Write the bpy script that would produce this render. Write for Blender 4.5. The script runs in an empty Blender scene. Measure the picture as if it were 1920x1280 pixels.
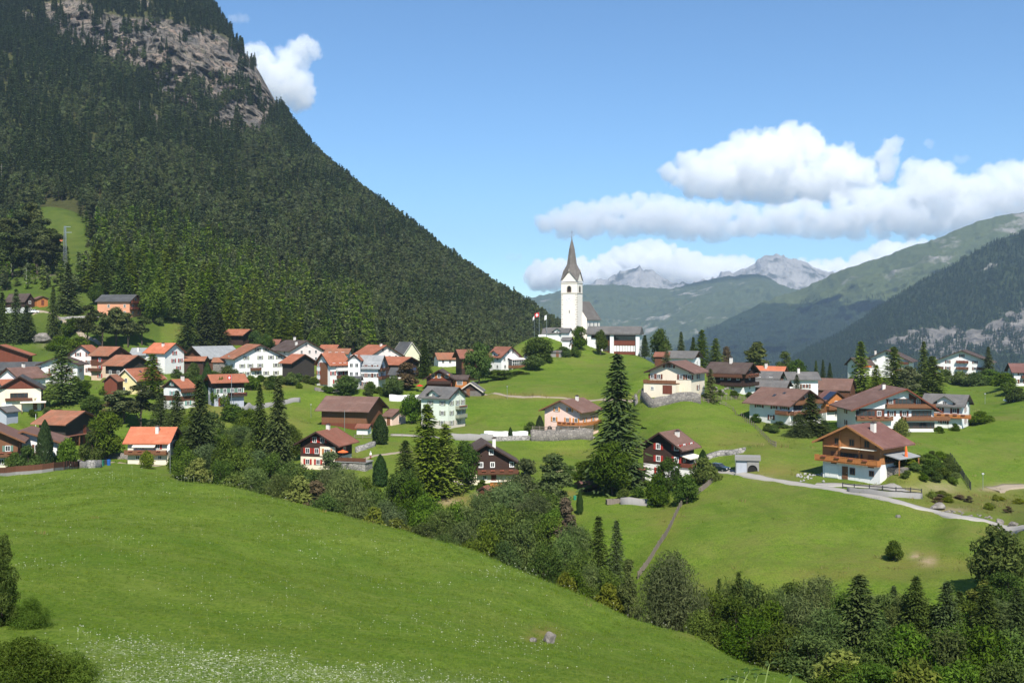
import bpy, math, random
import numpy as np
from mathutils import Vector, Matrix
from math import radians as R, sin, cos, atan, tan, pi
random.seed(7); RNG = np.random.default_rng(7)
SC = bpy.context.scene; COL = SC.collection
F = 2000.0; HZ = 600.0                      # focal length in photo pixels, eye-level row

def P(px, py, d): return Vector(((px-960)/F*d, d, (HZ-py)/F*d))

# ------------------------------------------------------------ naming / tagging
def tag(o, label=None, cat=None, group=None, kind=None):
    if label: o['label'] = label
    if cat: o['category'] = cat
    if group: o['group'] = group
    if kind: o['kind'] = kind
    return o
def empty(name, loc, rz=0.0):
    o = bpy.data.objects.new(name, None); COL.objects.link(o)
    o.empty_display_size = .3; o.location = loc; o.rotation_euler = (0, 0, rz); return o
def link(name, me, parent=None, loc=(0,0,0), rz=0.0):
    o = bpy.data.objects.new(name, me); COL.objects.link(o)
    o.location = loc; o.rotation_euler = (0, 0, rz)
    if parent is not None: o.parent = parent
    return o

# ------------------------------------------------------------ mesh builder
class MB:
    def __init__(s): s.v=[]; s.f=[]; s.m=[]; s.mi=0
    def add(s, vs, fs):
        n=len(s.v); s.v+= [tuple(v) for v in vs]
        for f in fs: s.f.append([n+i for i in f]); s.m.append(s.mi)
        return s
    def box(s, x0,x1,y0,y1,z0,z1, caps=True):
        vs=[(x0,y0,z0),(x1,y0,z0),(x1,y1,z0),(x0,y1,z0),(x0,y0,z1),(x1,y0,z1),(x1,y1,z1),(x0,y1,z1)]
        fs=[(0,1,5,4),(1,2,6,5),(2,3,7,6),(3,0,4,7)]
        if caps: fs+=[(3,2,1,0),(4,5,6,7)]
        return s.add(vs,fs)
    def prism(s, poly, y0, y1):             # poly in (x,z), counter-clockwise seen from -y
        n=len(poly)
        vs=[(x,y0,z) for x,z in poly]+[(x,y1,z) for x,z in poly]
        fs=[tuple(range(n)), tuple(range(2*n-1,n-1,-1))]
        for i in range(n):
            j=(i+1)%n; fs.append((j,i,i+n,j+n))
        return s.add(vs,fs)
    def tube(s, a, b, r0, r1, n=6, cap=True):
        a=Vector(a); b=Vector(b); d=(b-a).normalized()
        u=d.orthogonal().normalized(); w=d.cross(u)
        vs=[]
        for c,r in ((a,r0),(b,r1)):
            for k in range(n):
                t=2*pi*k/n; vs.append(c+u*(r*cos(t))+w*(r*sin(t)))
        fs=[(k,(k+1)%n,n+(k+1)%n,n+k) for k in range(n)]
        if cap: fs+=[tuple(range(n-1,-1,-1)), tuple(range(n,2*n))]
        return s.add(vs,fs)
    def mesh(s, name, *mats, smooth=False):
        me=bpy.data.meshes.new(name); me.from_pydata(s.v,[],s.f)
        for m in mats: me.materials.append(m)
        if len(mats)>1: me.polygons.foreach_set('material_index', s.m)
        if smooth: me.polygons.foreach_set('use_smooth',[True]*len(me.polygons))
        me.update(); return me
    def build(s, name, mats, parent=None, loc=(0,0,0), rz=0.0, smooth=False):
        if not isinstance(mats,(list,tuple)): mats=[mats]
        return link(name, s.mesh(name,*mats,smooth=smooth), parent, loc, rz)

def np_mesh(name, V, quads, mats, tint=None, smooth=False, mi=None):
    me=bpy.data.meshes.new(name); V=np.asarray(V,np.float32); Q=np.asarray(quads,np.int32)
    k=Q.shape[1]; n=len(Q)
    me.vertices.add(len(V)); me.vertices.foreach_set('co',V.ravel())
    me.loops.add(n*k); me.loops.foreach_set('vertex_index',Q.ravel())
    me.polygons.add(n); me.polygons.foreach_set('loop_start',np.arange(0,n*k,k,dtype=np.int32))
    for m in mats: me.materials.append(m)
    if mi is not None: me.polygons.foreach_set('material_index',np.asarray(mi,np.int32))
    if smooth: me.polygons.foreach_set('use_smooth',np.ones(n,bool))
    me.update(calc_edges=True)
    if tint is not None:
        a=me.attributes.new('tint','FLOAT','FACE'); a.data.foreach_set('value',np.asarray(tint,np.float32))
    return me

# ------------------------------------------------------------ numpy noise
def _h(i,j,k,s):
    n=(i*374761393+j*668265263+k*2147483647+s*974634777)&0xffffffff
    n=((n^(n>>13))*1274126177)&0xffffffff
    return ((n^(n>>16))&0xffff)/65535.0
def vnoise(p, s=0):
    p=np.asarray(p,float); i=np.floor(p).astype(np.int64); f=p-i; f=f*f*(3-2*f)
    r=0
    for a in (0,1):
        for b in (0,1):
            for c in (0,1):
                w=(f[:,0] if a else 1-f[:,0])*(f[:,1] if b else 1-f[:,1])*(f[:,2] if c else 1-f[:,2])
                r=r+w*_h(i[:,0]+a,i[:,1]+b,i[:,2]+c,s)
    return r
def fbm(p, o=4, s=0, ridged=False):
    r=0; a=.5; q=np.asarray(p,float)
    for k in range(o):
        n=vnoise(q,s+k)
        if ridged: n=1-np.abs(2*n-1)
        r=r+a*n; a*=.5; q=q*2.03+17.1
    return r
def sstep(x,a,b):
    t=np.clip((x-a)/(b-a),0,1); return t*t*(3-2*t)

# ------------------------------------------------------------ materials
class NT:
    def __init__(s, tree): s.t=tree; s.n=tree.nodes; s.l=tree.links
    def __call__(s, typ, ins=None, **kw):
        nd=s.n.new(typ)
        for k,v in kw.items(): setattr(nd,k,v)
        for k,v in (ins or {}).items():
            sk=nd.inputs[k]
            if isinstance(v, bpy.types.NodeSocket): s.l.new(v,sk)
            else: sk.default_value=v
        return nd
def rgb(c): return (c[0],c[1],c[2],1.0)
def newmat(name):
    m=bpy.data.materials.new(name); m.use_nodes=True; t=m.node_tree
    t.nodes.clear(); return m, NT(t)
def ramp(T, fac, stops):
    nd=T('ShaderNodeValToRGB',{'Fac':fac}); e=nd.color_ramp.elements
    while len(e)<len(stops): e.new(.5)
    for el,(p,c) in zip(e,stops): el.position=p; el.color=rgb(c) if len(c)==3 else c
    return nd.outputs['Color']
def mixc(T, fac, a, b, blend='MIX'):
    nd=T('ShaderNodeMix', data_type='RGBA', blend_type=blend)
    for k,v in ((0,fac),(6,a),(7,b)):
        sk=nd.inputs[k]
        if isinstance(v,bpy.types.NodeSocket): T.l.new(v,sk)
        else: sk.default_value = v if k==0 else rgb(v)
    return nd.outputs[2]
def mth(T, op, a, b=None, c=None, clamp=False):
    nd=T('ShaderNodeMath', operation=op); nd.use_clamp=clamp
    for k,v in enumerate((a,b,c)):
        if v is None: continue
        if isinstance(v,bpy.types.NodeSocket): T.l.new(v,nd.inputs[k])
        else: nd.inputs[k].default_value=v
    return nd.outputs[0]
def noise(T, vec, scale, detail=3, rough=.55, dist=0):
    return T('ShaderNodeTexNoise',{'Vector':vec,'Scale':scale,'Detail':detail,'Roughness':rough,'Distortion':dist}).outputs['Fac']
def coords(T, stretch=(1,1,1), which='Object'):
    tc=T('ShaderNodeTexCoord').outputs[which]
    if tuple(stretch)==(1,1,1): return tc
    return T('ShaderNodeMapping',{'Vector':tc,'Scale':stretch}).outputs[0]
def finish(T, m, col, rough=.85, spec=.2, bump=None, bstr=.3, bdist=.05, metal=0.0):
    b=T('ShaderNodeBsdfPrincipled',{'Roughness':rough,'Specular IOR Level':spec,'Metallic':metal})
    if isinstance(col,bpy.types.NodeSocket): T.l.new(col,b.inputs['Base Color'])
    else: b.inputs['Base Color'].default_value=rgb(col)
    if bump is not None:
        bp=T('ShaderNodeBump',{'Strength':bstr,'Distance':bdist,'Height':bump}); T.l.new(bp.outputs[0],b.inputs['Normal'])
    o=T('ShaderNodeOutputMaterial'); T.l.new(b.outputs[0],o.inputs[0]); return m
def rnd(T): return T('ShaderNodeObjectInfo').outputs['Random']

def m_plain(name, c, rough=.6, metal=0.0, spec=.4, var=.12):
    m,T=newmat(name); v=coords(T); n=noise(T,v,3.0,4)
    col=mixc(T,n,[x*(1-var) for x in c],[min(1,x*(1+var)) for x in c])
    return finish(T,m,col,rough,spec,metal=metal)
def m_plaster(name, c):
    m,T=newmat(name); v=coords(T)
    n1=noise(T,v,.55,4); n2=noise(T,coords(T,(2.2,2.2,.35)),1.0,5,.65)
    col=mixc(T,n1,[x*.90 for x in c],[min(1,x*1.05) for x in c])
    st=mth(T,'MULTIPLY',mth(T,'SUBTRACT',n2,.52,clamp=True),1.6,clamp=True)
    col=mixc(T,st,col,[c[0]*.62,c[1]*.6,c[2]*.57])
    return finish(T,m,col,.95,.1,noise(T,v,14,3),.25,.02)
def m_wood(name, c, dark=.5, vert=True, plank=.18):
    m,T=newmat(name)
    v=coords(T,(1,1,1))
    s=(5,5,.35) if vert else (.35,.35,6)
    n=noise(T,coords(T,s),1.0,5,.6); n2=noise(T,v,.5,3)
    col=mixc(T,n,[x*dark for x in c],[min(1,x*1.35) for x in c])
    col=mixc(T,mth(T,'MULTIPLY',n2,.55),col,[c[0]*.55+.03,c[1]*.55+.03,c[2]*.55+.03])
    sep=T('ShaderNodeSeparateXYZ',{'Vector':v})
    if vert:
        w=mth(T,'ADD',sep.outputs[0],sep.outputs[1])
    else: w=sep.outputs[2]
    fr=mth(T,'FRACT',mth(T,'DIVIDE',w,plank)); gap=mth(T,'LESS_THAN',fr,.12)
    col=mixc(T,mth(T,'MULTIPLY',gap,.55),col,[x*.25 for x in c])
    return finish(T,m,col,.8,.2,mth(T,'SUBTRACT',n,gap),.4,.02)
def m_roof(name, c, c2, row=.34, moss=0.25, mosscol=(.12,.11,.08)):
    m,T=newmat(name); v=coords(T); sep=T('ShaderNodeSeparateXYZ',{'Vector':v})
    fx=mth(T,'FRACT',mth(T,'DIVIDE',sep.outputs[0],row)); fy=mth(T,'FRACT',mth(T,'DIVIDE',sep.outputs[1],.27))
    ix=mth(T,'FLOOR',mth(T,'DIVIDE',sep.outputs[0],row)); iy=mth(T,'FLOOR',mth(T,'DIVIDE',sep.outputs[1],.27))
    cv=T('ShaderNodeCombineXYZ',{'X':ix,'Y':iy}).outputs[0]
    wn=T('ShaderNodeTexWhiteNoise',{'Vector':cv}).outputs['Value']
    col=mixc(T,wn,c,c2)
    n=noise(T,coords(T,(.25,1.4,.25)),1.0,5,.65); n1=noise(T,v,.45,4)
    mo=mth(T,'MULTIPLY',mth(T,'MULTIPLY',mth(T,'SUBTRACT',mth(T,'ADD',n,n1),.78,clamp=True),3.0,clamp=True),moss)
    col=mixc(T,mo,col,mosscol)
    col=mixc(T,ramp(T,noise(T,coords(T,(.12,.5,.12)),1.0,4,.6),[(.35,(.45,.45,.45)),(.65,(0,0,0))]),col,[x*.55 for x in c]); col=mixc(T,ramp(T,noise(T,coords(T,(.5,.2,.5)),1.0,5,.6),[(.5,(0,0,0)),(.75,(.45,.45,.45))]),col,[min(1,x*1.25+.05) for x in c])
    gap=mth(T,'LESS_THAN',fx,.15); col=mixc(T,mth(T,'MULTIPLY',gap,.35),col,[x*.35 for x in c])
    h=mth(T,'ADD',fx,mth(T,'MULTIPLY',mth(T,'PINGPONG',fy,.5),.8))
    return finish(T,m,col,.85,.2,h,.35,.04)
def m_stone(name, c, c2, scale=1.6, grout=(.10,.095,.09)):
    m,T=newmat(name); v=coords(T,(1,1,1.5))
    vo=T('ShaderNodeTexVoronoi',{'Vector':v,'Scale':scale}); 
    ve=T('ShaderNodeTexVoronoi',{'Vector':v,'Scale':scale},feature='DISTANCE_TO_EDGE').outputs['Distance']
    g=T('ShaderNodeSeparateColor',{'Color':vo.outputs['Color']}).outputs[0]
    col=mixc(T,g,c,c2); n=noise(T,v,6,4); col=mixc(T,mth(T,'MULTIPLY',n,.5),col,[x*.6 for x in c])
    e=mth(T,'LESS_THAN',ve,.05); col=mixc(T,e,col,grout)
    return finish(T,m,col,.95,.1,mth(T,'MINIMUM',ve,.15),.8,.25)
def m_rock(name, c, c2, scale=.4):
    m,T=newmat(name); v=coords(T)
    n=noise(T,v,scale,8,.65); n2=noise(T,coords(T,(1,1,.3)),scale*3,6,.6)
    col=ramp(T,n,[(.3,[x*.45 for x in c]),(.5,c),(.68,c2)])
    col=mixc(T,mth(T,'MULTIPLY',n2,.6),col,[x*.5 for x in c])
    return finish(T,m,col,.95,.1,n2,.9,.4)
def m_leaf(name, c, c2, trans=.3, ovar=.35):
    m,T=newmat(name)
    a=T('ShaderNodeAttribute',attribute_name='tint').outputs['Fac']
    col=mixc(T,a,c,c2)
    r=rnd(T)
    hs=T('ShaderNodeHueSaturation',{'Hue':mth(T,'MULTIPLY_ADD',r,.035,.482),'Saturation':mth(T,'MULTIPLY_ADD',mth(T,'FRACT',mth(T,'MULTIPLY',r,7.3)),.25,.87),
        'Value':mth(T,'MULTIPLY_ADD',mth(T,'FRACT',mth(T,'MULTIPLY',r,13.7)),ovar*2,1-ovar),'Color':col})
    c0=hs.outputs[0]
    d=T('ShaderNodeBsdfDiffuse',{'Color':c0}); tr=T('ShaderNodeBsdfTranslucent',{'Color':c0})
    mx=T('ShaderNodeMixShader',{0:trans,1:d.outputs[0],2:tr.outputs[0]})
    o=T('ShaderNodeOutputMaterial'); T.l.new(mx.outputs[0],o.inputs[0]); return m
def m_glass():
    m,T=newmat('window_glass'); n=noise(T,coords(T),.8,2)
    col=mixc(T,n,(.012,.016,.02),(.05,.055,.06))
    return finish(T,m,col,.08,.6)

M={}
M['white']=m_plaster('white_plaster',(.74,.73,.70))
M['cream']=m_plaster('cream_plaster',(.72,.64,.50))
M['yellow']=m_plaster('yellow_plaster',(.74,.63,.33))
M['pale']=m_plaster('pale_yellow_plaster',(.74,.72,.52))
M['mint']=m_plaster('pale_green_plaster',(.66,.71,.60))
M['pink']=m_plaster('pink_plaster',(.80,.58,.48))
M['pinkw']=m_plaster('pinkish_white_plaster',(.76,.64,.60))
M['tan']=m_plaster('tan_plaster',(.60,.46,.34))
M['salmon']=m_plaster('salmon_plaster',(.62,.30,.18))
M['grey']=m_plaster('grey_plaster',(.38,.40,.44))
M['churchw']=m_plaster('church_plaster',(.77,.71,.63))
M['concrete']=m_plaster('concrete',(.25,.24,.225))
M['quoin']=m_plaster('quoin_stone',(.52,.46,.38))
M['wdark']=m_wood('dark_timber',(.050,.024,.016),.45,False,.22)
M['wblack']=m_wood('weathered_dark_timber',(.045,.036,.030),.4,False,.25)
M['wbrown']=m_wood('brown_timber',(.13,.050,.024),.5,True,.2)
M['wred']=m_wood('red_brown_timber',(.17,.045,.022),.5,True,.2)
M['wmid']=m_wood('mid_brown_timber',(.20,.085,.038),.55,True,.2)
M['wlog']=m_wood('honey_log_timber',(.40,.172,.062),.64,False,.24)
M['worange']=m_wood('orange_timber',(.46,.17,.045),.65,True,.16)
M['wgrey']=m_wood('grey_timber',(.17,.15,.135),.55,True,.2)
M['rorange']=m_roof('orange_tile',(.37,.135,.072),(.29,.10,.055),moss=.35,mosscol=(.24,.10,.06))
M['rbright']=m_roof('bright_orange_tile',(.50,.165,.085),(.45,.14,.07),moss=.12,mosscol=(.4,.13,.06))
M['rold']=m_roof('old_orange_tile',(.36,.14,.075),(.28,.10,.055),moss=.6,mosscol=(.16,.11,.07))
M['rbrown']=m_roof('brown_tile',(.19,.105,.08),(.145,.078,.06),moss=.4,mosscol=(.12,.085,.07))
M['rrust']=m_roof('rust_tile',(.25,.095,.06),(.20,.075,.048),moss=.2)
M['rred']=m_roof('red_brown_tile',(.17,.080,.066),(.14,.064,.054),moss=.1)
M['rdark']=m_roof('dark_brown_tile',(.085,.055,.048),(.06,.04,.036),moss=.3)
M['rgrey']=m_roof('grey_slate',(.135,.13,.125),(.10,.098,.096),moss=.4,mosscol=(.17,.15,.13))
M['rmetal']=m_roof('pale_grey_metal',(.30,.31,.31),(.26,.27,.27),row=.6,moss=.3,mosscol=(.2,.2,.19))
M['rslate']=m_roof('dark_slate',(.075,.078,.082),(.06,.062,.066),moss=.2)
M['rshingle']=m_roof('grey_shingle',(.165,.150,.135),(.125,.115,.103),row=.3,moss=.5,mosscol=(.12,.10,.09))
M['frame']=m_plain('white_window_frame',(.75,.74,.71),.5)
M['stonetrim']=m_plain('stone_surround',(.55,.5,.43),.9)
M['glass']=m_glass()
M['sh_red']=m_plain('red_shutter_paint',(.36,.035,.025),.6)
M['sh_brown']=m_plain('brown_shutter_paint',(.14,.045,.025),.7)
M['sh_orange']=m_plain('orange_shutter_paint',(.60,.25,.05),.6)
M['sh_green']=m_plain('green_shutter_paint',(.12,.20,.15),.7)
M['sh_teal']=m_plain('teal_shutter_paint',(.14,.32,.28),.7)
M['sh_grey']=m_plain('grey_green_shutter_paint',(.25,.26,.19),.7)
M['dark']=m_plain('dark_opening',(.012,.011,.010),.9)
M['metal']=m_plain('galvanised_metal',(.45,.46,.46),.4,.8)
M['iron']=m_plain('dark_iron',(.04,.04,.045),.6,.3)
M['chim']=m_plaster('chimney_plaster',(.66,.62,.56))
M['stone']=m_stone('rubble_stone',(.27,.245,.215),(.15,.135,.12),1.3)
M['stonepale']=m_stone('pale_rubble_stone',(.36,.34,.31),(.21,.20,.185),1.1)
M['rock']=m_rock('boulder_rock',(.24,.215,.19),(.42,.39,.35),.9)
M['bark']=m_wood('bark',(.085,.062,.045),.5,True,.3)
M['barkpale']=m_wood('pale_bark',(.36,.34,.31),.6,True,.4)
M['awn']=m_plain('awning_cloth',(.72,.66,.55),.9)
M['orange_cloth']=m_plain('orange_cloth',(.70,.13,.03),.8)
M['redflag']=m_plain('red_flag_cloth',(.55,.02,.02),.9)
M['whitecloth']=m_plain('white_cloth',(.78,.78,.76),.9)
M['bluepl']=m_plain('blue_plastic',(.02,.10,.35),.5)
M['greenpl']=m_plain('green_plastic',(.03,.22,.12),.5)
M['solar']=m_plain('solar_panel',(.02,.03,.06),.15)
M['tyre']=m_plain('tyre_rubber',(.02,.02,.02),.9)
M['carsilver']=m_plain('silver_car_paint',(.42,.45,.50),.25,.3,.6,.03)
M['cardark']=m_plain('dark_green_car_paint',(.015,.03,.03),.2,.2,.6,.03)
M['carwhite']=m_plain('white_car_paint',(.75,.75,.74),.25,0,.6,.03)
M['fencewood']=m_wood('grey_fence_wood',(.22,.18,.145),.6,True,.3)
# ------------------------------------------------------------ the houses of the village
# corner x, base y, distance, gable px, side px, turn of the gable (deg, + right), eave px, rise px
HS=[]
def H(name, label, cx, by, d, g, s, phi, ev, rise, roof, walls, **k):
    k.update(name=name,label=label,cx=cx,by=by,d=d,g=g,s=s,phi=phi,ev=ev,rise=rise,roof=roof,walls=walls); HS.append(k)
D,G='d','g'
# --- lower left
H('house','cream house with bright orange roof, white chimney and red shutters, near the meadow edge',315,870,240,22,72,71,43,25,'rbright',[(1,'cream')],
  sw=[[(.25,'n'),(.8,'n')],[.30,.74],[]],gw=[2,2,1],shut='sh_red',sb=[(2.35,-.04,1.0,'wmid')],ch=[(-.22,-.15,1.4)],awning=[('s',4.6,.16,.72)],gablemat='wblack',st=2.55)
H('barn','dark weathered timber barn with faded orange roof, posts below, left of a round tree',122,838,262,56,45,50,46,20,'rold',[(.33,'wblack'),(1,'wblack')],
  sw=[],gw=[[(.35,'d'),(.6,'d')],[(.62,'d')]],ov=1.5,posts=1)
H('house','white house with brown wooden gable edge and balcony, behind the brown meadow fence',107,874,228,114,8,-8,47,21,'rbrown',[(1,'white')],L=9,
  gw=[[.72,.9],[.7,.82],[]],gb=[(2.4,.35,.82,'wmid')],shut='sh_brown',ov=1.3,barge='wmid')
H('chalet','brown timber chalet with white window and green shutters, cut by the left picture edge',33,878,219,92,8,-6,56,24,'rbrown',[(.42,'cream'),(1,'wmid')],L=9,
  gw=[[.7],[.82],[]],gb=[(2.7,.3,1.0,'wmid')],shut='sh_green',ov=1.6,barge='wmid')
H('hut','small grey stone hut with a grey roof at the left edge below the garage house',12,792,266,20,20,-45,20,9,'rgrey',[(1,'grey')],gw=[],sw=[])
H('house','cream house with brown wooden gable, long window band and a garage under a canopy',77,768,300,72,8,-3,41,22,'rslate',[(1,'cream')],L=10,
  gw=[[(.2,'g'),(.86,'d')],[(.48,'b')],[]],gablemat='wred',ov=1.0,canopy=1)
H('house','cream house with an orange roof at the left edge, half behind the garage house',10,770,318,16,38,-70,42,16,'rorange',[(1,'pinkw')],gw=[1,1],sw=[])
H('house','white gabled house with a broad brown tile roof, above the garage house',36,731,322,36,46,-50,23,18,'rbrown',[(1,'white')],gw=[[.5],[]],sw=[2],ch=[(.0,.05,1.0)])
H('barn','long low barn with a dark grey slate roof behind the broad brown roof',82,714,347,6,88,80,22,13,'rslate',[(1,'grey')],W=9,sw=[0],gw=[])
H('barn','dark red timber building with orange roof edge at the upper left of the village',52,690,380,95,6,-8,25,18,'rorange',[(1,'wred')],L=11,gw=[[(.35,'b'),(.9,'n')],[]],ov=1.3)
H('house','white house with dark low gable roof and a side balcony, behind a larch',145,719,345,63,12,-20,37,13,'rdark',[(1,'white')],gw=[[.75],[.3,.78],[]],sw=[0,1],gb=[(2.6,-.02,.3,'wbrown')],ov=1.3,shut='sh_brown')
H('house','pink plastered house with orange roof and dark red shutters in the upper row',175,702,366,41,16,-25,38,16,'rorange',[(1,'pinkw')],gw=[[.8],[.4,.8],[.35,.8],[]],shut='sh_brown')
H('house','tall tan and brown timber house with orange roof, leaning against the pink house',204,713,358,35,31,45,48,14,'rold',[(.55,'tan'),(1,'wbrown')],
  gw=[1,1,2],sw=[1,1,1],sb=[(3.2,-.05,.6,'wbrown')],shut='sh_red',gb=[(5.6,.2,1.0,'wred')])
H('barn','dark weathered barn with faded orange roof beside the tan house',231,707,345,45,31,45,24,16,'rold',[(.25,'tan'),(1,'wblack')],gw=[[.3]],sw=[2],ov=1.2)
H('house','yellow gabled house with an orange roof among the dark trees',256,739,325,37,50,-40,27,20,'rorange',[(1,'yellow')],gw=[[.4],[.5]],sw=[3],ov=.7,skylight=1,barge='stonetrim')
H('shed','small dark red gabled timber shed against the yellow house',219,739,317,22,10,-20,25,10,'rold',[(1,'wred')],gw=[],sw=[],L=5)
H('house','white house with bright orange roof and small red shutters beside a low grey roof',309,699,375,35,34,45,39,16,'rbright',[(1,'white')],gw=[[.7],[.45,.8],[.5]],sw=[1,1],shut='sh_red',ch=[(-.2,-.1,1.0)])
H('house','low house with pale grey roof and two white chimneys behind the white orange-roofed house',289,682,388,6,40,78,18,11,'rmetal',[(1,'white')],W=8,gw=[],sw=[2],ch=[(-.3,-.3,2.0),(-.3,.25,1.4)])
H('chalet','small chalet with orange roof, teal shutters and white chimney behind the dark firs',339,766,298,31,26,-52,39,15,'rorange',[(.35,'white'),(.6,'wbrown'),(1,'white')],
  sw=[[.5],[.3,.75],[(.5,'b')]],gw=[1,1,1],shut='sh_teal',gablemat='wblack',sb=[(4.6,0,1,'wbrown')],ch=[(.1,.1,1.2)])
H('chalet','white and dark timber chalet with orange roof standing on a grey garage base',402,761,296,7,54,-78,46,12,'rorange',[(.40,'grey'),(.70,'white'),(1,'wdark')],W=8,
  sw=[[(.2,'d'),.4],[.12,.35,.6,.85],[]],gw=[0,1,0],shut='sh_green',sb=[(2.7,.45,1.08,'wdark')],ov=1.2)
H('barn','old timber barn with wide pale grey metal roof left of the big white farmhouse',384,694,396,38,66,-60,24,20,'rmetal',[(1,'wbrown')],gw=[],sw=[],ov=1.2)
H('shed','open lean-to shed with a faded orange roof below the grey-roofed barn',381,701,384,8,34,75,26,6,'rold',[(1,'wdark')],W=5,gw=[],sw=[])
H('farmhouse','big white farmhouse with broad brown gable roof and many small windows',441,709,364,92,20,20,38,24,'rold',[(1,'white')],L=12,
  gw=[[.12,.25,.45,.62,.82],[.14,.3,.5,.82,.93],[.22,.5,.72,.88],[.45,.62]],sw=[1,2,1],shut='sh_grey',ov=1.1,gb=[(2.6,.3,.5,'wbrown')],stairs=1)
H('shed','stone walled shed with orange-brown roof on the left flank of the white farmhouse',424,697,372,6,24,78,19,7,'rold',[(1,'stone')],W=5,gw=[],sw=[])
H('barn','dark timber barn with an orange roof above the village at the forest edge',455,647,441,20,32,50,21,8,'rorange',[(1,'wdark')],gw=[],sw=[],ov=1.4)
H('hut','small brown roofed hut at the forest edge above the pink farmhouse',521,656,431,10,28,62,11,8,'rrust',[(1,'wdark')],gw=[],sw=[])
H('farmhouse','pink farmhouse with wide dark brown roof and two white chimneys',544,681,405,60,36,35,24,18,'rdark',[(1,'pinkw')],gw=[3,[.35,.6,.8],[.5]],sw=[2,2],ch=[(-.25,-.4,1.3),(.0,.1,1.2)])
H('barn','dark log barn with an orange roof between white farmhouse and red-shuttered house',548,707,363,41,18,40,28,14,'rorange',[(1,'wblack')],gw=[],sw=[],ov=1.0)
H('house','distant house with an ochre tile roof left of a bright orange roof',628,664,432,6,26,78,10,7,'rorange',[(1,'pinkw')],W=8,gw=[],sw=[])
H('house','distant house with a dull brown-orange roof in front of the ochre one',651,670,424,5,40,78,8,8,'rold',[(1,'white')],W=8,gw=[],sw=[3])
H('house','white house with a tall brown wooden bay, orange roof and red shutters',619,724,346,25,34,-56,42,19,'rorange',[(1,'white')],gw=[[.15],[.15],[.15]],sw=[[.3,.8],[.15,.6,.85],[.2,.55,.8]],
  shut='sh_red',sb=[(2.6,.35,1.0,'wbrown'),(5.0,.3,1.0,'white')],bay=('wmid',.30,.82))
H('house','narrow white gabled house with red shutters between orange and metal roofs',675,725,342,22,8,-10,50,10,'rorange',[(1,'white')],L=8,gw=[2,2,2,2],sw=[1,1,1],shut='sh_red')
H('house','tall white house with pale grey metal roof and four rows of small windows',709,728,343,7,36,74,40,21,'rmetal',[(1,'white')],W=9,sw=[[.3],[.2,.55,.85],[.2,.55,.85],[.2,.6,.85]],gw=[0,1,1],shut='sh_brown',gb=[(3.0,0,1,'wbrown'),(5.6,0,1,'wbrown')])
H('shed','slate roofed porch shed in front of the tall white house',674,727,335,4,25,80,14,7,'rslate',[(1,'white')],W=4,gw=[],sw=[(0)])
H('farmhouse','pinkish farmhouse with the largest bright orange roof in the upper village row',693,691,402,62,32,30,23,20,'rorange',[(1,'pinkw')],gw=[4,[.2,.4,.6,.8],[.4,.6]],sw=[2,2],ch=[(-.05,-.3,.9)])
H('house','pale yellow gabled house with steep dark slate roof at the forest edge',755,693,421,32,20,40,27,24,'rslate',[(1,'pale')],gw=[],sw=[],ov=.5,barge='stonetrim')
H('barn','dark timber barn with orange roof and blue tarpaulins below the yellow gable',748,709,376,38,42,50,27,12,'rorange',[(1,'wdark')],gw=[],sw=[],ov=1.3,tarps=1)
H('shed','low shed with a dark grey slate roof below the dark timber barn',757,717,356,5,27,76,15,12,'rslate',[(1,'white')],W=7,gw=[],sw=[1])
H('house','low white house with a long orange-brown roof at the forest edge',822,685,406,3,44,-78,12,11,'rold',[(1,'white')],W=8,gw=[],sw=[3],ov=.6)
H('barn','tall dark timber barn with rusty roof behind the round maple',866,713,386,5,30,-76,44,13,'rrust',[(.5,'wdark'),(1,'wbrown')],W=9,gw=[],sw=[],ov=1.2)
H('house','white house with brown-red roof, dormer and glazed veranda below the church knoll',940,695,390,34,25,45,27,17,'rrust',[(1,'white')],
  gw=[3,4,2],sw=[2,2],shut=None,dormer=('s',.5,.45),veranda=1)
H('chalet','red-fronted timber chalet with dark deep-eaved roof above the pale villa',847,729,346,47,6,-6,21,14,'rdark',[(.25,'wdark'),(1,'wred')],L=8,gw=[0,[.25,.5,.8]],gb=[(1.8,.02,.98,'wdark')],ov=1.3,shut='worange')
H('hut','small orange timber hut with a brown roof beside the red-fronted chalet',875,726,347,4,26,78,15,7,'rdark',[(1,'worange')],W=5,gw=[],sw=[(.4,'b') and [(.5,'b')]])
H('shed','grey gabled shed with pale roof edge right of the red-fronted chalet',902,742,336,40,4,-6,10,14,'rgrey',[(1,'wgrey')],L=6,gw=[[(.4,'d')]],ov=.8,barge='stonetrim',gablemat='wdark')
# --- middle
H('villa','pale green villa with grey roof, small front gable and stacked balconies',840,803,298,33,51,55,58,18,'rgrey',[(.24,'stonetrim'),(1,'mint')],
  sw=[[.3,.78],[.35,.80],[.35,.80],[]],gw=[[.2,.6],[.2,.6,.9],[.2,.55,.85],[.5]],shut='sh_grey',gb=[(5.2,.42,.92,'sh_grey'),(2.7,.42,.92,'sh_grey')],gdorm=(.47,.36),st=2.75,porch=1)
H('barn','large brown timber barn with mottled brown roof, standing on the open slope',687,806,298,31,84,66,39,22,'rbrown',[(.30,'wred'),(1,'wmid')],gw=[],sw=[],ov=1.5,bdoor=1)
H('house','low pink annexe with brown hipped roof beside the large brown barn',735,797,306,26,16,55,17,12,'rbrown',[(1,'pink')],gw=[[.55]],sw=[[(.6,'d')]],ov=1.1)
H('hut','tiny white hut with a rusty roof in front of the large brown barn',689,812,281,6,20,70,10,6,'rrust',[(1,'white')],W=3,gw=[],sw=[],ov=.5)
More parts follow.
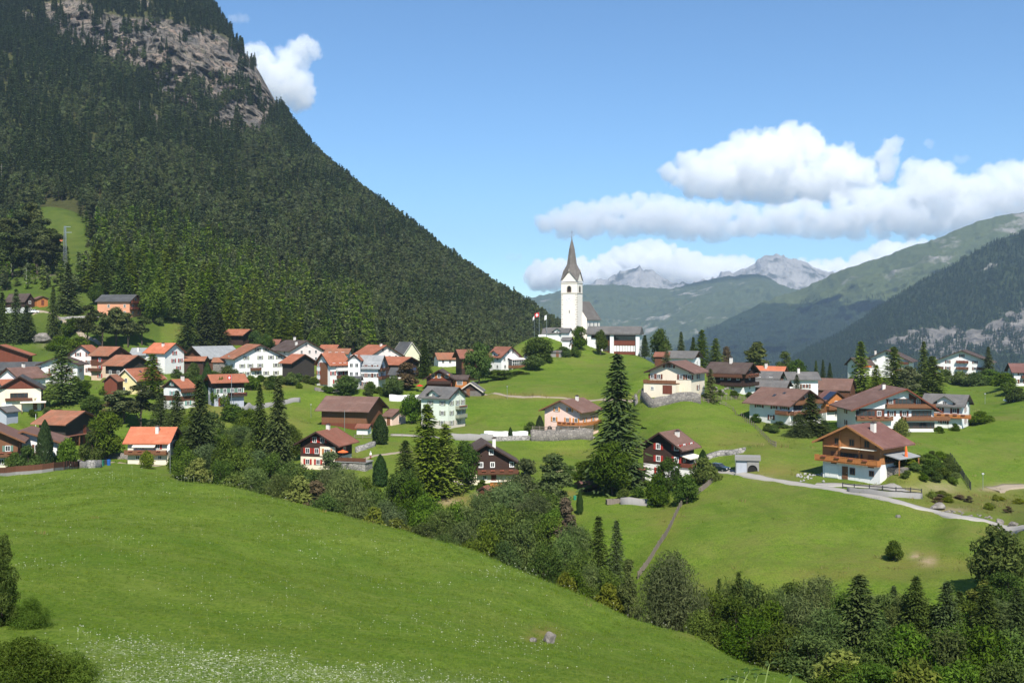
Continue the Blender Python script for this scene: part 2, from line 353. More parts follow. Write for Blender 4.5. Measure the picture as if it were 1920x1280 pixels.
H('chalet','dark timber chalet on a cream base with rusty roof and long stone terrace',630,880,236,66,30,-27,49,22,'rrust',[(.46,'cream'),(1,'wdark')],
  gw=[[.2,.5],[.20,.46],[.40,.62]],sw=[0,[(.5,'w')],0],shut='sh_red',ov=1.3,ch=[(.0,.1,1.0)],terrace=1,st=2.45,whitebay=1)
H('chalet','dark brown timber chalet with two white chimneys and a long balcony, behind the maple',851,909,227,121,14,4,40,36,'rdark',[(.5,'cream'),(1,'wdark')],L=10,
  gw=[[.48,(.62,'d')],[.42,.60,.9],[.58]],shut=None,gb=[(2.35,.36,1.0,'wbrown')],ov=1.1,ch=[(-.32,-.28,1.7),(.14,-.28,1.9)],trim='frame')
H('shed','small brown garden shed with slanted roof below the dark brown chalet',915,934,203,18,8,-25,14,4,'rrust',[(1,'wbrown')],gw=[[(.7,'d')]],ov=.3)
H('hut','open hut with dull red roof half hidden by the birches',1096,921,206,8,26,-70,9,7,'rred',[(1,'wdark')],W=4,gw=[],sw=[],ov=.8)
H('house','pink house with brown roof, orange shutters and long orange balcony above the stone wall',1087,818,285,67,36,-30,48,19,'rbrown',[(1,'pink')],
  gw=[[(.15,'arch'),.55,.9],[.28,.66,.9],[.35,.72]],sw=[[.3,.7],[.25,.7],[.25,.7]],shut='sh_orange',gb=[(2.85,.42,1.0,'worange')],sb=[(2.85,0,.95,'worange')],ov=1.25,ch=[(.1,.1,1.2)],barge='wmid',st=2.75)
H('chalet','black-brown timber chalet with scarlet shutters and white-framed windows on a white base',1274,900,205,68,27,-27,62,26,'rbrown',[(.43,'white'),(1,'wdark')],
  gw=[[.44],[.42,.92],[.42,.92],[.5]],sw=[[.5],[.3],[.3,.8]],shut='sh_red',ov=1.15,ch=[(.2,.1,.9)],trim='frame',st=2.35,conserv=1)
H('shed','dark lean-to shed with rusty red roof left of the scarlet-shuttered chalet',1204,903,207,6,24,78,18,6,'rrust',[(1,'wblack')],W=3.5,gw=[],sw=[],ov=.5)
H('house','cream house with low brown roof and a terrace over its garage, on stone wall',1296,739,266,78,20,-20,42,18,'rbrown',[(1,'cream')],L=10,
  gw=[[(.62,'n')],[.06,.22,.76,.96],[.42,.52]],sw=[1,1],shut='sh_brown',ov=1.2,garage=1,st=2.75)
H('chalet','dark brown double-balcony chalet with spotted brown roof and white chimney',1394,737,298,22,66,66,40,16,'rdark',[(.28,'white'),(1,'wdark')],
  sw=[[.4,.7],[.15,.4,.6,.85],[.2,.5,.8]],gw=[1,1,1],sb=[(4.4,0,1,'wbrown'),(2.0,.4,1.0,'wdark')],gb=[(4.4,0,1,'wbrown'),(2.0,0,1,'wdark')],ov=1.2,ch=[(-.05,.0,1.5)])
H('house','white and brown house with a long grey roof behind the cream terrace house',1300,690,336,13,52,70,20,11,'rgrey',[(1,'white')],sw=[[.2,.6]],gw=[1],gablemat='wbrown',ov=.8)
H('shed','low shed with a brown-red roof left of the long grey roof',1252,684,340,3,24,80,16,7,'rrust',[(1,'wbrown')],W=5,gw=[],sw=[])
H('house','orange-brown house with bright orange roof and white chimney in the right-hand row',1464,718,346,12,53,66,14,16,'rbright',[(1,'wmid')],sw=[2],gw=[1],ch=[(-.1,.1,1.4)])
H('house','house with a long grey roof directly below the bright orange roof',1459,720,331,4,48,78,11,12,'rgrey',[(1,'wmid')],W=8,gw=[],sw=[2])
H('garage','low dark garage with a grey roof, nearest of the stacked grey roofs',1471,741,311,5,60,78,16,11,'rgrey',[(1,'wdark')],W=7,gw=[],sw=[])
H('house','white house with a grey roof and white chimney behind a small fir',1480,733,323,4,52,-78,23,12,'rgrey',[(1,'white')],W=8,gw=[],sw=[[.5,.62],[]],ch=[(.1,-.1,1.4)],shut='sh_brown')
H('barn','wide barn with a plain brown tile roof behind the solar-roofed house',1592,748,319,3,74,80,17,20,'rbrown',[(1,'wbrown')],W=10,gw=[],sw=[],ov=.5)
H('house','white and red-brown house with pale brown roof, skylights and timber gable balconies',1481,797,254,58,76,52,40,26,'rbrown',[(1,'white')],
  sw=[[.55],[(.25,'w2'),.62,(.88,'w2')],[]],gw=[[(.3,'b'),.75],[(.3,'b'),.75],[.5]],shut='wred',gablemat='wmid',gb=[(2.5,0,1,'wmid'),(4.9,.05,.95,'wmid')],sb=[(2.5,.72,1.0,'wmid')],ov=1.3,skylight=1)
H('house','timber house with red-brown roof carrying a solar panel',1549,787,273,36,18,40,36,17,'rred',[(.4,'white'),(1,'worange')],gw=[1,1,1],sw=[1,1],solar=1,gb=[(2.7,0,1,'wmid')],ov=1.0)
H('house','largest house on the right, white with tiered brown balconies under a sweeping roof',1604,809,248,140,40,18,44,37,'rbrown',[(1,'white')],L=14,ax=.63,
  gw=[[.14,(.66,'b'),(.88,'b')],[(.13,'b'),(.30,'w'),.46,.62,(.84,'b')],[.45,(.62,'b'),.80],[]],sw=[1,1,0],gb=[(2.75,.0,.46,'wmid'),(2.75,.58,1.18,'wmid'),(5.6,.38,1.0,'wmid')],shut='wred',ov=1.5,barge='wred',ch=[(.02,.1,1.2)],st=2.75,gable2=('wdark',.04,.37))
H('house','white house with grey-brown roof, pointed dormer gable and orange balcony',1803,803,259,6,66,79,43,19,'rgrey',[(1,'white')],W=9,
  sw=[[(.42,'n'),.55,(.8,'g')],[.3,.42,.82],[]],gw=[1,1],shut='wred',sb=[(2.6,.30,1.25,'worange')],gdorm=(.56,.42),ov=1.0,st=2.75)
H('chalet','honey-coloured log chalet with red-brown roof and orange balcony on a white base',1650,906,180,106,44,-30,73,33,'rred',[(.47,'white'),(1,'wlog')],
  gw=[[(.16,'g'),(.40,'d'),.53,(.86,'n')],[(.2,'d'),(.50,'b'),(.85,'d')],[.26,.52,.78],[]],sw=[[(.5,'n')],[(.4,'b')],[]],gb=[(3.0,-.08,1.02,'worange')],ov=1.35,barge='wlog',ch=[(.22,-.1,1.5)],st=2.45,sideroof=1,trim='wlog')
# --- upper right
H('house','large white and orange house with a dark gable roof, half hidden by three tall trees',1704,707,440,78,8,-8,31,19,'rdark',[(1,'white')],L=14,gw=[3,3,3,1],gb=[(2.6,.7,1,'wbrown'),(5.4,.7,1,'wbrown')],ov=1.6,ch=[(-.3,-.2,2.)])
H('house','dark-roofed wing with orange awning left of the large tree-hidden house',1608,706,442,18,26,-50,24,11,'rdark',[(1,'white')],gw=[1,1],sw=[2,2],ov=1.0,awning=[('s',4.6,.0,.8,'orange_cloth')])
H('chalet','apartment chalet with dark gable, central balconies and orange awning on the hill crest',1855,710,450,95,8,-5,32,20,'rdark',[(1,'white')],L=14,
  gw=[[.24,.74,.86],[.24,.5,.74,.9],[.24,.5,.74],[.5]],gb=[(1.0,.4,.62,'wbrown'),(3.9,.4,.62,'wbrown'),(6.6,.4,.62,'wred'),(3.9,-.02,.16,'wbrown'),(1.2,-.02,.16,'wbrown'),(3.9,.8,1.02,'wbrown')],ov=1.7,shut='sh_brown',awning=[('g',2.6,.80,1.02,'orange_cloth')])
H('house','white house with red-brown roof at the right picture edge',1901,723,352,4,62,-78,27,14,'rred',[(1,'white')],W=9,sw=[3,3],gw=[1,1],sb=[(2.6,.2,1,'wbrown')],shut='sh_brown')
# --- upper left
H('house','salmon stone house with dark slate roof and brown balconies on the wooded hillside',243,593,431,21,57,62,29,11,'rslate',[(1,'salmon')],sw=[[.55,.85],[.35,.85],[]],gw=[2,2,1],gb=[(2.9,0,1,'wred'),(5.4,0,1,'wred')],trim='stonetrim',ov=.8,dmax=500)
H('chalet','small dark chalet on a white base at the upper left hillside',47,586,432,16,34,35,22,13,'rdark',[(.45,'white'),(1,'wdark')],gw=[1,1],sw=[1,1],ov=1.0)
H('hut','orange timber hut with a flat roof right of the small dark chalet',70,572,434,18,8,20,12,4,'rbrown',[(1,'worange')],gw=[[(.5,'d')]],sw=[],L=4,ov=.6)
H('hut','tiny hut with a bright orange roof high on the grassy clearing by the pylon',106,459,602,6,11,-60,4,8,'rbright',[(1,'wbrown')],gw=[],sw=[],ov=.4)
# --- churchyard
H('chapel','long low white churchyard house with a grey roof and small white gable',1052,630,437,4,34,80,6,9,'rgrey',[(1,'white')],W=5,gw=[],sw=[],ov=.5,gdorm=(.80,.40))
H('chapel','small white mortuary with grey roof touching the church tower foot',1066,631,434,6,14,55,9,6,'rgrey',[(1,'white')],gw=[],sw=[],ov=.5)
H('shed','white box-like shed with grey roof on the knoll below the tower',1069,648,428,4,15,75,10,5,'rgrey',[(1,'white')],W=4,gw=[],sw=[],ov=.4)
H('hut','tiny white gabled hut beside the leafy tree at the left end of the parish hall',1079,655,424,10,3,-15,8,7,'rgrey',[(1,'white')],L=3,gw=[[(.5,'d')]],sw=[],ov=.4)
H('shed','low pale concrete shed with flat roof on the side of the church knoll',1051,669,412,4,19,78,8,2,'rgrey',[(1,'concrete')],W=4,gw=[],sw=[[(.7,'d')]],ov=.3)
H('hut','small white gabled hut left of the large tree on the church knoll',991,673,400,9,4,-20,7,5,'rold',[(1,'white')],gw=[[.5]],sw=[],ov=.3,L=4)
# ------------------------------------------------------------ ground heightfield (thin-plate through surveyed points)
class TPS:
    def __init__(s, pts, lam=1e-4, ks=2.6):   # pts: rows (u, d, v)
        p=np.array(pts,float); s.ks=ks
        X=np.c_[p[:,0]*ks, np.log(p[:,1])]; n=len(X); s.X=X
        K=s.k(X,X)+lam*np.eye(n); Pm=np.c_[np.ones(n),X]
        A=np.block([[K,Pm],[Pm.T,np.zeros((3,3))]])
        s.w=np.linalg.solve(A,np.r_[p[:,2],0,0,0])
    def k(s,A,B):
        r2=((A[:,None,:]-B[None])**2).sum(-1); return .5*r2*np.log(r2+1e-12)
    def __call__(s,u,d):
        sh=np.shape(u); Q=np.c_[np.ravel(u)*s.ks,np.log(np.ravel(d))]; o=np.empty(len(Q))
        for i in range(0,len(Q),20000):
            q=Q[i:i+20000]; o[i:i+20000]=s.k(q,s.X)@s.w[:len(s.X)]+np.c_[np.ones(len(q)),q]@s.w[len(s.X):]
        return o.reshape(sh)
EDGE=[(-250,872,238),(150,881,214),(300,895,195),(450,927,180),(600,964,165),(750,1002,150),(900,1047,135),(1050,1102,120),(1150,1142,108),(1300,1195,92),(1500,1276,73),(1700,1380,55)]
BOT=[(-250,1290,37),(150,1280,39),(300,1280,41),(450,1280,42),(600,1280,44),(750,1280,46),(900,1280,48),(1050,1280,50),(1150,1280,53),(1300,1280,58)]
GP=[]
for e,b in zip(EDGE,BOT):
    GP+= [e,b]
    for t in (.25,.5,.75):
        py=e[1]+(b[1]-e[1])*t; d=1/((1-t)/e[2]+t/b[2]); d*=1+.05*sin(pi*t)
        GP.append((e[0],py,d))
GP+=EDGE[-2:]+[(1620,1400,60),(1900,1520,44),(0,1500,22),(960,1500,26),(1500,1500,38),(0,2200,8),(960,2400,8),(1900,2400,12)]
for px,d,z in [(450,203,-35),(600,189,-37),(750,175,-38.5),(900,161,-40),(1050,147,-41),(1200,130,-39.5),(1350,117,-37.5),(1500,103,-35.5),(1700,90,-32.5),(1900,80,-30.5),(2150,76,-30)]:
    GP.append((px,HZ-z/d*F,d))
GP+=[(1067,627,440),(1000,632,436),(975,645,425),(950,668,408),(1000,700,485),(1067,690,510),(1150,663,430),(1200,668,428),(1150,700,490),(1250,705,440),
 (1100,690,400),(1190,692,385),(1060,720,350),(960,722,345),(1130,735,322),(905,740,330),(1000,744,320),(1130,752,310),(960,770,312),(950,795,300),(930,820,284),(860,822,284),
 (1050,842,277),(980,850,262),(1060,872,240),(940,872,243),(1060,884,232),(940,928,212),(1010,960,192),(1130,950,190),(1100,1005,170),(1250,1050,150),(1250,985,168),(1400,1085,136),(1400,950,172),
 (1600,1085,129),(1600,1000,150),(1750,1000,150),(1750,1085,126),(1850,1080,125),(1900,1010,146),(1900,935,185),(2100,1000,145),
 (1350,886,198),(1430,898,188),(1530,914,177),(1620,928,168),(1700,946,160),(1800,970,152),(1910,987,146),(1750,930,171),(1850,920,186),
 (1800,880,200),(1800,830,230),(1880,800,255),(1880,772,290),(1880,754,330),(1850,732,370),(1790,722,410),(2100,760,330),
 (1250,758,262),(1330,762,262),(1250,800,240),(1350,832,222),(1430,842,214),(1300,872,207),(1440,852,205),(1490,880,194),(1460,775,285),(1400,752,300),(1190,758,268),(1190,850,236),(1160,870,229),(1140,850,256),(1126,826,277),(1105,800,292),(1700,868,183),(1740,864,187),(1735,900,180),
 (1300,697,380),(1400,717,380),(1500,732,380),(1600,716,430),(1700,714,455),(1800,714,465),(1900,724,430),(1300,790,540),(1500,800,540),(1700,800,580),(1900,800,580),(1300,900,900),(1600,900,900),(2100,900,900),(1080,800,700),
 (650,812,288),(560,812,285),(500,790,292),(560,745,322),(640,762,312),(560,855,254),(700,832,268),(760,870,246),(740,912,222),(640,892,226),(440,860,240),(380,850,245),
 (420,800,268),(300,800,282),(240,770,300),(120,785,290),(40,790,278),(200,871,229),(150,882,222),(0,886,218),(-200,880,225),(-200,780,290),(-200,680,380),
 (100,645,402),(60,605,425),(120,565,460),(60,540,475),(120,512,505),(110,445,600),(110,398,660),(30,500,530),(330,622,425),(300,603,440),(225,645,398),(400,652,432),(480,658,445),(560,664,445),(650,676,455),(750,692,455),(850,692,445),(920,690,430),
 (300,565,500),(400,605,505),(500,635,505),(600,655,515),(800,695,545),(300,560,900),(600,640,900),(800,690,900),(0,400,900),(-300,560,480),(-300,420,800)]
GPT=[((px-960)/F,d,(HZ-py)/F) for px,py,d in GP]
for h in HS:
    GPT.append(((h['cx']-960)/F,h['d'],(HZ-h['by']-1)/F))
def hgeom(h):
    d=h['d'];k=d/F;ph=R(h['phi']); u=(h['cx']-960)/F
    W=h.get('W') or h['g']*k/cos(ph); L=h.get('L') or h['s']*k/abs(sin(ph))
    th=ph-atan(u); pc=P(h['cx'],h['by'],d); ex=Vector((cos(th),sin(th),0)); ey=Vector((-sin(th),cos(th),0))
    sgn=1 if h['phi']>0 else -1
    return W,L,th,pc+ex*(sgn*W/2)+ey*(L/2)
G_=TPS(GPT,lam=4e-4)
NU,ND=460,520
GU=np.linspace(-.85,.85,NU); GL=np.linspace(math.log(6),math.log(1000),ND)
UU,LL=np.meshgrid(GU,GL); DD=np.exp(LL)
ZZ=G_(UU,DD)*DD
pp=np.c_[(UU*DD).ravel(),DD.ravel(),np.zeros(UU.size)]
nz=(fbm(pp/14.,4,3)-.47)*1.1+(fbm(pp/2.6,3,9)-.44)*.22
ZZ=ZZ+nz.reshape(ZZ.shape)*np.clip(DD/70,.25,1.6)
XX=UU*DD
for h in HS:
    W,L,th,c=hgeom(h); m=(abs(XX-c.x)<32)&(abs(DD-c.y)<32)
    lx=(XX[m]-c.x)*cos(th)+(DD[m]-c.y)*sin(th); ly=-(XX[m]-c.x)*sin(th)+(DD[m]-c.y)*cos(th)
    q=np.hypot(np.maximum(abs(lx)-W/2,0),np.maximum(abs(ly)-L/2,0)); z=ZZ[m]
    zc=np.minimum(z,c.z-.05+.5*np.maximum(q-1.6,0)); z=zc if not h.get('sideroof') else np.where(ly<-L/2+1.5-np.clip((lx-W/2)*1.2,0,9),zc,z); z=np.maximum(z,c.z-.35-1.2*np.maximum(q-1.2,0)); ZZ[m]=z
# the village street and the pink house terrace as a level shelf
sx_=np.array([(720-960)/F*292,(835-960)/F*287,(925-960)/F*283.5,(1000-960)/F*282,(1060-960)/F*281,(1120-960)/F*280]); sy_=np.array([292,287,283.5,282,281,280.])
sz_=np.array([(HZ-813)/F*292,(HZ-821)/F*287,(HZ-824)/F*283.5,(HZ-821)/F*282,(HZ-820)/F*281,(HZ-820)/F*280])
m_=(XX>sx_[0])&(XX<sx_[-1]+4); yc=np.interp(XX,sx_,sy_); zc_=np.interp(XX,sx_,sz_); q=np.maximum(abs(DD-yc)-2.4,0)
wgt=np.exp(-(q/2.2)**2)*m_; ZZ=ZZ*(1-wgt)+zc_*wgt
def gz(u,d):
    a=np.clip((np.asarray(u,float)-GU[0])/(GU[1]-GU[0]),0,NU-1.001); b=np.clip((np.log(d)-GL[0])/(GL[1]-GL[0]),0,ND-1.001)
    i=a.astype(int); j=b.astype(int); fa=a-i; fb=b-j
    return (ZZ[j,i]*(1-fa)*(1-fb)+ZZ[j,i+1]*fa*(1-fb)+ZZ[j+1,i]*(1-fa)*fb+ZZ[j+1,i+1]*fa*fb)
DS=np.exp(np.linspace(math.log(12),math.log(950),2200))
def hit(px,py,dmin=12.):
    u=(px-960)/F; z=gz(np.full(len(DS),u),DS); v=(HZ-py)/F
    k=np.nonzero((z>=v*DS)&(DS>=dmin))[0]
    d=float(DS[k[0]]) if len(k) else 600.
    return Vector((u*d,d,float(gz(u,d))))
def onground(px,d):
    u=(px-960)/F; return Vector((u*d,d,float(gz(u,d))))
def gxy(x,y): return float(gz(x/y,y))
def topix(x,y,z): return 960+F*x/y, HZ-F*z/y

# ------------------------------------------------------------ ground material and zones
def blobs(px,py,L):
    r=np.zeros_like(px)
    for cx,cy,rx,ry,s in L:
        q=((px-cx)/rx)**2+((py-cy)/ry)**2
        r=np.maximum(r,s*np.exp(-q))
    return r
PX=960+F*UU; PY=HZ-F*ZZ/DD
DRY=[(1000,743,110,5,.9),(1180,750,90,7,.6),(1830,940,120,22,.9),(1750,1060,150,26,.55),(1600,1075,220,14,.5),(1745,1050,25,18,.9),(1330,1100,120,14,.5),(720,960,60,25,.5),(860,940,40,14,.9),
 (1250,980,30,40,.45),(1700,900,60,20,.5),(1360,820,90,14,.35),(1400,835,120,18,.4),(780,860,80,20,.3),(640,855,60,20,.4),(560,800,30,40,.35),(520,720,40,12,.8),(560,700,40,14,.6),(410,770,40,20,.7),(80,600,90,30,.45),(118,445,44,60,.75),(330,600,50,30,.35),
 (1130,1120,30,8,.6),(1025,1185,28,16,.8),(1000,1196,18,8,.7),(1310,1190,40,8,.45),(1070,850,70,10,.35),(930,870,80,15,.35),(1050,965,40,14,.4),(1450,885,40,14,.6),(1070,925,15,8,.8),(1860,1000,60,20,.4),(150,660,60,14,.4),(1720,1040,12,8,.9)]
SOIL=[(1740,1052,14,8,.8),(1715,1042,10,5,.8),(908,928,18,5,.9),(838,940,25,6,.7),(1760,915,40,12,.5),(1710,920,30,8,.6),(1890,912,30,5,.9),(1860,917,25,4,.8),(90,642,18,12,.8),(1785,955,30,5,.8),(1055,882,30,3,.6),(1430,895,20,6,.4),(800,755,10,10,.3)]
dry=blobs(PX,PY,DRY); soil=blobs(PX,PY,SOIL)
mead=(PY>860)&(DD<np.interp(PX,[e[0] for e in EDGE],[e[2] for e in EDGE])+6)
flow=blobs(PX,PY,[(250,1215,90,14,.8),(420,1240,120,16,1),(600,1268,170,16,.95),(800,1290,130,14,.8),(330,1290,200,50,.8)])*(mead)
V=np.c_[(UU*DD).ravel(),DD.ravel(),ZZ.ravel()]
idx=np.arange(NU*ND).reshape(ND,NU); Q=np.stack([idx[:-1,:-1],idx[:-1,1:],idx[1:,1:],idx[1:,:-1]],-1).reshape(-1,4)
def ground_mat():
    m,T=newmat('alpine_meadow'); v=coords(T)
    at=lambda n:T('ShaderNodeAttribute',attribute_name=n).outputs['Fac']
    n0=noise(T,v,.018,4,.55); n1=noise(T,v,.11,5,.6); n2=noise(T,v,.9,5,.68); n3=noise(T,coords(T,(3.2,1.3,3.2)),1.6,5,.72)
    c=ramp(T,n0,[(.33,(.104,.166,.017)),(.52,(.130,.192,.021)),(.68,(.092,.150,.017))])
    c=mixc(T,ramp(T,n1,[(.40,(0,0,0)),(.66,(.75,.75,.75))]),c,(.152,.188,.031))
    c=mixc(T,ramp(T,n2,[(.45,(0,0,0)),(.8,(.75,.75,.75))]),c,(.070,.116,.014))
    c=mixc(T,ramp(T,n3,[(.42,(0,0,0)),(.66,(.85,.85,.85))]),c,(.036,.080,.007))
    c=mixc(T,ramp(T,noise(T,coords(T,(1,2.,1)),.45,4,.6),[(.5,(0,0,0)),(.75,(.5,.5,.5))]),c,(.165,.192,.045))
    tz=noise(T,coords(T,(.05,.05,1.5)),1.0,5,.62); c=mixc(T,ramp(T,tz,[(.50,(0,0,0)),(.72,(.6,.6,.6))]),c,(.058,.112,.010)); c=mixc(T,ramp(T,tz,[(.30,(.5,.5,.5)),(.46,(0,0,0))]),c,(.128,.180,.026))
    dd=mth(T,'MULTIPLY',at('dry'),mth(T,'MULTIPLY_ADD',n1,1.6,-.05),clamp=True)
    dn=mth(T,'ADD',dd,mth(T,'MULTIPLY',mth(T,'SUBTRACT',n2,.5),mth(T,'MULTIPLY',dd,1.2)),clamp=True)
    c=mixc(T,dn,c,(.20,.150,.050))
    mo=mth(T,'MULTIPLY',mth(T,'SUBTRACT',mth(T,'ADD',noise(T,v,.045,5,.65),mth(T,'MULTIPLY',n2,.35)),.665,clamp=True),mth(T,'MULTIPLY_ADD',at('mead'),-1.9,2.3),clamp=True)
    c=mixc(T,mo,c,(.150,.135,.045))
    s=mth(T,'MULTIPLY',at('soil'),mth(T,'MULTIPLY_ADD',n2,2.,-.1),clamp=True)
    c=mixc(T,s,c,(.36,.27,.18))
    ro=mth(T,'MULTIPLY',at('rough'),mth(T,'MULTIPLY_ADD',n1,1.4,.1),clamp=True)
    c=mixc(T,ro,c,(.055,.085,.016))
    # patches of umbel flowers seen as pale speckle
    fs=noise(T,v,5.5,3,.7); fm=mth(T,'MULTIPLY',at('flow'),mth(T,'GREATER_THAN',fs,.54))
    c=mixc(T,mth(T,'MULTIPLY',fm,.55),c,(.50,.52,.36))
    h=mth(T,'ADD',mth(T,'ADD',n2,mth(T,'MULTIPLY',n3,1.2)),mth(T,'MULTIPLY',tz,.9))
    return finish(T,m,c,1.0,.05,h,.55,.22)
M['ground']=ground_mat()
me=np_mesh('ground',V,Q,[M['ground']],smooth=True)
rough=np.clip(blobs(PX,PY,[(60,640,120,60,.9),(200,620,120,40,.8),(60,480,90,90,.7)])+sstep(DD,455,520)*(PX<950)+.6*sstep(DD,380,420)*(PX<300),0,1)
# undergrowth along the gully
gb=np.interp(PX,[300,450,600,900,1200,1500,1900],[205,203,189,161,130,103,80])
rough=np.maximum(rough,blobs(PX,PY,[(1850,945,100,20,.6),(1740,935,50,10,.5),(1720,1075,140,14,.35),(1300,1105,120,12,.4),(1130,760,90,7,.5)]))
rough=np.maximum(rough,np.exp(-((DD-gb)/(gb*.10))**2)*(PX>330))
for n,a in (('dry',dry),('soil',soil),('flow',flow),('rough',rough),('mead',mead.astype(float))):
    at=me.attributes.new(n,'FLOAT','POINT'); at.data.foreach_set('value',a.ravel().astype(np.float32))
tag(link('ground',me),kind='structure')
# ------------------------------------------------------------ scattering through geometry nodes (far woods, grass, flowers)
def scatter(name, pts, rz, sc, vi, sources, kind='stuff', tilt=None):
    me=bpy.data.meshes.new(name); me.vertices.add(len(pts)); me.vertices.foreach_set('co',np.asarray(pts,np.float32).ravel())
    rot=np.zeros((len(pts),3),np.float32); rot[:,2]=rz
    if tilt is not None: rot[:,:2]=tilt
    a=me.attributes.new('rot','FLOAT_VECTOR','POINT'); a.data.foreach_set('vector',rot.ravel())
    s=np.asarray(sc,np.float32); s=np.repeat(s[:,None],3,1) if s.ndim==1 else s
    a=me.attributes.new('scl','FLOAT_VECTOR','POINT'); a.data.foreach_set('vector',s.ravel())
    a=me.attributes.new('pick','INT','POINT'); a.data.foreach_set('value',np.asarray(vi,np.int32))
    o=link(name,me)
    c=bpy.data.collections.new(name+'_models')
    for k,(sm) in enumerate(sources):
        so=bpy.data.objects.new('%s_model_%d'%(name,k),sm); c.objects.link(so)
    g=bpy.data.node_groups.new(name,'GeometryNodeTree')
    g.interface.new_socket('Geometry',in_out='INPUT',socket_type='NodeSocketGeometry'); g.interface.new_socket('Geometry',in_out='OUTPUT',socket_type='NodeSocketGeometry')
    T=NT(g); i=T('NodeGroupInput'); out=T('NodeGroupOutput')
    ci=T('GeometryNodeCollectionInfo'); ci.inputs['Collection'].default_value=c; ci.inputs['Separate Children'].default_value=True; ci.inputs['Reset Children'].default_value=True
    def att(n,t):
        nd=T('GeometryNodeInputNamedAttribute',data_type=t); nd.inputs['Name'].default_value=n; return nd.outputs['Attribute']
    ip=T('GeometryNodeInstanceOnPoints',{'Points':i.outputs[0],'Instance':ci.outputs[0],'Pick Instance':True,'Instance Index':att('pick','INT'),'Scale':att('scl','FLOAT_VECTOR')})
    er=T('FunctionNodeEulerToRotation',{0:att('rot','FLOAT_VECTOR')}); T.l.new(er.outputs[0],ip.inputs['Rotation'])
    T.l.new(ip.outputs[0],out.inputs[0])
    md=o.modifiers.new('scatter','NODES'); md.node_group=g
    return o
# ------------------------------------------------------------ tree models (leaf faces spread through the crown)
def quadset(C, U, W):                # centres, half-axes
    n=len(C); V=np.empty((n,4,3)); V[:,0]=C-U-W*.6; V[:,1]=C+U-W*.35; V[:,2]=C+U+W*.35; V[:,3]=C-U+W*.6
    return V.reshape(-1,3), np.arange(4*n).reshape(n,4)
def conifer(seed,Ht,Rm,levels,per,segs,leaf,droop=.35,base=.06,power=.85,fluff=.35,light=.5,up=0.0):
    r=np.random.default_rng(seed); C=[];U=[];W=[];T=[]
    for L in range(levels):
        t=base+(1-base)*(L+r.uniform(-.3,.3))/levels; t=min(max(t,base),.995)
        z=t*Ht; Rl=Rm*((1-t)/(1-base))**power*r.uniform(.82,1.12)+.12
        n=max(3,int(per*(1-.4*t)))
        a0=r.uniform(0,6.28)
        for b in range(n):
            az=a0+6.283*b/n+r.normal(0,.28); rl=Rl*r.uniform(.70,1.12)
            dirh=np.array([cos(az),sin(az),0]); k=max(2,int(round(segs*(.35+.65*rl/Rm))))
            for sidx in range(k):
                q=(sidx+r.uniform(.2,.9))/k
                p=dirh*rl*q; zz=z-droop*rl*q*q+up*rl*q+r.normal(0,.10)
                lat=np.array([-dirh[1],dirh[0],0])*r.normal(0,fluff*(.3+rl*.22))
                C.append([p[0]+lat[0],p[1]+lat[1],zz+lat[2]])
                dd=dirh+np.array([-dirh[1],dirh[0],0])*r.normal(0,.7)+np.array([0,0,-droop*q*1.1+up*.6-r.uniform(0,.25)])
                dd/=np.linalg.norm(dd); l=leaf*r.uniform(.7,1.3)
                sd=np.cross(dd,[0,0,1]); sd/=np.linalg.norm(sd)+1e-6; sd=sd+np.array([0,0,r.normal(0,.55)])
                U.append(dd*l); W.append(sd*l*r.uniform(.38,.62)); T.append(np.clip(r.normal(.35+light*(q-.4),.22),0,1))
    # leader shoot
    for k in range(3):
        C.append([0,0,Ht*(.985+.012*k)]);U.append([0,0,leaf*.6]);W.append([leaf*.12*cos(k*2),leaf*.12*sin(k*2),0]);T.append(.5)
    return np.array(C),np.array(U),np.array(W),np.array(T)
def blobtree(seed,Ht,Rx,z0,lobes,nleaf,leaf,shape='round',gap=.5):
    r=np.random.default_rng(seed); C=[];U=[];W=[];T=[];LB=[]
    H=Ht-z0
    for i in range(lobes):
        a=r.uniform(0,6.28)
        if shape=='round':
            t=r.uniform(.05,1); rad=math.sqrt(max(0,1-(2*t-1)**2*.9))
        elif shape=='dome':
            t=r.uniform(0,1); rad=math.sqrt(max(0,1-t*t))
        else:               # upright, birch like
            t=r.uniform(.0,1); rad=(1-t)**.6*(.35+.65*min(1,t*4))
        q=math.sqrt(r.uniform(.15,1)); lr=Rx*r.uniform(.26,.46)*(1 if shape!='up' else .8)*(.6+.6*(1-abs(t-.4)))
        LB.append((cos(a)*rad*q*(Rx-lr*.7),sin(a)*rad*q*(Rx-lr*.7),z0+lr*.5+t*(H-lr*1.3),lr))
    LB.append((0,0,Ht-Rx*.3,Rx*.34)); tot=sum(l[3]**2 for l in LB)
    for (x,y,z,lr) in LB:
        n=max(12,int(nleaf*lr*lr/tot)); lt=r.normal(0,.12)
        d=r.normal(size=(n,3)); d/=np.linalg.norm(d,axis=1)[:,None]
        rad=lr*(1-.55*r.uniform(0,1,n)**2.2)*(1+.22*np.sin(d[:,0]*5+x)*np.sin(d[:,1]*6+y))
        c=np.array([x,y,z])+d*rad[:,None]*[1,1,.82]
        nrm=d*.65+r.normal(size=(n,3))*.6+[0,0,.25]; nrm/=np.linalg.norm(nrm,axis=1)[:,None]
        a=np.cross(nrm,r.normal(size=(n,3))); a/=np.linalg.norm(a,axis=1)[:,None]; b=np.cross(nrm,a)
        l=leaf*r.uniform(.6,1.35,n)[:,None]
        C.append(c);U.append(a*l);W.append(b*l*.8);T.append(np.clip(.42+lt+r.normal(0,.2,n),0,1))
    return np.concatenate(C),np.concatenate(U),np.concatenate(W),np.concatenate(T),LB
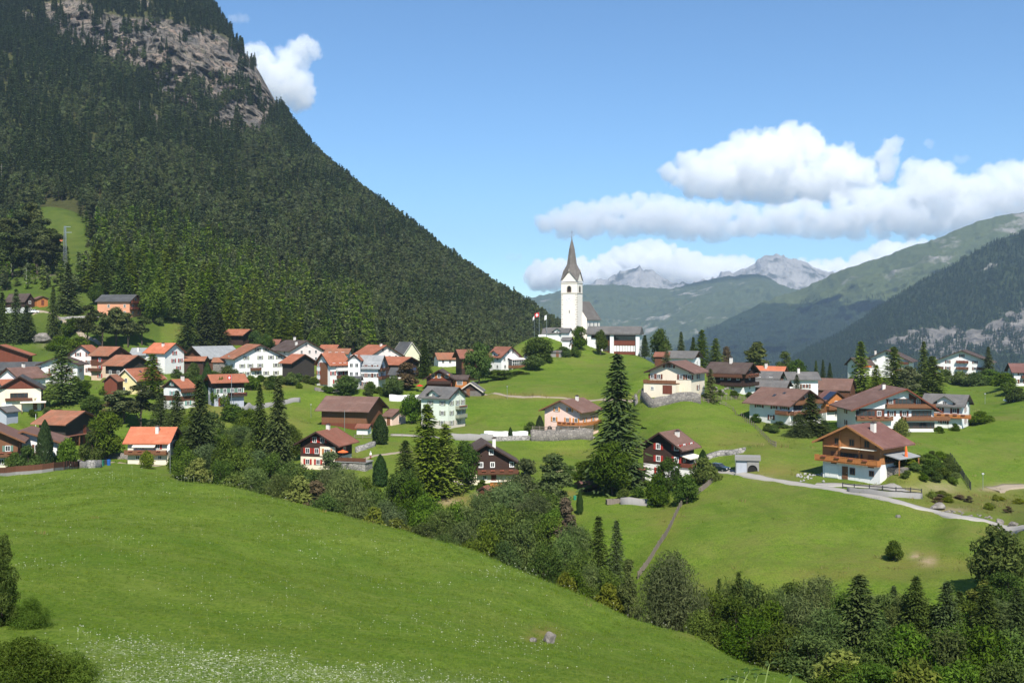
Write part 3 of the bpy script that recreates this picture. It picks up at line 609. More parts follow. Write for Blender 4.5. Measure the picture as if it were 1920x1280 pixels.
def crown_mesh(name,C,U,W,T,mat):
    V,Q=quadset(C,U,W); return np_mesh(name,V,Q,[mat],tint=T)
def far_tree(name,C,U,W,T,mat,Ht,r):      # one mesh with a trunk, for woods seen from far off
    V,Q=quadset(C,U,W); n=len(V); tv=[];tq=[]
    for z,rr in ((-1.5,r),(Ht*.8,r*.3)):
        for k in range(4): tv.append((rr*cos(k*pi/2),rr*sin(k*pi/2),z))
    for k in range(4): tq.append((n+k,n+(k+1)%4,n+4+(k+1)%4,n+4+k))
    return np_mesh(name,np.r_[V,tv],np.r_[Q,tq],[mat,M['bark']],tint=np.r_[T,[.3]*4],mi=[0]*len(Q)+[1]*4)
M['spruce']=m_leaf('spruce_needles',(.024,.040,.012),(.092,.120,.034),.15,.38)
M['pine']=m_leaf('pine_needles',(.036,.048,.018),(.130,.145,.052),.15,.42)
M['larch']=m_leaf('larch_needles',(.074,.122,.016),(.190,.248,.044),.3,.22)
M['leaf']=m_leaf('broad_leaves',(.034,.064,.011),(.130,.180,.034),.3,.25)
M['leafpale']=m_leaf('grey_green_willow_leaves',(.050,.080,.022),(.165,.205,.070),.3,.25)
M['leafyel']=m_leaf('yellow_green_leaves',(.065,.095,.012),(.200,.225,.035),.3,.25)
M['leafred']=m_leaf('brownish_leaves',(.070,.056,.030),(.165,.125,.068),.2,.2)
M['thuja']=m_leaf('dense_cypress_leaves',(.018,.040,.013),(.075,.115,.038),.15,.15)
M['hazewood']=m_leaf('far_spruce_needles',(.016,.034,.014),(.055,.082,.032),.1,.35)
# ------------------------------------------------------------ the wooded mountain on the left
def ptl(L): return [((px-960)/F,d,(HZ-py)/F) for px,py,d in L]
MT=TPS(ptl([(-500,520,480),(-200,490,520),(0,480,585),(70,430,650),(110,398,690),(160,470,580),(300,545,520),(450,600,490),(600,650,490),(760,675,530),(900,690,570),(1060,700,650),(1200,760,720),
 (-300,250,900),(0,230,900),(200,320,800),(400,390,800),(600,500,740),(800,575,800),(950,630,850),(0,110,1080),(200,160,1060),(330,250,1000),(480,290,1000),(430,240,1080),(520,240,1180),(250,150,1130),
 (60,30,1250),(200,40,1240),(330,80,1230),(420,120,1260),
 (385,5,1400),(478,122,1350),(530,215,1330),(640,350,1260),(760,437,1200),(890,528,1150),(1000,592,1120),(1060,632,1100),(1150,690,1100),
 (200,-150,1500),(0,-230,1600),(-400,-300,1700),(480,260,1560),(640,440,1450),(890,610,1370),(1060,710,1320),(385,130,1650),(200,-20,1760),(760,520,1400),(0,-150,1800),(1150,780,1300),(1200,800,900)]),lam=2e-4)
NU2,ND2=640,560
u=np.linspace(-.85,.16,NU2); l=np.linspace(math.log(470),math.log(1850),ND2); U2,L2=np.meshgrid(u,l); D2=np.exp(L2); V2=MT(U2,D2)
PX2=960+F*U2; PY2=HZ-F*V2
from math import inf
def polymask(px,py,poly,soft):
    poly=np.array(poly,float); n=len(poly); ins=np.zeros(px.shape,bool); dist=np.full(px.shape,1e9)
    for i in range(n):
        x0,y0=poly[i]; x1,y1=poly[(i+1)%n]
        c=((y0>py)!=(y1>py))&(px<(x1-x0)*(py-y0)/(y1-y0+1e-9)+x0); ins^=c
        t=np.clip(((px-x0)*(x1-x0)+(py-y0)*(y1-y0))/((x1-x0)**2+(y1-y0)**2),0,1)
        dist=np.minimum(dist,np.hypot(px-(x0+t*(x1-x0)),py-(y0+t*(y1-y0))))
    return sstep(np.where(ins,dist,-dist),-soft,soft)
CLIFF=[(98,22),(150,8),(215,18),(260,20),(330,38),(385,50),(430,72),(470,102),(497,140),(520,172),(537,207),(505,220),(480,248),(430,236),(395,236),(340,196),(280,168),(240,140),(215,118),(160,98),(115,78)]
q3=np.c_[(U2*D2).ravel(),D2.ravel(),(V2*D2).ravel()]
nn=(fbm(q3/90.,4,21)-.47).reshape(U2.shape)
rockm=polymask(PX2+nn*90,PY2+nn*70,CLIFF,16)*(D2>850)
spots=blobs(PX2,PY2,[(52,28,12,26,1),(85,20,14,8,.9),(175,14,30,8,.9),(260,6,30,8,.9),(350,36,24,10,.9),(320,400,12,14,1),(575,412,10,7,1),(600,425,14,5,.9),(290,225,12,16,.9),(400,310,7,14,1),(365,300,7,14,.9),(110,265,60,4,.9),(160,280,40,4,.9),(440,395,16,7,.6),(650,430,20,12,.6),(60,250,20,3,.8),(510,240,30,10,.8),(360,270,5,30,.7),(545,345,6,22,.6),(680,360,12,4,.5),(560,430,6,10,.7)])
rockm=np.maximum(rockm,spots*sstep(fbm(q3/22.,3,5).reshape(U2.shape),.3,.55))
# crags
rid=(fbm(q3*[1/26.,1/40.,1/120.],5,31,True)-.5).reshape(U2.shape); rid2=(fbm(q3*[1/7.,1/10.,1/34.],4,41,True)-.5).reshape(U2.shape)
steep=polymask(PX2,PY2,CLIFF,30)*(D2>850)
D2b=D2-(rid*70+rid2*26)*steep
Vx=np.c_[(U2*D2b).ravel(),D2b.ravel(),(V2*D2b+nn*8).ravel()]
idx=np.arange(NU2*ND2).reshape(ND2,NU2); Q2=np.stack([idx[:-1,:-1],idx[:-1,1:],idx[1:,1:],idx[1:,:-1]],-1).reshape(-1,4)
def mountain_mat():
    m,T=newmat('wooded_mountain_slope'); v=coords(T)
    a=T('ShaderNodeAttribute',attribute_name='rock').outputs['Fac']
    n=noise(T,coords(T,(1,1,.6)),.045,8,.68); n2=noise(T,coords(T,(1,1,.35)),.16,6,.65); n3=noise(T,v,.02,4)
    rc=ramp(T,n,[(.30,(.085,.078,.068)),(.44,(.20,.175,.150)),(.56,(.31,.260,.210)),(.70,(.45,.345,.265))])
    rc=mixc(T,ramp(T,n3,[(.45,(0,0,0)),(.6,(.6,.6,.6))]),rc,(.145,.145,.150)); rc=mixc(T,ramp(T,noise(T,coords(T,(1,1,.2)),.08,6,.7),[(.54,(0,0,0)),(.60,(.7,.7,.7))]),rc,(.36,.26,.20)); rc=mixc(T,ramp(T,noise(T,coords(T,(1,1,.16)),.22,5,.7),[(.56,(0,0,0)),(.60,(.8,.8,.8))]),rc,(.03,.03,.026))
    rc=mixc(T,ramp(T,n2,[(.48,(0,0,0)),(.58,(.85,.85,.85))]),rc,(.040,.038,.032))
    rc=mixc(T,ramp(T,noise(T,v,.12,5,.7),[(.56,(0,0,0)),(.66,(.7,.7,.7))]),rc,(.075,.085,.035))
    gr=mixc(T,n2,(.050,.060,.020),(.125,.125,.045))
    c=mixc(T,mth(T,'MULTIPLY',mth(T,'SUBTRACT',mth(T,'ADD',a,mth(T,'MULTIPLY',n2,.7)),.6,clamp=True),3.,clamp=True),gr,rc)
    return finish(T,m,c,1,.05,mth(T,'ADD',n,n2),1.,9.)
M['mountain']=mountain_mat()
me=np_mesh('mountain',Vx,Q2,[M['mountain']],smooth=True)
at=me.attributes.new('rock','FLOAT','POINT'); at.data.foreach_set('value',rockm.ravel().astype(np.float32))
tag(link('mountain',me),kind='structure')

M['sprucefar']=m_leaf('spruce_wood_needles',(.032,.050,.017),(.086,.112,.040),.12,.36)
M['pinefar']=m_leaf('pine_wood_needles',(.046,.062,.024),(.112,.132,.050),.12,.38)
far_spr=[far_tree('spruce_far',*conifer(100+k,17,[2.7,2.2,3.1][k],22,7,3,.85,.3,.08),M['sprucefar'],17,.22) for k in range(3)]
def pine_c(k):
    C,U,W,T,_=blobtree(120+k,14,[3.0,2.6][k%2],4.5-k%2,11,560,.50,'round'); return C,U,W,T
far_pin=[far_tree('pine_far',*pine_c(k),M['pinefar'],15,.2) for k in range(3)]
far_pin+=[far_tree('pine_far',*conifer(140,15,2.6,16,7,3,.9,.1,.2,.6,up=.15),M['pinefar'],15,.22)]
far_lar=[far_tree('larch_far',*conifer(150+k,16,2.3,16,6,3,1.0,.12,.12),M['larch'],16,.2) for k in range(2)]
dead=[]
mb=MB(); mb.tube((0,0,-1),(0.2,0,11),.22,.05,4)
for k in range(9):
    a=k*2.4; z=4+k*.7; mb.tube((0,0,z),(1.6*cos(a),1.6*sin(a),z+.5),.07,.02,3,False)
dead=[mb.mesh('dead_tree',M['barkpale'])]
# candidate trees in surface cells, kept by screen-space visible share
def forest(name,label,cat,N,seed,ufun,dens,srcs,pickf,hs,smin=.75,smax=1.2):
    r=np.random.default_rng(seed)
    a=r.uniform(0,NU2-1.001,N); b=np.where(r.uniform(size=N)<.32,r.uniform(.62*ND2,.86*ND2,N),r.uniform(0,ND2-1.001,N)); i=a.astype(int); j=b.astype(int); fa=a-i; fb=b-j
    def samp(A): return A[j,i]*(1-fa)*(1-fb)+A[j,i+1]*fa*(1-fb)+A[j+1,i]*(1-fa)*fb+A[j+1,i+1]*fa*fb
    X=np.c_[samp(Vx[:,0].reshape(U2.shape)),samp(Vx[:,1].reshape(U2.shape)),samp(Vx[:,2].reshape(U2.shape))]
    px=960+F*X[:,0]/X[:,1]; py=HZ-F*X[:,2]/X[:,1]
    k=dens(px,py,X[:,1],samp(rockm),r)
    X=X[k]; n=len(X); px=px[k]; py=py[k]
    print(name,n)
    o=scatter(name,X,r.uniform(0,6.28,n),np.c_[(s:=r.uniform(smin,smax,n))*r.uniform(.85,1.15,n),s*r.uniform(.85,1.15,n),s],pickf(px,py,X,r),srcs)
    tag(o,label,cat,kind='stuff'); return X
def dens_f(px,py,d,rk,r):
    cell=(d/900.)**2                                # samples are even in (u, ln d): thin the near ones
    k=(px>-190)&(px<1180)&(py>-70)&(d<1480)
    rkc=polymask(px,py,CLIFF,12)
    ledge=fbm(np.c_[px/26.,py/16.,px*0],3,77)
    k&=(r.uniform(size=len(px))<np.clip(cell*1.25,.25,1))
    k&=~((rk>.35)&~((rkc>.3)&(ledge>.515)&(r.uniform(size=len(px))<.8)))
    k&=~((px<170)&(py>385)&(d<700)&(r.uniform(size=len(px))<.6))
    k&=~((abs(px-112)<34+.2*(py-400))&(py>378)&(py<520)&(px>60))
    return k
def pick_f(px,py,X,r):
    n=len(px); w=fbm(np.c_[px/70.,py/45.,px*0],3,91)
    sp=w+.0006*(400-py)+.16*(r.uniform(size=n)-.5)>.5
    o=np.where(sp,r.integers(0,3,n),r.integers(3,7,n))
    la=((py>430-.0*px)&(px<700)&(py>330+.42*px-40+60*(w-.5))&(r.uniform(size=n)<.55)); o=np.where(la,r.integers(7,9,n),o)
    return np.where(r.uniform(size=n)<.008,9,o)
forest('mountain_forest','dense dark spruce and pine forest covering the mountain slope below the cliff','forest',74000,5,None,dens_f,far_spr+far_pin+far_lar+dead,pick_f,15,.55,1.12)

# ------------------------------------------------------------ mountains across the valley (kilometres away)
def ridge(name,top,base,dt,db,n,rows,amp,seed,mat,back=.22,bulge=.0,rg=1/420.,crest=.12,jag=0.):
    top=np.array(top,float); base=np.array(base,float)
    px=np.linspace(top[0,0],top[-1,0],n); pt=np.interp(px,top[:,0],top[:,1]); pb=np.interp(px,base[:,0],base[:,1])
    dt=np.interp(px,*zip(*dt)); db=np.interp(px,*zip(*db))
    t=np.linspace(-back,1,rows)[:,None]; tt=np.clip(t,0,1)
    d=dt+(db-dt)*t; py=pt+(pb-pt)*np.where(t<0,-t*1.4,tt**(1+bulge)); u=(px-960)/F
    X=np.stack([u*d,d,(HZ-py)/F*d],-1).reshape(-1,3)
    f=fbm(X*[rg,rg,rg*.6],5,seed,True)-.55; g=fbm(X*rg*4,4,seed+9,True)-.5
    e=np.clip(np.abs(t)*5,crest,1)*np.ones_like(d)
    X[:,1]-=(f*amp+g*amp*.22)*e.ravel(); ez=(np.clip(np.abs(t)*4,.05,1)*np.ones_like(d)).ravel(); X[:,2]+=(f*amp*.24+g*amp*.08)*ez
    if jag:
        pp_=np.c_[(np.ones_like(d)*px).ravel(),(t*30*np.ones_like(d)).ravel(),np.zeros(d.size)]; X[:,2]+=jag*(fbm(pp_/17.,5,seed+3,True)-.55)*(np.exp(-np.abs(t)*2.5)*np.ones_like(d)).ravel()
    i=np.arange(rows*n).reshape(rows,n); Qr=np.stack([i[:-1,:-1],i[1:,:-1],i[1:,1:],i[:-1,1:]],-1).reshape(-1,4)
    me=np_mesh(name,X,Qr,[mat],smooth=True)
    tag(link(name,me),kind='structure'); return X.reshape(rows,n,3)
def far_mat(name,grass1,grass2,rock1,rock2,sc,rlev,alt=None,wood=None):
    m,T=newmat(name); v=coords(T); n=noise(T,v,sc,8,.62); n2=noise(T,coords(T,(1,1,.4)),sc*4,7,.65)
    g=mixc(T,n2,grass1,grass2); r=mixc(T,n2,rock1,rock2)
    k=mth(T,'ADD',n,mth(T,'MULTIPLY',n2,.35))
    if alt is not None:
        z=T('ShaderNodeSeparateXYZ',{'Vector':v}).outputs[2]
        k=mth(T,'ADD',k,mth(T,'MULTIPLY',mth(T,'SUBTRACT',z,alt[0]),1/alt[1]))
    f=ramp(T,k,[(rlev,(0,0,0)),(min(1,rlev+.10),(1,1,1))])
    c=mixc(T,f,g,r)
    if wood is not None:
        wn=noise(T,v,sc*1.3,6,.6,.5); wz=mth(T,'SUBTRACT',wn,mth(T,'MULTIPLY',mth(T,'SUBTRACT',z,wood),1/260.))
        c=mixc(T,ramp(T,wz,[(.5,(0,0,0)),(.56,(1,1,1))]),c,(.020,.032,.014))
    return finish(T,m,c,1,.03,mth(T,'ADD',n,mth(T,'MULTIPLY',n2,.6)),1.,40.)
M['alp']=far_mat('alpine_pasture',(.028,.046,.020),(.100,.112,.050),(.22,.20,.17),(.38,.35,.31),.0030,.76)
M['peak']=far_mat('bare_rock_peak',(.055,.058,.050),(.10,.10,.085),(.16,.155,.155),(.42,.40,.375),.0030,.55)
M['alpr']=far_mat('upper_pasture_slope',(.050,.070,.026),(.092,.106,.044),(.18,.17,.15),(.28,.26,.235),.0030,.845,(190,1400),95)
M['fwood']=far_mat('far_wooded_slope',(.016,.026,.011),(.040,.052,.022),(.30,.28,.25),(.46,.43,.39),.003,.80)
ridge('mountain',[(1030,560),(1085,540),(1110,530),(1150,517),(1180,503),(1200,500),(1218,506),(1245,522),(1265,533),(1290,531),(1340,522),(1350,511),(1370,513),(1395,503),(1410,494),(1430,482),(1445,478),(1482,483),(1500,489),(1530,500),(1558,511),(1600,524),(1660,545)],
 [(1030,640),(1300,620),(1660,640)],[(1030,10000),(1400,9800),(1660,9600)],[(1030,8200),(1660,8200)],560,80,420,51,M['peak'],rg=1/420.,crest=.33,jag=75)
A1=ridge('mountain',[(930,575),(985,562),(1003,556),(1050,546),(1100,533),(1160,534),(1210,540),(1260,540),(1310,528),(1370,517),(1420,514),(1440,520),(1455,531),(1480,540),(1560,560),(1700,600)],
 [(930,690),(1200,690),(1300,660),(1700,690)],[(930,8000),(1700,7600)],[(930,5600),(1700,5600)],760,110,420,61,M['alp'],rg=1/650.,crest=.16,jag=22)
A2=ridge('mountain',[(1150,700),(1255,662),(1280,642),(1320,622),(1380,592),(1440,562),(1500,542),(1560,514),(1600,499),(1640,487),(1700,466),(1760,446),(1830,416),(1880,403),(1925,400),(2100,370),(2300,360)],
 [(1150,740),(1500,730),(2300,740)],[(1150,4700),(1500,5600),(2300,5600)],[(1150,3900),(2300,3900)],420,150,520,71,M['alpr'],rg=1/480.,crest=.14,jag=20)
A3=ridge('mountain',[(1400,730),(1480,676),(1510,656),(1560,634),(1610,604),(1640,580),(1690,550),(1740,520),(1790,495),(1830,470),(1870,450),(1920,434),(2100,370),(2300,330)],
 [(1400,760),(2300,760)],[(1400,3300),(2300,3600)],[(1400,2500),(2300,2500)],420,130,170,81,M['fwood'],rg=1/330.)
# cliff band on the near slope, as its own rock skin
r=np.random.default_rng(3)
def band(A,keep,N,seed,srcs,sc,name,label):
    r=np.random.default_rng(seed); R_,n,_=A.shape
    a=r.uniform(0,n-1.001,N); b=r.uniform(0,R_-1.001,N); i=a.astype(int); j=b.astype(int); fa=(a-i)[:,None]; fb=(b-j)[:,None]
    X=A[j,i]*(1-fa)*(1-fb)+A[j,i+1]*fa*(1-fb)+A[j+1,i]*(1-fa)*fb+A[j+1,i+1]*fa*fb
    px=960+F*X[:,0]/X[:,1]; py=HZ-F*X[:,2]/X[:,1]; k=(px>1150)&(px<1990)&keep(px,py,X,r); X=X[k]; n=len(X); print(name,n)
    o=scatter(name,X,r.uniform(0,6.28,n),r.uniform(.8,1.3,n)*sc,r.integers(0,len(srcs),n),srcs); tag(o,label,'forest',kind='stuff')
lowt=[far_tree('spruce_distant',*conifer(170+k,18,3.6,9,5,2,2.0,.3,.05),M['hazewood'],18,.2) for k in range(2)]
ROCKP=[(1640,640),(1690,628),(1720,612),(1760,618),(1790,606),(1810,628),(1850,612),(1880,600),(1930,560),(1990,545),(1990,640),(1900,655),(1850,650),(1820,650),(1790,672),(1745,668),(1700,650)]
def k3(px,py,X,r):
    w=fbm(np.c_[px/18.,py/12.,px*0],3,15)
    rk=polymask(px+(w-.5)*60,py+(w-.5)*40,ROCKP,8)
    return ~((rk>.5)&(w>.47))&~((w>.63)&(py<560))&(py<735)
def k2(px,py,X,r):
    w=fbm(np.c_[px/38.,py/60.,px*0],4,25); line=np.interp(px,[1150,1260,1400,1560,1620,1700,1800,1900,2000],[600,640,600,556,556,560,530,520,500])+40*(w-.5)
    return (py>line)&~((abs(px-(1600+(py-540)*.42))<16)&(w<.56))&(py<735)&(r.uniform(size=len(px))<.35+.65*sstep(py-line,0,40))
band(A3,k3,30000,31,lowt,.62,'valley_forest','dark spruce forest on the near slope across the valley around the pale cliffs')
band(A2,k2,30000,32,lowt,.75,'valley_forest','bluish spruce forest on the far slope across the valley below the pastures')
# pale cliffs: re-colour by an attribute on the near slope
for o in list(bpy.data.objects):
    if o.data and o.data.materials and o.data.materials[0]==M['fwood']:
        co=np.empty(len(o.data.vertices)*3,np.float32); o.data.vertices.foreach_get('co',co); co=co.reshape(-1,3)
        px=960+F*co[:,0]/co[:,1]; py=HZ-F*co[:,2]/co[:,1]; w=fbm(np.c_[px/18.,py/12.,px*0],3,15)
        at=o.data.attributes.new('rock','FLOAT','POINT'); at.data.foreach_set('value',polymask(px+(w-.5)*60,py+(w-.5)*40,ROCKP,10).astype(np.float32))
m=M['fwood']; T=NT(m.node_tree); bs=[n for n in m.node_tree.nodes if n.type=='BSDF_PRINCIPLED'][0]
a=T('ShaderNodeAttribute',attribute_name='rock').outputs['Fac']; v=coords(T); n=noise(T,coords(T,(1,1,.25)),.02,6,.65); n2=noise(T,v,.008,5)
rc=ramp(T,n,[(.3,(.06,.058,.055)),(.5,(.15,.138,.125)),(.7,(.26,.238,.212))])
old=bs.inputs['Base Color'].links[0].from_socket
f=mth(T,'MULTIPLY',mth(T,'SUBTRACT',mth(T,'ADD',a,mth(T,'MULTIPLY',n2,.5)),.6,clamp=True),4,clamp=True)
T.l.new(mixc(T,f,old,rc),bs.inputs['Base Color'])
# valley floor sheet out to the horizon
mb=MB(); mb.add([(-13000,700,-420),(13000,700,-420),(13000,10900,-420),(-13000,10900,-420)],[(0,1,2,3)])
tag(mb.build('valley_floor',M['alp']),kind='structure')
# ------------------------------------------------------------ house builder
WC={}
def wmeshes(w,h,n,bar,fm):
    key=(round(w,2),round(h,2),n,bar,fm)
    if key in WC: return WC[key]
    f=MB(); b=bar
    f.box(-w/2,w/2,-.07,.03,h/2-b,h/2); f.box(-w/2,w/2,-.09,.03,-h/2,-h/2+b)
    f.box(-w/2,-w/2+b,-.07,.03,-h/2+b,h/2-b); f.box(w/2-b,w/2,-.07,.03,-h/2+b,h/2-b)
    for k in range(1,n):
        x=-w/2+w*k/n; f.box(x-.035,x+.035,-.055,.03,-h/2+b,h/2-b)
    g=MB().box(-w/2+b,w/2-b,-.025,.02,-h/2+b,h/2-b)
    WC[key]=(f.mesh('window',M[fm]),g.mesh('pane',M['glass'])); return WC[key]
SH={}
def shut_mesh(h,mt):
    if (h,mt) not in SH:
        b=MB().box(-.24,.24,-.07,.02,-h/2,h/2)
        for k in range(5): b.box(-.2,.2,-.085,-.07,-h/2+.1+k*h/5.4,-h/2+.1+k*h/5.4+.1)
        SH[(h,mt)]=b.mesh('shutter',M[mt])
    return SH[(h,mt)]
def add_win(par,x,y,z,rz,w=1.0,h=1.2,n=2,shut=None,fm='frame',bar=.10):
    fme,gme=wmeshes(w,h,n,bar,fm); o=link('window',fme,par,(x,y,z),rz); link('pane',gme,o)
    if shut:
        for s in (-1,1): link('shutter',shut_mesh(h,shut),o,(s*(w/2+.27),0,0))
    return o
def house(h):
    d=h['d'];k=d/F;ph=R(h['phi']); u=(h['cx']-960)/F
    W,L,th,c=hgeom(h); sgn=1 if h['phi']>0 else -1
    hw=h['ev']*k; rp=h['rise']*k; vo=(c.z+hw+rp)/d; hr=max(.6,rp+vo*W/2*abs(sin(ph)))
    ax=h.get('ax',.5); xa=-W/2+ax*W; ov=h.get('ov',.9); st=h.get('st',2.7)
    if min(W,L)<5: ov=min(ov,.5)
    catn={'farmhouse':'house','villa':'house','chalet':'chalet'}.get(h['name'],h['name'])
    ro=empty(h['name'],c,th); tag(ro,h['label'],catn)
    def fp(fc,f,out=0.):
        if fc=='g': return (-W/2+f*W,-L/2-out,0.)
        if sgn>0: return (-W/2-out,L/2-f*L,-pi/2)
        return (W/2+out,-L/2+f*L,pi/2)
    FW={'g':W,'s':L}
    # walls
    z0=-4.5; nb=len(h['walls'])
    for i,(fr,mn) in enumerate(h['walls']):
        wood=mn.startswith('w') and mn!='white'; e=.0 if not wood else .04
        b=MB(); z1=hw*fr
        if i<nb-1: b.box(-W/2-e,W/2+e,-L/2-e,L/2+e,z0,z1,caps=False)
        else: b.prism([(-W/2-e,z0),(W/2+e,z0),(W/2+e,hw),(xa,hw+hr),(-W/2-e,hw)],-L/2-e,L/2+e)
        b.build('timber_wall' if wood else 'wall',M[mn],ro); z0=z1
    if h.get('gablemat'):
        zg=hw-.1
        for y0,y1 in ((-L/2-.07,-L/2+.1),(L/2-.1,L/2+.07)):
            b=MB().prism([(-W/2-.05,zg),(W/2+.05,zg),(W/2+.05,hw),(xa,hw+hr-.02),(-W/2-.05,hw)],y0,y1); b.build('gable_wall',M[h['gablemat']],ro)
    # roof
    sl=hr/(ax*W); sr=hr/((1-ax)*W); t=.24; og=ov*.95
    xl,xr=-W/2-ov,W/2+ov; zl,zr=hw-sl*ov,hw-sr*ov; zt=hw+hr
    rb=MB(); y0,y1=-L/2-og,L/2+og
    rb.prism([(xa,zt+t),(xl,zl+t),(xl,zl),(xa,zt),(xr,zr),(xr,zr+t)],y0,y1)
    rf=rb.build('roof',M[h['roof']],ro)
    bg=h.get('barge') or ('wdark' if 'w' not in h else 'wbrown')
    for yy in (y0,y1):
        q=MB(); a,b_=(yy-.06,yy-.005) if yy<0 else (yy+.005,yy+.06)
        q.prism([(xa,zt+t+.03),(xl,zl+t+.03),(xl,zl-.10),(xa,zt-.10)],a,b_); q.build('bargeboard',M[bg],rf)
        q=MB(); q.prism([(xa,zt+t+.03),(xa,zt-.10),(xr,zr-.10),(xr,zr+t+.03)],a,b_); q.build('bargeboard',M[bg],rf)
    if d<330 and L>4:
        for xx,zz in ((xa,zt-.16),(-W/2+.05,hw-.2),(W/2-.05,hw-.2)):
            MB().box(xx-.1,xx+.1,y0+.08,-L/2+.02,zz-.12,zz+.10).build('purlin',M['wdark'],rf)
    def roofz(x): return hw+hr*(1-((xa-x)/(ax*W) if x<xa else (x-xa)/((1-ax)*W)))+t
    # chimneys
    for (xf,yf,hc) in h.get('ch',[]):
        x,y=xf*W,yf*L; z=roofz(x); q=MB().box(x-.36,x+.36,y-.36,y+.36,z-.8,z+hc).build('chimney',M['chim'],ro)
        MB().box(x-.46,x+.46,y-.46,y+.46,z+hc,z+hc+.12).box(x-.2,x+.2,y-.2,y+.2,z+hc+.12,z+hc+.3).build('chimney_cap',M['rdark'],q)
    # openings
    bals=[('g',)+tuple(b) for b in h.get('gb',[])]+[('s',)+tuple(b) for b in h.get('sb',[])]
    tr=h.get('trim'); fm={'frame':'frame','stonetrim':'stonetrim','wlog':'wmid'}.get(tr,'frame'); bar=.17 if tr in('frame','stonetrim') else .10
    far=d>380
    for fc,rows in (('g',h.get('gw',[])),('s',h.get('sw',[]))):
        for i,rw in enumerate(rows):
            if isinstance(rw,int):
                gab=(fc=='g' and i*st+1.7>hw); n=rw
                rw=[(.5+(j-(n-1)/2)*(.26 if gab else .9/max(n,2)*1.0)) for j in range(n)]
            for it in rw:
                f,kd=it if isinstance(it,tuple) else (it,'w')
                if fc=='s' and i*st+2.0>hw+.6: continue
                x,y,rz=fp(fc,f,.045); zc=i*st+1.5
                if fc=='g' and i*st+2.1>hw+hr: continue
                sh=h.get('shut') if kd in('w','w2') and FW[fc]>4.5 else None
                sc=1. if d<300 else 1.08
                if kd=='w': add_win(ro,x,y,zc,rz,1.0*sc,1.2*sc,2,sh,fm,bar)
                elif kd=='w2': add_win(ro,x,y,zc,rz,1.7,1.15,3,sh,fm,bar)
                elif kd=='n': add_win(ro,x,y,zc,rz,.9,.95,2,None,fm,bar)
                elif kd=='b': add_win(ro,x,y,zc,rz,min(4.6,FW[fc]*.42),1.35,5,None,'wbrown' if h['name']!='hut' else 'frame',.1)
                elif kd=='d':
                    q=MB().box(-.55,.55,-.05,.03,-.15,2.05).mesh('door',M['wmid'] if 'dark' not in h['label'] else M['wred']); o=link('door',q,ro,(x,y,i*st+.15),rz)
                    MB().box(.3,.42,-.12,-.05,.9,1.0).build('handle',M['metal'],o)
                elif kd=='g':
                    q=MB().box(-1.3,1.3,-.05,.03,-.1,2.1)
                    for j in range(4): q.box(-1.25,1.25,-.07,-.05,.02+j*.52,.44+j*.52)
                    q.build('garage_door',M['frame'],ro,(x,y,i*st+.1),rz)
                elif kd=='arch':
                    pl=[(-.75,0),(.75,0),(.75,1.5)]+[(.75*cos(a),1.5+.75*sin(a)) for a in np.linspace(.2,pi-.2,9)]+[(-.75,1.5)]
                    MB().prism(pl,-.04,.04).build('door',M['dark'],ro,(x,y,i*st+.1),rz)
    for bb in bals:
        fc,zf,f0,f1,mn=bb; x0=(f0-.5)*FW[fc]; x1=(f1-.5)*FW[fc]; x,y,rz=fp(fc,.5,.0); dp=1.15
        q=MB(); q.box(x0,x1,-dp,.02,-.14,0); q.box(x0,x1,-dp-.06,-dp,.06,.80); q.box(x0-.02,x1+.02,-dp-.09,-dp+.06,.86,.95)
        q.box(x0,x0+.05,-dp,-.01,.06,.86); q.box(x1-.05,x1,-dp,-.01,.06,.86)
        nn=max(1,int((x1-x0)/1.8))
        for j in range(nn+1):
            xx=x0+.05+(x1-x0-.1)*j/nn; q.box(xx-.05,xx+.05,-dp-.085,-dp-.06,-.1,.9)
        q.build('balcony',M[mn],ro,(x,y,zf),rz)
    if min(FW.values())>6 and d<320 and h['name'] in('house','chalet','villa') and not h.get('noboxes') and bals:
        fc,zf,f0,f1,mn=bals[0]; x,y,rz=fp(fc,(f0+f1)/2,.0); 
        for j in range(4):
            a=(f1-f0)*FW[fc]*(-.35+.22*j); MB().box(a-.45,a+.45,-1.42,-1.22,.62,.84).build('flower_box',M['flowerbox'],ro,(x,y,zf),rz)
    # ---- extras
    def dorm(f,wf,ez=.9,rk=.33):
        w=wf*L; x,y,rz=fp('s',f,.0); hh=w*rk; D=W*.5
        q=MB().prism([(-w/2,hw-1.2),(w/2,hw-1.2),(w/2,hw+ez),(0,hw+ez+hh),(-w/2,hw+ez)],-.06,D).build('dormer',M[h['walls'][-1][1]],ro,(x,y,0),rz)
        o_=.7; s_=hh/(w/2)
        MB().prism([(0,hw+ez+hh+.2),(-w/2-o_,hw+ez-s_*o_+.2),(-w/2-o_,hw+ez-s_*o_),(0,hw+ez+hh),(w/2+o_,hw+ez-s_*o_),(w/2+o_,hw+ez-s_*o_+.2)],-.8,D).build('dormer_roof',M[h['roof']],q)
        add_win(q,0,-.09,hw+ez-.55,0,1.0,1.15,2,h.get('shut') if w>4 else None,fm,bar) if w<5 or True else None
    if h.get('gdorm'): dorm(*h['gdorm'])
    if h.get('dormer'): dorm(h['dormer'][1],h['dormer'][2],1.1,.28)
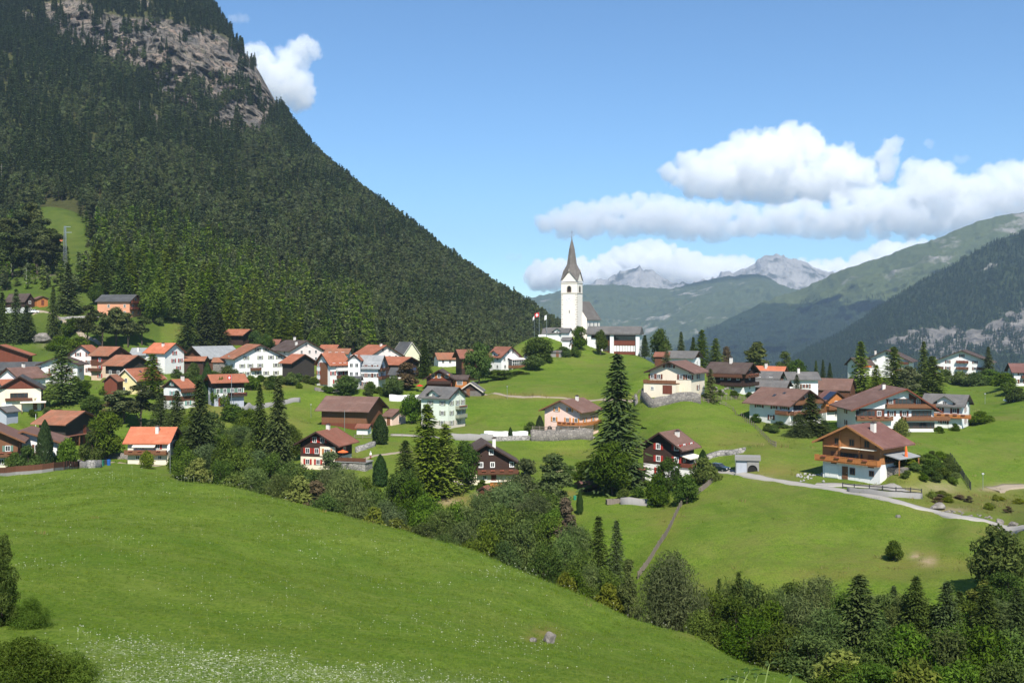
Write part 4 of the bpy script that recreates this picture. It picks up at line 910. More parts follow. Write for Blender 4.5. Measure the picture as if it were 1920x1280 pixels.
    for a in h.get('awning',[]) if isinstance(h.get('awning'),list) else ([h['awning']] if h.get('awning') else []):
        fc,z,f0,f1=a[:4]; mt=a[4] if len(a)>4 else 'awn'; x0=(f0-.5)*FW[fc];x1=(f1-.5)*FW[fc]; x,y,rz=fp(fc,.5,.03)
        q=MB(); q.add([(x0,0,z),(x1,0,z),(x1,-1.4,z-.45),(x0,-1.4,z-.45),(x0,0,z-.06),(x1,0,z-.06),(x1,-1.4,z-.7),(x0,-1.4,z-.7)],[(3,2,1,0),(4,5,6,7),(2,3,7,6),(0,4,7,3),(1,2,6,5)])
        q.build('awning',M[mt],ro,(x,y,0),rz)
    def onroof(mat_,nm,xf,yf,lx,ly,side):
        x=xf*W; s=sl if side<0 else sr; nx=math.sqrt(1+s*s); z=roofz(x)
        dx=lx/2/nx; q=MB(); y=yf*L
        za,zb=roofz(x-dx)+.07,roofz(x+dx)+.07
        q.add([(x-dx,y-ly/2,za),(x+dx,y-ly/2,zb),(x+dx,y+ly/2,zb),(x-dx,y+ly/2,za),(x-dx,y-ly/2,za-.1),(x+dx,y-ly/2,zb-.1),(x+dx,y+ly/2,zb-.1),(x-dx,y+ly/2,za-.1)],[(0,1,2,3),(0,4,5,1),(1,5,6,2),(2,6,7,3),(3,7,4,0)])
        q.build(nm,M[mat_],ro)
    vs=-1 if sgn>0 else 1
    if h.get('skylight'):
        onroof('glass','skylight',vs*.28,.05,1.0,.8,vs); onroof('glass','skylight',vs*.18,-.12,.8,.7,vs)
    if h.get('solar'): onroof('solar','solar_panel',-.28,-.35,3.4,2.4,-1)
    if h.get('terrace'):
        q=MB().box(W/2,W/2+7.5,-L/2-.6,-L/2+3.5,1.75,1.95).build('terrace',M['concrete'],ro)
        r_=MB()
        for j in range(6): r_.box(W/2+.1+j*1.45,W/2+.2+j*1.45,-L/2-.62,-L/2-.52,1.95,2.95)
        r_.box(W/2,W/2+7.5,-L/2-.60,-L/2-.54,2.05,2.85); r_.build('railing',M['wbrown'],q)
        MB().box(W/2+.02,W/2+7.3,-L/2-.4,-L/2+3.3,-3,1.74).build('retaining_wall',M['stonepale'],ro)
    if h.get('whitebay'):
        q=MB().box(.06*W,.49*W,-L/2-.25,-L/2+.1,hw*.5,hw*.5+2.1).build('bay_wall',M['cream'],ro); add_win(q,.27*W,-L/2-.27,hw*.5+1.05,0,1.5,1.2,3,'worange')
    if h.get('garage'):
        x0,x1=-W/2-.6,.22*W; q=MB().box(x0,x1,-L/2-2.6,-L/2-.02,-4,2.55).build('garage',M['cream'],ro)
        MB().box(-1.25,1.25,-.05,.03,0,2.2).build('garage_door',M['wred'],q,(.02*W,-L/2-2.6,.05))
        add_win(q,-.34*W,-L/2-2.63,1.4,0,.8,.8,2,None)
        r_=MB().box(x0-.1,x1+.1,-L/2-2.75,-L/2-.05,2.55,2.68); r_.box(x0-.1,x1+.1,-L/2-2.75,-L/2-2.68,2.75,3.45); r_.box(x0-.1,x0-.03,-L/2-2.7,-L/2-.1,2.75,3.45)
        for j in range(8): xx=x0+(x1-x0)*j/7; r_.box(xx-.05,xx+.05,-L/2-2.8,-L/2-2.75,2.6,3.55)
        r_.build('balcony',M['wmid'],q)
    if h.get('porch'):
        x0=W/2; q=MB().box(x0+.03,x0+5.4,-.5,4.0,-4,1.75).build('porch_base',M['white'],ro)
        MB().box(x0+.03,x0+4.9,-.9,4.2,4.35,4.6).build('porch_roof',M['rdark'],q)
        p_=MB()
        for xx in (x0+.6,x0+2.6,x0+4.5): p_.box(xx-.08,xx+.08,-.45,-.29,1.75,4.35)
        p_.build('porch_post',M['worange'],q)
        r_=MB(); r_.box(x0+.1,x0+5.3,-.46,-.42,2.6,2.68)
        for j in range(14): r_.box(x0+.1+j*.39,x0+.14+j*.39,-.46,-.42,1.75,2.6)
        r_.build('railing',M['metal'],q)
    if h.get('posts'):
        p_=[MB().box(x-.12,x+.12,-L/2-1.0,-L/2-.76,-2,hw*.42).build('post',M['wmid'],ro) for x in np.linspace(-W*.42,W*.42,4)]
        MB().box(-W*.46,W*.46,-L/2-1.1,-L/2-.05,hw*.42,hw*.42+.2).build('porch_roof',M['rrust'],ro)
    if h.get('canopy'):
        q=MB().box(.02*W,W/2+1.4,-L/2-3.0,-L/2-.04,2.15,2.5).build('canopy',M['awn'],ro)
        for x in (.06*W,W/2+1.1): MB().box(x-.08,x+.08,-L/2-2.8,-L/2-2.64,-2,2.15).build('post',M['wbrown'],q)
        r_=MB().box(-.34*W,.3*W,-L/2-.95,-L/2-.05,2.75,2.87).box(-.34*W,.3*W,-L/2-1.0,-L/2-.94,2.9,3.5).build('balcony',M['wbrown'],ro)
    if h.get('veranda'):
        x0,x1=-.12*W,.62*W; q=MB().box(x0,x1,-L/2-2.2,-L/2-.02,.9,1.9).build('veranda',M['wmid'],ro)
        MB().box(x0+.08,x1-.08,-L/2-2.12,-L/2-.05,1.9,3.9).build('veranda_glass',M['glass'],q)
        r_=MB()
        for j in range(8): xx=x0+(x1-x0)*j/7; r_.box(xx-.07,xx+.07,-L/2-2.2,-L/2-2.06,1.9,3.9)
        r_.box(x0,x1,-L/2-2.2,-L/2-2.06,2.75,2.85); r_.build('veranda_frame',M['frame'],q)
        MB().add([(x0-.2,-L/2-2.5,3.9),(x1+.2,-L/2-2.5,3.9),(x1+.2,-L/2,4.6),(x0-.2,-L/2,4.6),(x0-.2,-L/2-2.5,4.05),(x1+.2,-L/2-2.5,4.05),(x1+.2,-L/2,4.75),(x0-.2,-L/2,4.75)],[(0,1,2,3),(7,6,5,4),(0,4,5,1),(1,5,6,2),(3,7,4,0)]).build('veranda_roof',M['pinkw'],q)
        for xx in (x0+.3,x1-.3): MB().box(xx-.15,xx+.15,-L/2-2.0,-L/2-1.7,-3,.9).build('pillar',M['white'],q)
    if h.get('bay'):
        mn,f0,f1=h['bay']; MB().box(-W/2+f0*W,-W/2+f1*W,-L/2-.22,-L/2+.1,.4,hw+.35).build('timber_bay',M[mn],ro)
    if h.get('gable2'):
        mn,f0,f1=h['gable2']; MB().box(-W/2+f0*W,-W/2+f1*W,-L/2-.03,-L/2+.1,2.75,hw*.98).build('timber_panel',M[mn],ro)
        MB().prism([(.18*W,hw-.3),(.5*W,hw-.3),(.5*W,hw),(.18*W,hw+hr*.80)],-L/2-.03,-L/2+.1).build('timber_panel',M['wred'],ro)
    if h.get('tarps'):
        for j in range(3): MB().box(-.34*W+j*2.6,-.34*W+j*2.6+2.2,-L/2-.3,-L/2-.2,1.2,3.4).build('tarpaulin',M['tarp'],ro)
    if h.get('conserv'):
        q=MB().box(W/2+.05,W/2+2.6,-L/2+.1,L/2-.5,2.2,2.4).build('terrace',M['concrete'],ro)
        MB().box(W/2+.05,W/2+2.5,-L/2+.2,L/2-.6,-3,2.2).build('terrace_wall',M['white'],q)
        r_=MB().box(W/2+2.5,W/2+2.58,-L/2+.1,L/2-.5,2.5,3.3).box(W/2+.1,W/2+2.5,-L/2+.1,-L/2+.16,2.5,3.3).build('railing',M['wred'],q)
        MB().add([(W/2+.05,-L/2+.1,4.75),(W/2+2.4,-L/2-.2,4.3),(W/2+2.4,L/2-1,4.3),(W/2+.05,L/2-1,4.75),(W/2+.05,-L/2+.1,4.67),(W/2+2.4,-L/2-.2,4.1),(W/2+2.4,L/2-1,4.1),(W/2+.05,L/2-1,4.67)],[(0,1,2,3),(7,6,5,4),(0,4,5,1),(1,5,6,2)]).build('awning',M['awn'],ro)
    if h.get('sideroof'):
        x0=W/2; q=MB().add([(x0+.05,-L/2+1,4.9),(x0+3.0,-L/2+1,4.3),(x0+3.0,L/2,4.3),(x0+.05,L/2,4.9),(x0+.05,-L/2+1,4.75),(x0+3.0,-L/2+1,4.15),(x0+3.0,L/2,4.15),(x0+.05,L/2,4.75)],[(0,1,2,3),(7,6,5,4),(0,4,5,1),(1,5,6,2)]).build('porch_roof',M['rmetal'],ro)
        for yy in (-L/2+1.2,L/2-.3): MB().box(x0+2.75,x0+2.9,yy-.07,yy+.07,1,4.2).build('post',M['wlog'],q)
        MB().box(x0+.03,x0+2.9,-L/2+2.2,L/2+.1,-3,2.55).build('terrace',M['stone'],ro)
        for f0,f1 in ((.06,.30),(.36,.68),(.70,.95)):
            MB().box(-W/2+f0*W,-W/2+f1*W,-L/2-1.0,-L/2-.05,5.45,5.56).build('awning',M['awn' if f0>.3 else 'wlog'],ro)
        for f in (.31,.66): MB().box(-W/2+f*W-.14,-W/2+f*W+.14,-L/2-.24,-L/2-.03,3,hw+1.6).build('timber_post',M['wlog'],ro)
    return ro
M['flowerbox']=m_plain('flower_box_geraniums',(.22,.07,.04),.9,var=.8)
M['tarp']=m_plain('blue_tarpaulin',(.035,.06,.13),.7)
for h in HS: house(h)

# ------------------------------------------------------------ church on the knoll
def church():
    d=440.;k=d/F;th=R(-20)-atan((1082-960)/F); pc=P(1082,625,d); W=7.0; L=6.6
    ex=Vector((cos(th),sin(th),0)); ey=Vector((-sin(th),cos(th),0)); c=pc-ex*(W/2)+ey*(L/2)
    ro=empty('church',c,th); tag(ro,'white church with tall clock tower, pointed grey spire and steep shingled nave','church')
    hb=96*k                                # tower wall up to the gables
    MB().box(-W/2,W/2,-L/2,L/2,-3,hb).build('tower_wall',M['churchw'],ro)
    for z in (75*k,94*k): MB().box(-W/2-.16,W/2+.16,-L/2-.16,L/2+.16,z,z+.30).build('cornice',M['quoin'],ro)
    q=MB()
    for sx in (-1,1):
        for j in range(16):
            z=.6+j*1.0; w=.75 if j%2 else .5
            x0,x1=(W/2-w,W/2+.03) if sx>0 else (-W/2-.03,-W/2+w)
            q.box(x0,x1,-L/2-.03,-L/2+.3,z,z+.5)
            if sx>0: q.box(W/2-.3,W/2+.031,-L/2+.3,-L/2+(1.25-w),z,z+.5)
    q.build('quoins',M['quoin'],ro)
    gh=20*k
    MB().prism([(-W/2+.02,hb+.3),(W/2-.02,hb+.3),(0,hb+gh)],-L/2+.02,L/2-.02).build('gable_wall',M['churchw'],ro)
    q=MB(); q.prism([(-L/2+.02,hb+.3),(L/2-.02,hb+.3),(0,hb+gh)],-W/2+.02,W/2-.02); q.build('gable_wall',M['churchw'],ro,(0,0,0),pi/2)
    # spire: four gables flowing into an octagonal needle
    q=MB(); tip=hb+88*k; v=[]; 
    z0=hb+.25; e=.35
    cn=[(-W/2-e,-L/2-e),(W/2+e,-L/2-e),(W/2+e,L/2+e),(-W/2-e,L/2+e)]
    md=[(0,-L/2-e),(W/2+e,0),(0,L/2+e),(-W/2-e,0)]
    rings=[(hb+gh+.25,None)]
    oc=lambda r,z:[(r*cos(-pi/2-pi/4*0+j*pi/4),r*sin(-pi/2+j*pi/4),z) for j in range(8)]
    base=[]
    for j in range(4): base+= [(md[j][0],md[j][1],hb+gh+.25),(cn[(j+1)%4][0],cn[(j+1)%4][1],z0)]
    r1=oc(2.2,hb+gh+3.2); r2=oc(1.25,hb+gh+9.5); r3=oc(.28,tip-1.6); r4=oc(.06,tip)
    vs=base+r1+r2+r3+r4; fs=[]
    for a in range(4):
        for j in range(8): fs.append((a*8+j,a*8+(j+1)%8,(a+1)*8+(j+1)%8,(a+1)*8+j))
    q.add(vs,fs); q.build('spire',M['rshingle'],ro)
    q=MB()
    for j in range(4):
        a=Vector((md[j][0],md[j][1],hb+gh+.25)); q.tube(a-Vector((0,0,.3)),a+Vector((0,0,1.0)),.16,.05,5)
    q.build('finial',M['quoin'],ro)
    q=MB(); q.tube((0,0,tip-.3),(0,0,tip+2.3),.05,.05,5); q.box(-.5,.5,-.05,.05,tip+1.5,tip+1.62); q.build('cross',M['iron'],ro)
    def arch(w,h0,y0,y1): return MB().prism([(-w,0),(w,0),(w,h0)]+[(w*cos(a),h0+w*sin(a)) for a in np.linspace(.25,pi-.25,8)]+[(-w,h0)],y0,y1)
    for x,y,rz in ((0,-L/2,0),(W/2,0,pi/2)):
        o=arch(.85,1.7,-.03,.1).build('belfry_opening',M['dark'],ro,(x,y,77.5*k),rz)
        MB().box(-.95,.95,-.16,.02,-.22,-.02).build('sill',M['quoin'],o)
        w_=arch(1.12,1.7,-.022,.08).build('surround',M['quoin'],o)
        MB().box(-.85,.85,-.05,-.04,0,1.0).build('louvre',M['wdark'],o)
    # clock
    z=66*k; q=MB(); n=28; q.add([(1.62*cos(2*pi*j/n),-.05,1.62*sin(2*pi*j/n)) for j in range(n)],[tuple(range(n))])
    o=q.build('clock_face',M['clock'],ro,(0,-L/2,z))
    q=MB()
    for j in range(12):
        a=pi/6*j; cx,cz=1.3*sin(a),1.3*cos(a); s,c_=sin(a),cos(a)
        w=.07; l=.17
        q.add([(cx+s*l+c_*w,-.07,cz+c_*l-s*w),(cx+s*l-c_*w,-.07,cz+c_*l+s*w),(cx-s*l-c_*w,-.07,cz-c_*l+s*w),(cx-s*l+c_*w,-.07,cz-c_*l-s*w)],[(0,1,2,3)])
    q.build('hour_marks',M['iron'],o)
    for ang,l,w in ((R(112),.85,.11),(R(210),1.15,.08)):
        s,c_=sin(ang),cos(ang)
        MB().add([(c_*w,-.09,-s*w),(s*l,-.09,c_*l),(-c_*w,-.09,s*w),(-s*.2,-.09,-c_*.2)],[(0,1,2,3)]).build('clock_hand',M['iron'],o)
    MB().box(-.14,.14,-.04,.05,0,1.2).build('slit_window',M['dark'],ro,(.1,-L/2,38*k))
    # nave behind the tower, ridge running away to the right
    nl=17.; nw=9.5; ne=6.2; nr=13.2
    nv=MB(); nv.prism([(-nw/2,-4),(nw/2,-4),(nw/2,ne),(0,nr),(-nw/2,ne)],0,nl).build('nave_wall',M['churchw'],ro,(.6,L/2+.02,0))
    s=(nr-ne)/(nw/2); e=.55
    rf=MB(); rf.prism([(0,nr+.28),(-nw/2-e,ne-s*e+.28),(-nw/2-e,ne-s*e),(0,nr),(nw/2+e,ne-s*e),(nw/2+e,ne-s*e+.28)],.05,nl+.4)
    # five-sided choir end
    rf.add([(0,nl+.4,nr+.28),(nw/2+e,nl+.4,ne-s*e+.28),(nw*.28,nl+4.4,ne-s*e+.28),(-nw*.28,nl+4.4,ne-s*e+.28),(-nw/2-e,nl+.4,ne-s*e+.28)],[(0,1,2),(0,2,3),(0,3,4),(4,3,2,1)])
    rf.build('nave_roof',M['rshingle'],ro,(.6,L/2+.03,0))
    MB().add([(nw/2,nl,-4),(nw*.26,nl+3.8,-4),(-nw*.26,nl+3.8,-4),(-nw/2,nl,-4),(nw/2,nl,ne),(nw*.26,nl+3.8,ne),(-nw*.26,nl+3.8,ne),(-nw/2,nl,ne)],[(0,1,5,4),(1,2,6,5),(2,3,7,6)]).build('choir_wall',M['churchw'],ro,(.6,L/2+.02,0))
    for yy in (4,9,14): arch(.5,2.0,-.03,.1).build('nave_window',M['glass'],ro,(.6+nw/2+.02,L/2+yy,2.2),pi/2)
m,T=newmat('clock_white'); M['clock']=finish(T,m,(.8,.79,.76),.7)
church()
# community hall beside the church
def hall():
    d=430.;k=d/F; th=R(83)-atan((1199-960)/F); W=11.;L=20.5; pc=P(1197,666,d); ex=Vector((cos(th),sin(th),0)); ey=Vector((-sin(th),cos(th),0)); c=pc+ex*W/2+ey*L/2
    ro=empty('community_hall',c,th); tag(ro,'long low parish hall with grey roof, white pillars and brown window bands below the church','hall')
    hw=8.6
    MB().prism([(-W/2+1,-3),(W/2,-3),(W/2,hw),(-W/2+1,hw)],-L/2,L/2).build('wall',M['wdark'],ro)
    MB().prism([(-W/2-1.0,hw-.35),(W/2+1,hw-.35),(W/2+1,hw+.5),(-.5,hw+3.1),(-W/2-1.0,hw+.3)],-L/2-.8,L/2+.8).build('roof',M['rgrey'],ro)
    fx=lambda f:(-W/2+1-.03,L/2-f*L)
    for f in (.02,.475,.985): MB().box(-.75,.75,-1.3,.0,-3.5,hw-.36).build('pillar',M['white'],ro,(*fx(f),0),-pi/2)
    MB().box(-2.4,2.4,-.25,.02,-2,6.8).build('plaster_panel',M['white'],ro,(*fx(.17),0),-pi/2)
    for f0,f1 in ((.31,.44),(.51,.95)):
        n=3 if f1-f0<.3 else 8
        x,y=fx((f0+f1)/2); w=(f1-f0)*L
        add_win(ro,x-.04,y,6.9,-pi/2,w,2.0,n,None,'wbrown',.12)
        MB().box(-w/2,w/2,-.3,.02,4.0,5.8).build('parapet_band',M['wred'],ro,(x,y,0),-pi/2)
        if n==8:
            q=MB()
            for j in range(8): q.box(-w/2+j*w/8+.08,-w/2+(j+1)*w/8-.08,-.12,.02,1.5,3.95)
            q.build('white_panel',M['white'],ro,(x,y,0),-pi/2)
        else: add_win(ro,x-.04,y,2.7,-pi/2,w,2.2,n,None,'wbrown',.12)
        MB().box(-w/2,w/2,-.3,.02,.2,1.4).build('parapet_band',M['wred'],ro,(x,y,0),-pi/2)
    MB().box(-W/2+1.1,W/2-.05,-.06,.0,-3,hw-.36).build('end_wall',M['white'],ro,(0,-L/2,0))
hall()
# ------------------------------------------------------------ trees one can tell apart
def trunk_mesh(H,r,bend=.3,seed=0,limbs=None,mat='bark',sink=1.2):
    rr=random.Random(seed); b=MB(); pts=[Vector((0,0,-sink))]; n=6
    for i in range(1,n+1):
        t=i/n; pts.append(Vector((rr.uniform(-bend,bend)*t,rr.uniform(-bend,bend)*t,H*t)))
    for i in range(n): b.tube(pts[i],pts[i+1],r*(1-.92*i/n),r*(1-.92*(i+1)/n),7,False)
    for (x,y,z,lr) in (limbs or []):
        a=pts[max(1,min(n-1,int(n*(z*.55)/H)))]; e=Vector((x,y,z)); m_=(a+e)/2+Vector((0,0,-.15*lr))
        b.tube(a,m_,r*.42,r*.24,5,False); b.tube(m_,e,r*.24,r*.06,5,False)
    return b.mesh('trunk',M[mat])
def thuja(seed,H=9.,Rr=1.5,n=5200):
    r=np.random.default_rng(seed); t=r.uniform(0,1,n)**.85; a=r.uniform(0,6.28,n)
    prof=Rr*np.minimum(1,(t*5+.35))*np.where(t<.35,1,np.cos((t-.35)/.65*pi/2)**.75)
    rad=prof*(1-.25*r.uniform(0,1,n)**2)*(1+.10*np.sin(a*5+t*18))
    C=np.c_[rad*np.cos(a),rad*np.sin(a),t*H]; up=np.c_[.25*np.cos(a),.25*np.sin(a),np.ones(n)]+r.normal(size=(n,3))*.25
    up/=np.linalg.norm(up,axis=1)[:,None]; out=np.c_[np.cos(a),np.sin(a),0*a]+r.normal(size=(n,3))*.5; W_=np.cross(up,out); W_/=np.linalg.norm(W_,axis=1)[:,None]
    return C,up*.24,W_*.10,np.clip(.4+r.normal(0,.2,n),0,1)
TM={}
def deftree(k,H,crown,trunk,Rw):
    v=np.empty(len(crown.vertices)*3,np.float32); crown.vertices.foreach_get('co',v); v=v.reshape(-1,3)
    TM.setdefault(k,[]).append((float(np.percentile(v[:,2],99.9 if k in('spruce','fir','larch','blue','thuja') else 98.)),crown,trunk,float(np.percentile(np.hypot(v[:,0],v[:,1]),97.5 if k in('spruce','fir','larch','blue') else 98.5))))
for s in range(4):
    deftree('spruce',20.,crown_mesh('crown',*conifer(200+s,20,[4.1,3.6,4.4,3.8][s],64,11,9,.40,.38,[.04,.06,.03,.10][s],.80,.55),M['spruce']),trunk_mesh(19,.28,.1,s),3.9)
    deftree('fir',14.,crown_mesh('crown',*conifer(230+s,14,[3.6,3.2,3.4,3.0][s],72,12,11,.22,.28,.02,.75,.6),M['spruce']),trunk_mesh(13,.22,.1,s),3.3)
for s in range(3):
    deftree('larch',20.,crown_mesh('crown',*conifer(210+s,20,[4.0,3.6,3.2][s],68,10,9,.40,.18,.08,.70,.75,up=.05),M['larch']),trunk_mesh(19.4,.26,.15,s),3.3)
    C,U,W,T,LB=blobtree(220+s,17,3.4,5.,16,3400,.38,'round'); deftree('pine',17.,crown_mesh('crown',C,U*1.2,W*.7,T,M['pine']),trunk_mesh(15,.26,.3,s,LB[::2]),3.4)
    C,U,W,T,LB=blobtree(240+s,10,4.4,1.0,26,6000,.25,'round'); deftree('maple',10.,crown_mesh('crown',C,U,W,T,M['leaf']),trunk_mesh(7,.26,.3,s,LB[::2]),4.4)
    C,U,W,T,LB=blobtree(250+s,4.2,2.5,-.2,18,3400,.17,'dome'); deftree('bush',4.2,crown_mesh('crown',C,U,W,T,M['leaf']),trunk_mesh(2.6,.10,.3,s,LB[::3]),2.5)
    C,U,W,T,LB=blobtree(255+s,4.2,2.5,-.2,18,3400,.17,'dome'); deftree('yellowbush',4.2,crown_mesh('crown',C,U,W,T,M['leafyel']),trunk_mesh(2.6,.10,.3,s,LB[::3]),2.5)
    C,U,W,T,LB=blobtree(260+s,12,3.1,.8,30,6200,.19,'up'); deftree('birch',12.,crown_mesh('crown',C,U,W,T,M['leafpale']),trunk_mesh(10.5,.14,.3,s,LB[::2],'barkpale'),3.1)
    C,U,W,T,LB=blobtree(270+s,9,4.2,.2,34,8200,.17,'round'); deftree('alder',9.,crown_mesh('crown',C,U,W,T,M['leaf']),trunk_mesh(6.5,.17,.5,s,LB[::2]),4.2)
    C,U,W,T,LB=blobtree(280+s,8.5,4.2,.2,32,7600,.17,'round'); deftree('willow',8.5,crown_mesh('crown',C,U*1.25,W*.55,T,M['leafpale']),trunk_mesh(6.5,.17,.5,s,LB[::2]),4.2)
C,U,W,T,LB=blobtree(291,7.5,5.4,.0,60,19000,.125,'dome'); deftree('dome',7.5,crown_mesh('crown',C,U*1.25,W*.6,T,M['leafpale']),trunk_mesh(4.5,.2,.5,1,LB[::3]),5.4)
C,U,W,T,LB=blobtree(292,10,2.8,.4,24,4200,.20,'up'); deftree('brown',10.,crown_mesh('crown',C,U,W,T,M['leafred']),trunk_mesh(8,.15,.3,2,LB[::2]),2.8)
deftree('thuja',9.,crown_mesh('crown',*thuja(300),M['thuja']),trunk_mesh(3,.15,.05,3),1.5)
deftree('blue',16.,crown_mesh('crown',*conifer(310,16,3.4,36,10,8,.42,.25,.03,.85,.35),M['pine']),trunk_mesh(15,.22,.1,4),3.4)
for s in range(2):
    C,U,W,T,LB=blobtree(320+s,3.2,2.3,-.3,26,15000,.05,'dome'); deftree('near',3.2,crown_mesh('crown',C,U*1.2,W*.8,T,M['leaf']),trunk_mesh(2.0,.05,.3,s,LB[::2],sink=.5),2.3)
C,U,W,T,LB=blobtree(330,4.5,1.8,-.2,26,15000,.055,'up'); deftree('neartall',4.5,crown_mesh('crown',C,U*1.1,W*.8,T,M['leaf']),trunk_mesh(3.8,.06,.2,5,LB[::2],sink=.5),1.8)
NMS={'spruce':'spruce_tree','fir':'spruce_tree','larch':'larch_tree','pine':'pine_tree','maple':'maple_tree','bush':'bush','yellowbush':'bush','birch':'birch_tree','alder':'leafy_tree','willow':'leafy_tree','dome':'willow_bush','brown':'leafy_tree','thuja':'cypress_tree','blue':'spruce_tree','near':'bush','neartall':'leafy_tree'}
TR=random.Random(11); NT_=0
def tree(ty,px,top,d=None,base=None,w=None,label=None,group=None,ov=None):
    global NT_
    if d is None: g=hit(px,base); d=g.y
    else: g=onground(px,d)
    zt=(HZ-top)/F*d; h=zt-g.z
    if h<.6: print('low tree',ty,px,top,d,h); h=1.0
    H_,cm,tm,Rw=TM[ty][(NT_ if ov is None else ov)%len(TM[ty])]; NT_+=1
    sz=h/H_; sx=sz if w is None else (w/2*d/F)/Rw*1.06
    if w is None: sx=sz*TR.uniform(.85,1.15)
    if ty in('alder','willow','maple','bush','yellowbush','dome'): sx=max(sx,.62*sz)
    o=empty(NMS[ty],g,TR.uniform(0,6.28)); o.scale=(sx,sx,sz)
    link('trunk',tm,o); link('crown',cm,o)
    tag(o,label,'bush' if 'bush' in NMS[ty] or ty=='near' else 'tree',group); return o
def T1(ty,px,top,w,label,d=None,base=None,ov=None): return tree(ty,px,top,d,base,w,label,None,ov)
for (ty,px,top,d,w) in [('willow',925,918,186,92),('willow',965,900,187,104),('alder',1008,925,182,92),('alder',850,965,180,80),('willow',880,962,178,80),('alder',945,960,170,96),('alder',1040,960,172,84),('willow',1075,990,158,78),('alder',985,965,168,96),('alder',560,880,206,76),('willow',620,880,196,66),('alder',675,905,190,84),('alder',760,890,198,80),('willow',480,850,216,80),('alder',440,845,214,84)]:
    tree(ty,px,top,d,None,w,'leafy tree in the shady thicket filling the gully behind the meadow edge','thicket in the gully')
# landmarks
T1('spruce',1158,664,118,'tallest dark spruce, rising left of the scarlet-shuttered chalet',d=204,ov=0)
T1('maple',1148,836,82,'round leafy tree at the foot of the tallest spruce',d=199)
T1('spruce',487,720,44,'left one of two slim spruces above the dark gully thicket',d=236,ov=1)
T1('spruce',522,708,58,'right one of two slim spruces, taller, with a pale bare lower trunk',d=234,ov=3)
T1('spruce',374,712,72,'dark spruce rising right of the bright orange roof',d=240,ov=2)
T1('spruce',332,732,52,'dark spruce just above the bright orange roof ridge',d=268,ov=0)
T1('larch',116,648,72,'ragged larch in front of the white house with dark gable roof',d=305)
T1('thuja',84,786,30,'narrow pointed cypress before the white house by the brown fence',d=221)
T1('maple',200,776,66,'round leafy tree right of the barn with faded orange roof',d=246)
T1('bush',172,812,44,'small round bush beside the leafy tree near the faded-roof barn',d=242)
T1('thuja',713,776,30,'upper one of two dense cypress columns right of the large brown barn',d=268)
T1('thuja',713,851,29,'lower one of two dense cypress columns, tapering to a point',d=222)
T1('fir',760,826,78,'dark spruce leaning over the gully left of the two larches',d=206,ov=0)
T1('larch',801,758,86,'taller of two green larches in front of the pale villa',d=213,ov=0)
T1('larch',835,795,72,'shorter of two green larches in front of the pale villa',d=215,ov=1)
T1('maple',872,834,64,'dark round maple covering the left side of the brown chalet with two chimneys',d=217)
T1('maple',898,648,54,'tall round maple in front of the rusty-roofed tall barn',d=365)
T1('birch',985,866,64,'left birch below the stone wall, with light airy crown',d=189,ov=0)
T1('birch',1037,856,68,'right birch with pale trunk beside the red-roofed open hut',d=191,ov=1)
T1('brown',1060,938,46,'brownish half-dry tree in the gully below the right birch',d=166)
T1('thuja',1087,918,13,'tiny cypress on the lawn near the red-roofed open hut',d=186)
T1('fir',1122,968,66,'left of two young spruces at the gully edge under the grey fence line',d=150,ov=1)
T1('fir',1156,976,54,'right of two young spruces at the gully edge under the grey fence line',d=148,ov=2)
T1('dome',1255,1050,150,'largest domed willow bush beside the meadow edge boulders',d=110)
T1('birch',1178,1055,44,'thin birch with pale stem at the end of the grey fence',d=118,ov=2)
T1('maple',1872,996,104,'dark round tree at the right edge above the thicket',d=118)
T1('bush',1676,1016,36,'lone small bush in the middle of the right-hand field',base=1051)
T1('yellowbush',1320,860,58,'rounded bush with yellow blossoms beside the scarlet-shuttered chalet',d=194)
T1('thuja',1318,842,22,'small dark cypress behind the bush with yellow blossoms',d=199)
T1('maple',1254,862,44,'small leafy tree in front of the scarlet-shuttered chalet wall',d=196)
T1('bush',1234,890,44,'dark bush below the left part of the scarlet-shuttered chalet',d=188)
T1('bush',1288,893,48,'light bush below the right part of the scarlet-shuttered chalet',d=184)
T1('maple',1098,866,54,'dark leafy tree left of the tallest spruce foot',d=212)
T1('spruce',1520,738,60,'tallest spruce of the clump between the two brown-roofed right-hand houses',d=236,ov=1)
T1('fir',1497,776,54,'left spruce of the clump beside the wide pale brown roof',d=234)
T1('fir',1546,788,42,'low right spruce of the clump beside the big sweeping roof',d=236)
T1('bush',1462,790,34,'round bush at the wall of the house with skylights',d=247)
T1('blue',1332,690,34,'bluish spruce at the right end of the cream terrace house',d=270)
T1('blue',1250,652,24,'small bluish spruce left of the long grey roof',d=334)
T1('maple',1237,622,44,'round leafy tree right of the parish hall',d=372)
T1('spruce',1209,628,24,'slim tree close to the right end of the parish hall',d=424)
T1('spruce',1277,622,26,'dark pointed spruce above the long grey roof',d=385,ov=1)
T1('larch',1316,618,38,'tall light green larch above the dark brown double-balcony chalet',d=375)
T1('larch',1342,634,34,'shorter light green larch right of the tall one above the dark brown chalet',d=372)
T1('spruce',1300,632,24,'spruce between the dark pointed spruce and the tall light larch',d=390)
T1('brown',1362,652,26,'brownish tree behind the white chimney of the double-balcony chalet',d=380)
T1('pine',1421,645,52,'broad olive pine behind the bright orange roof on the right',d=385)
T1('birch',1472,662,36,'pale thin birch right of the broad olive pine',d=385)
T1('maple',1494,678,44,'round leafy tree behind the grey roof with a white chimney',d=375)
T1('fir',1494,702,26,'small fir in front of the white house with grey roof',d=314)
T1('spruce',1530,676,16,'left one of three small pointed firs behind the plain brown roof',d=380)
T1('spruce',1543,674,16,'middle one of three small pointed firs behind the plain brown roof',d=380)
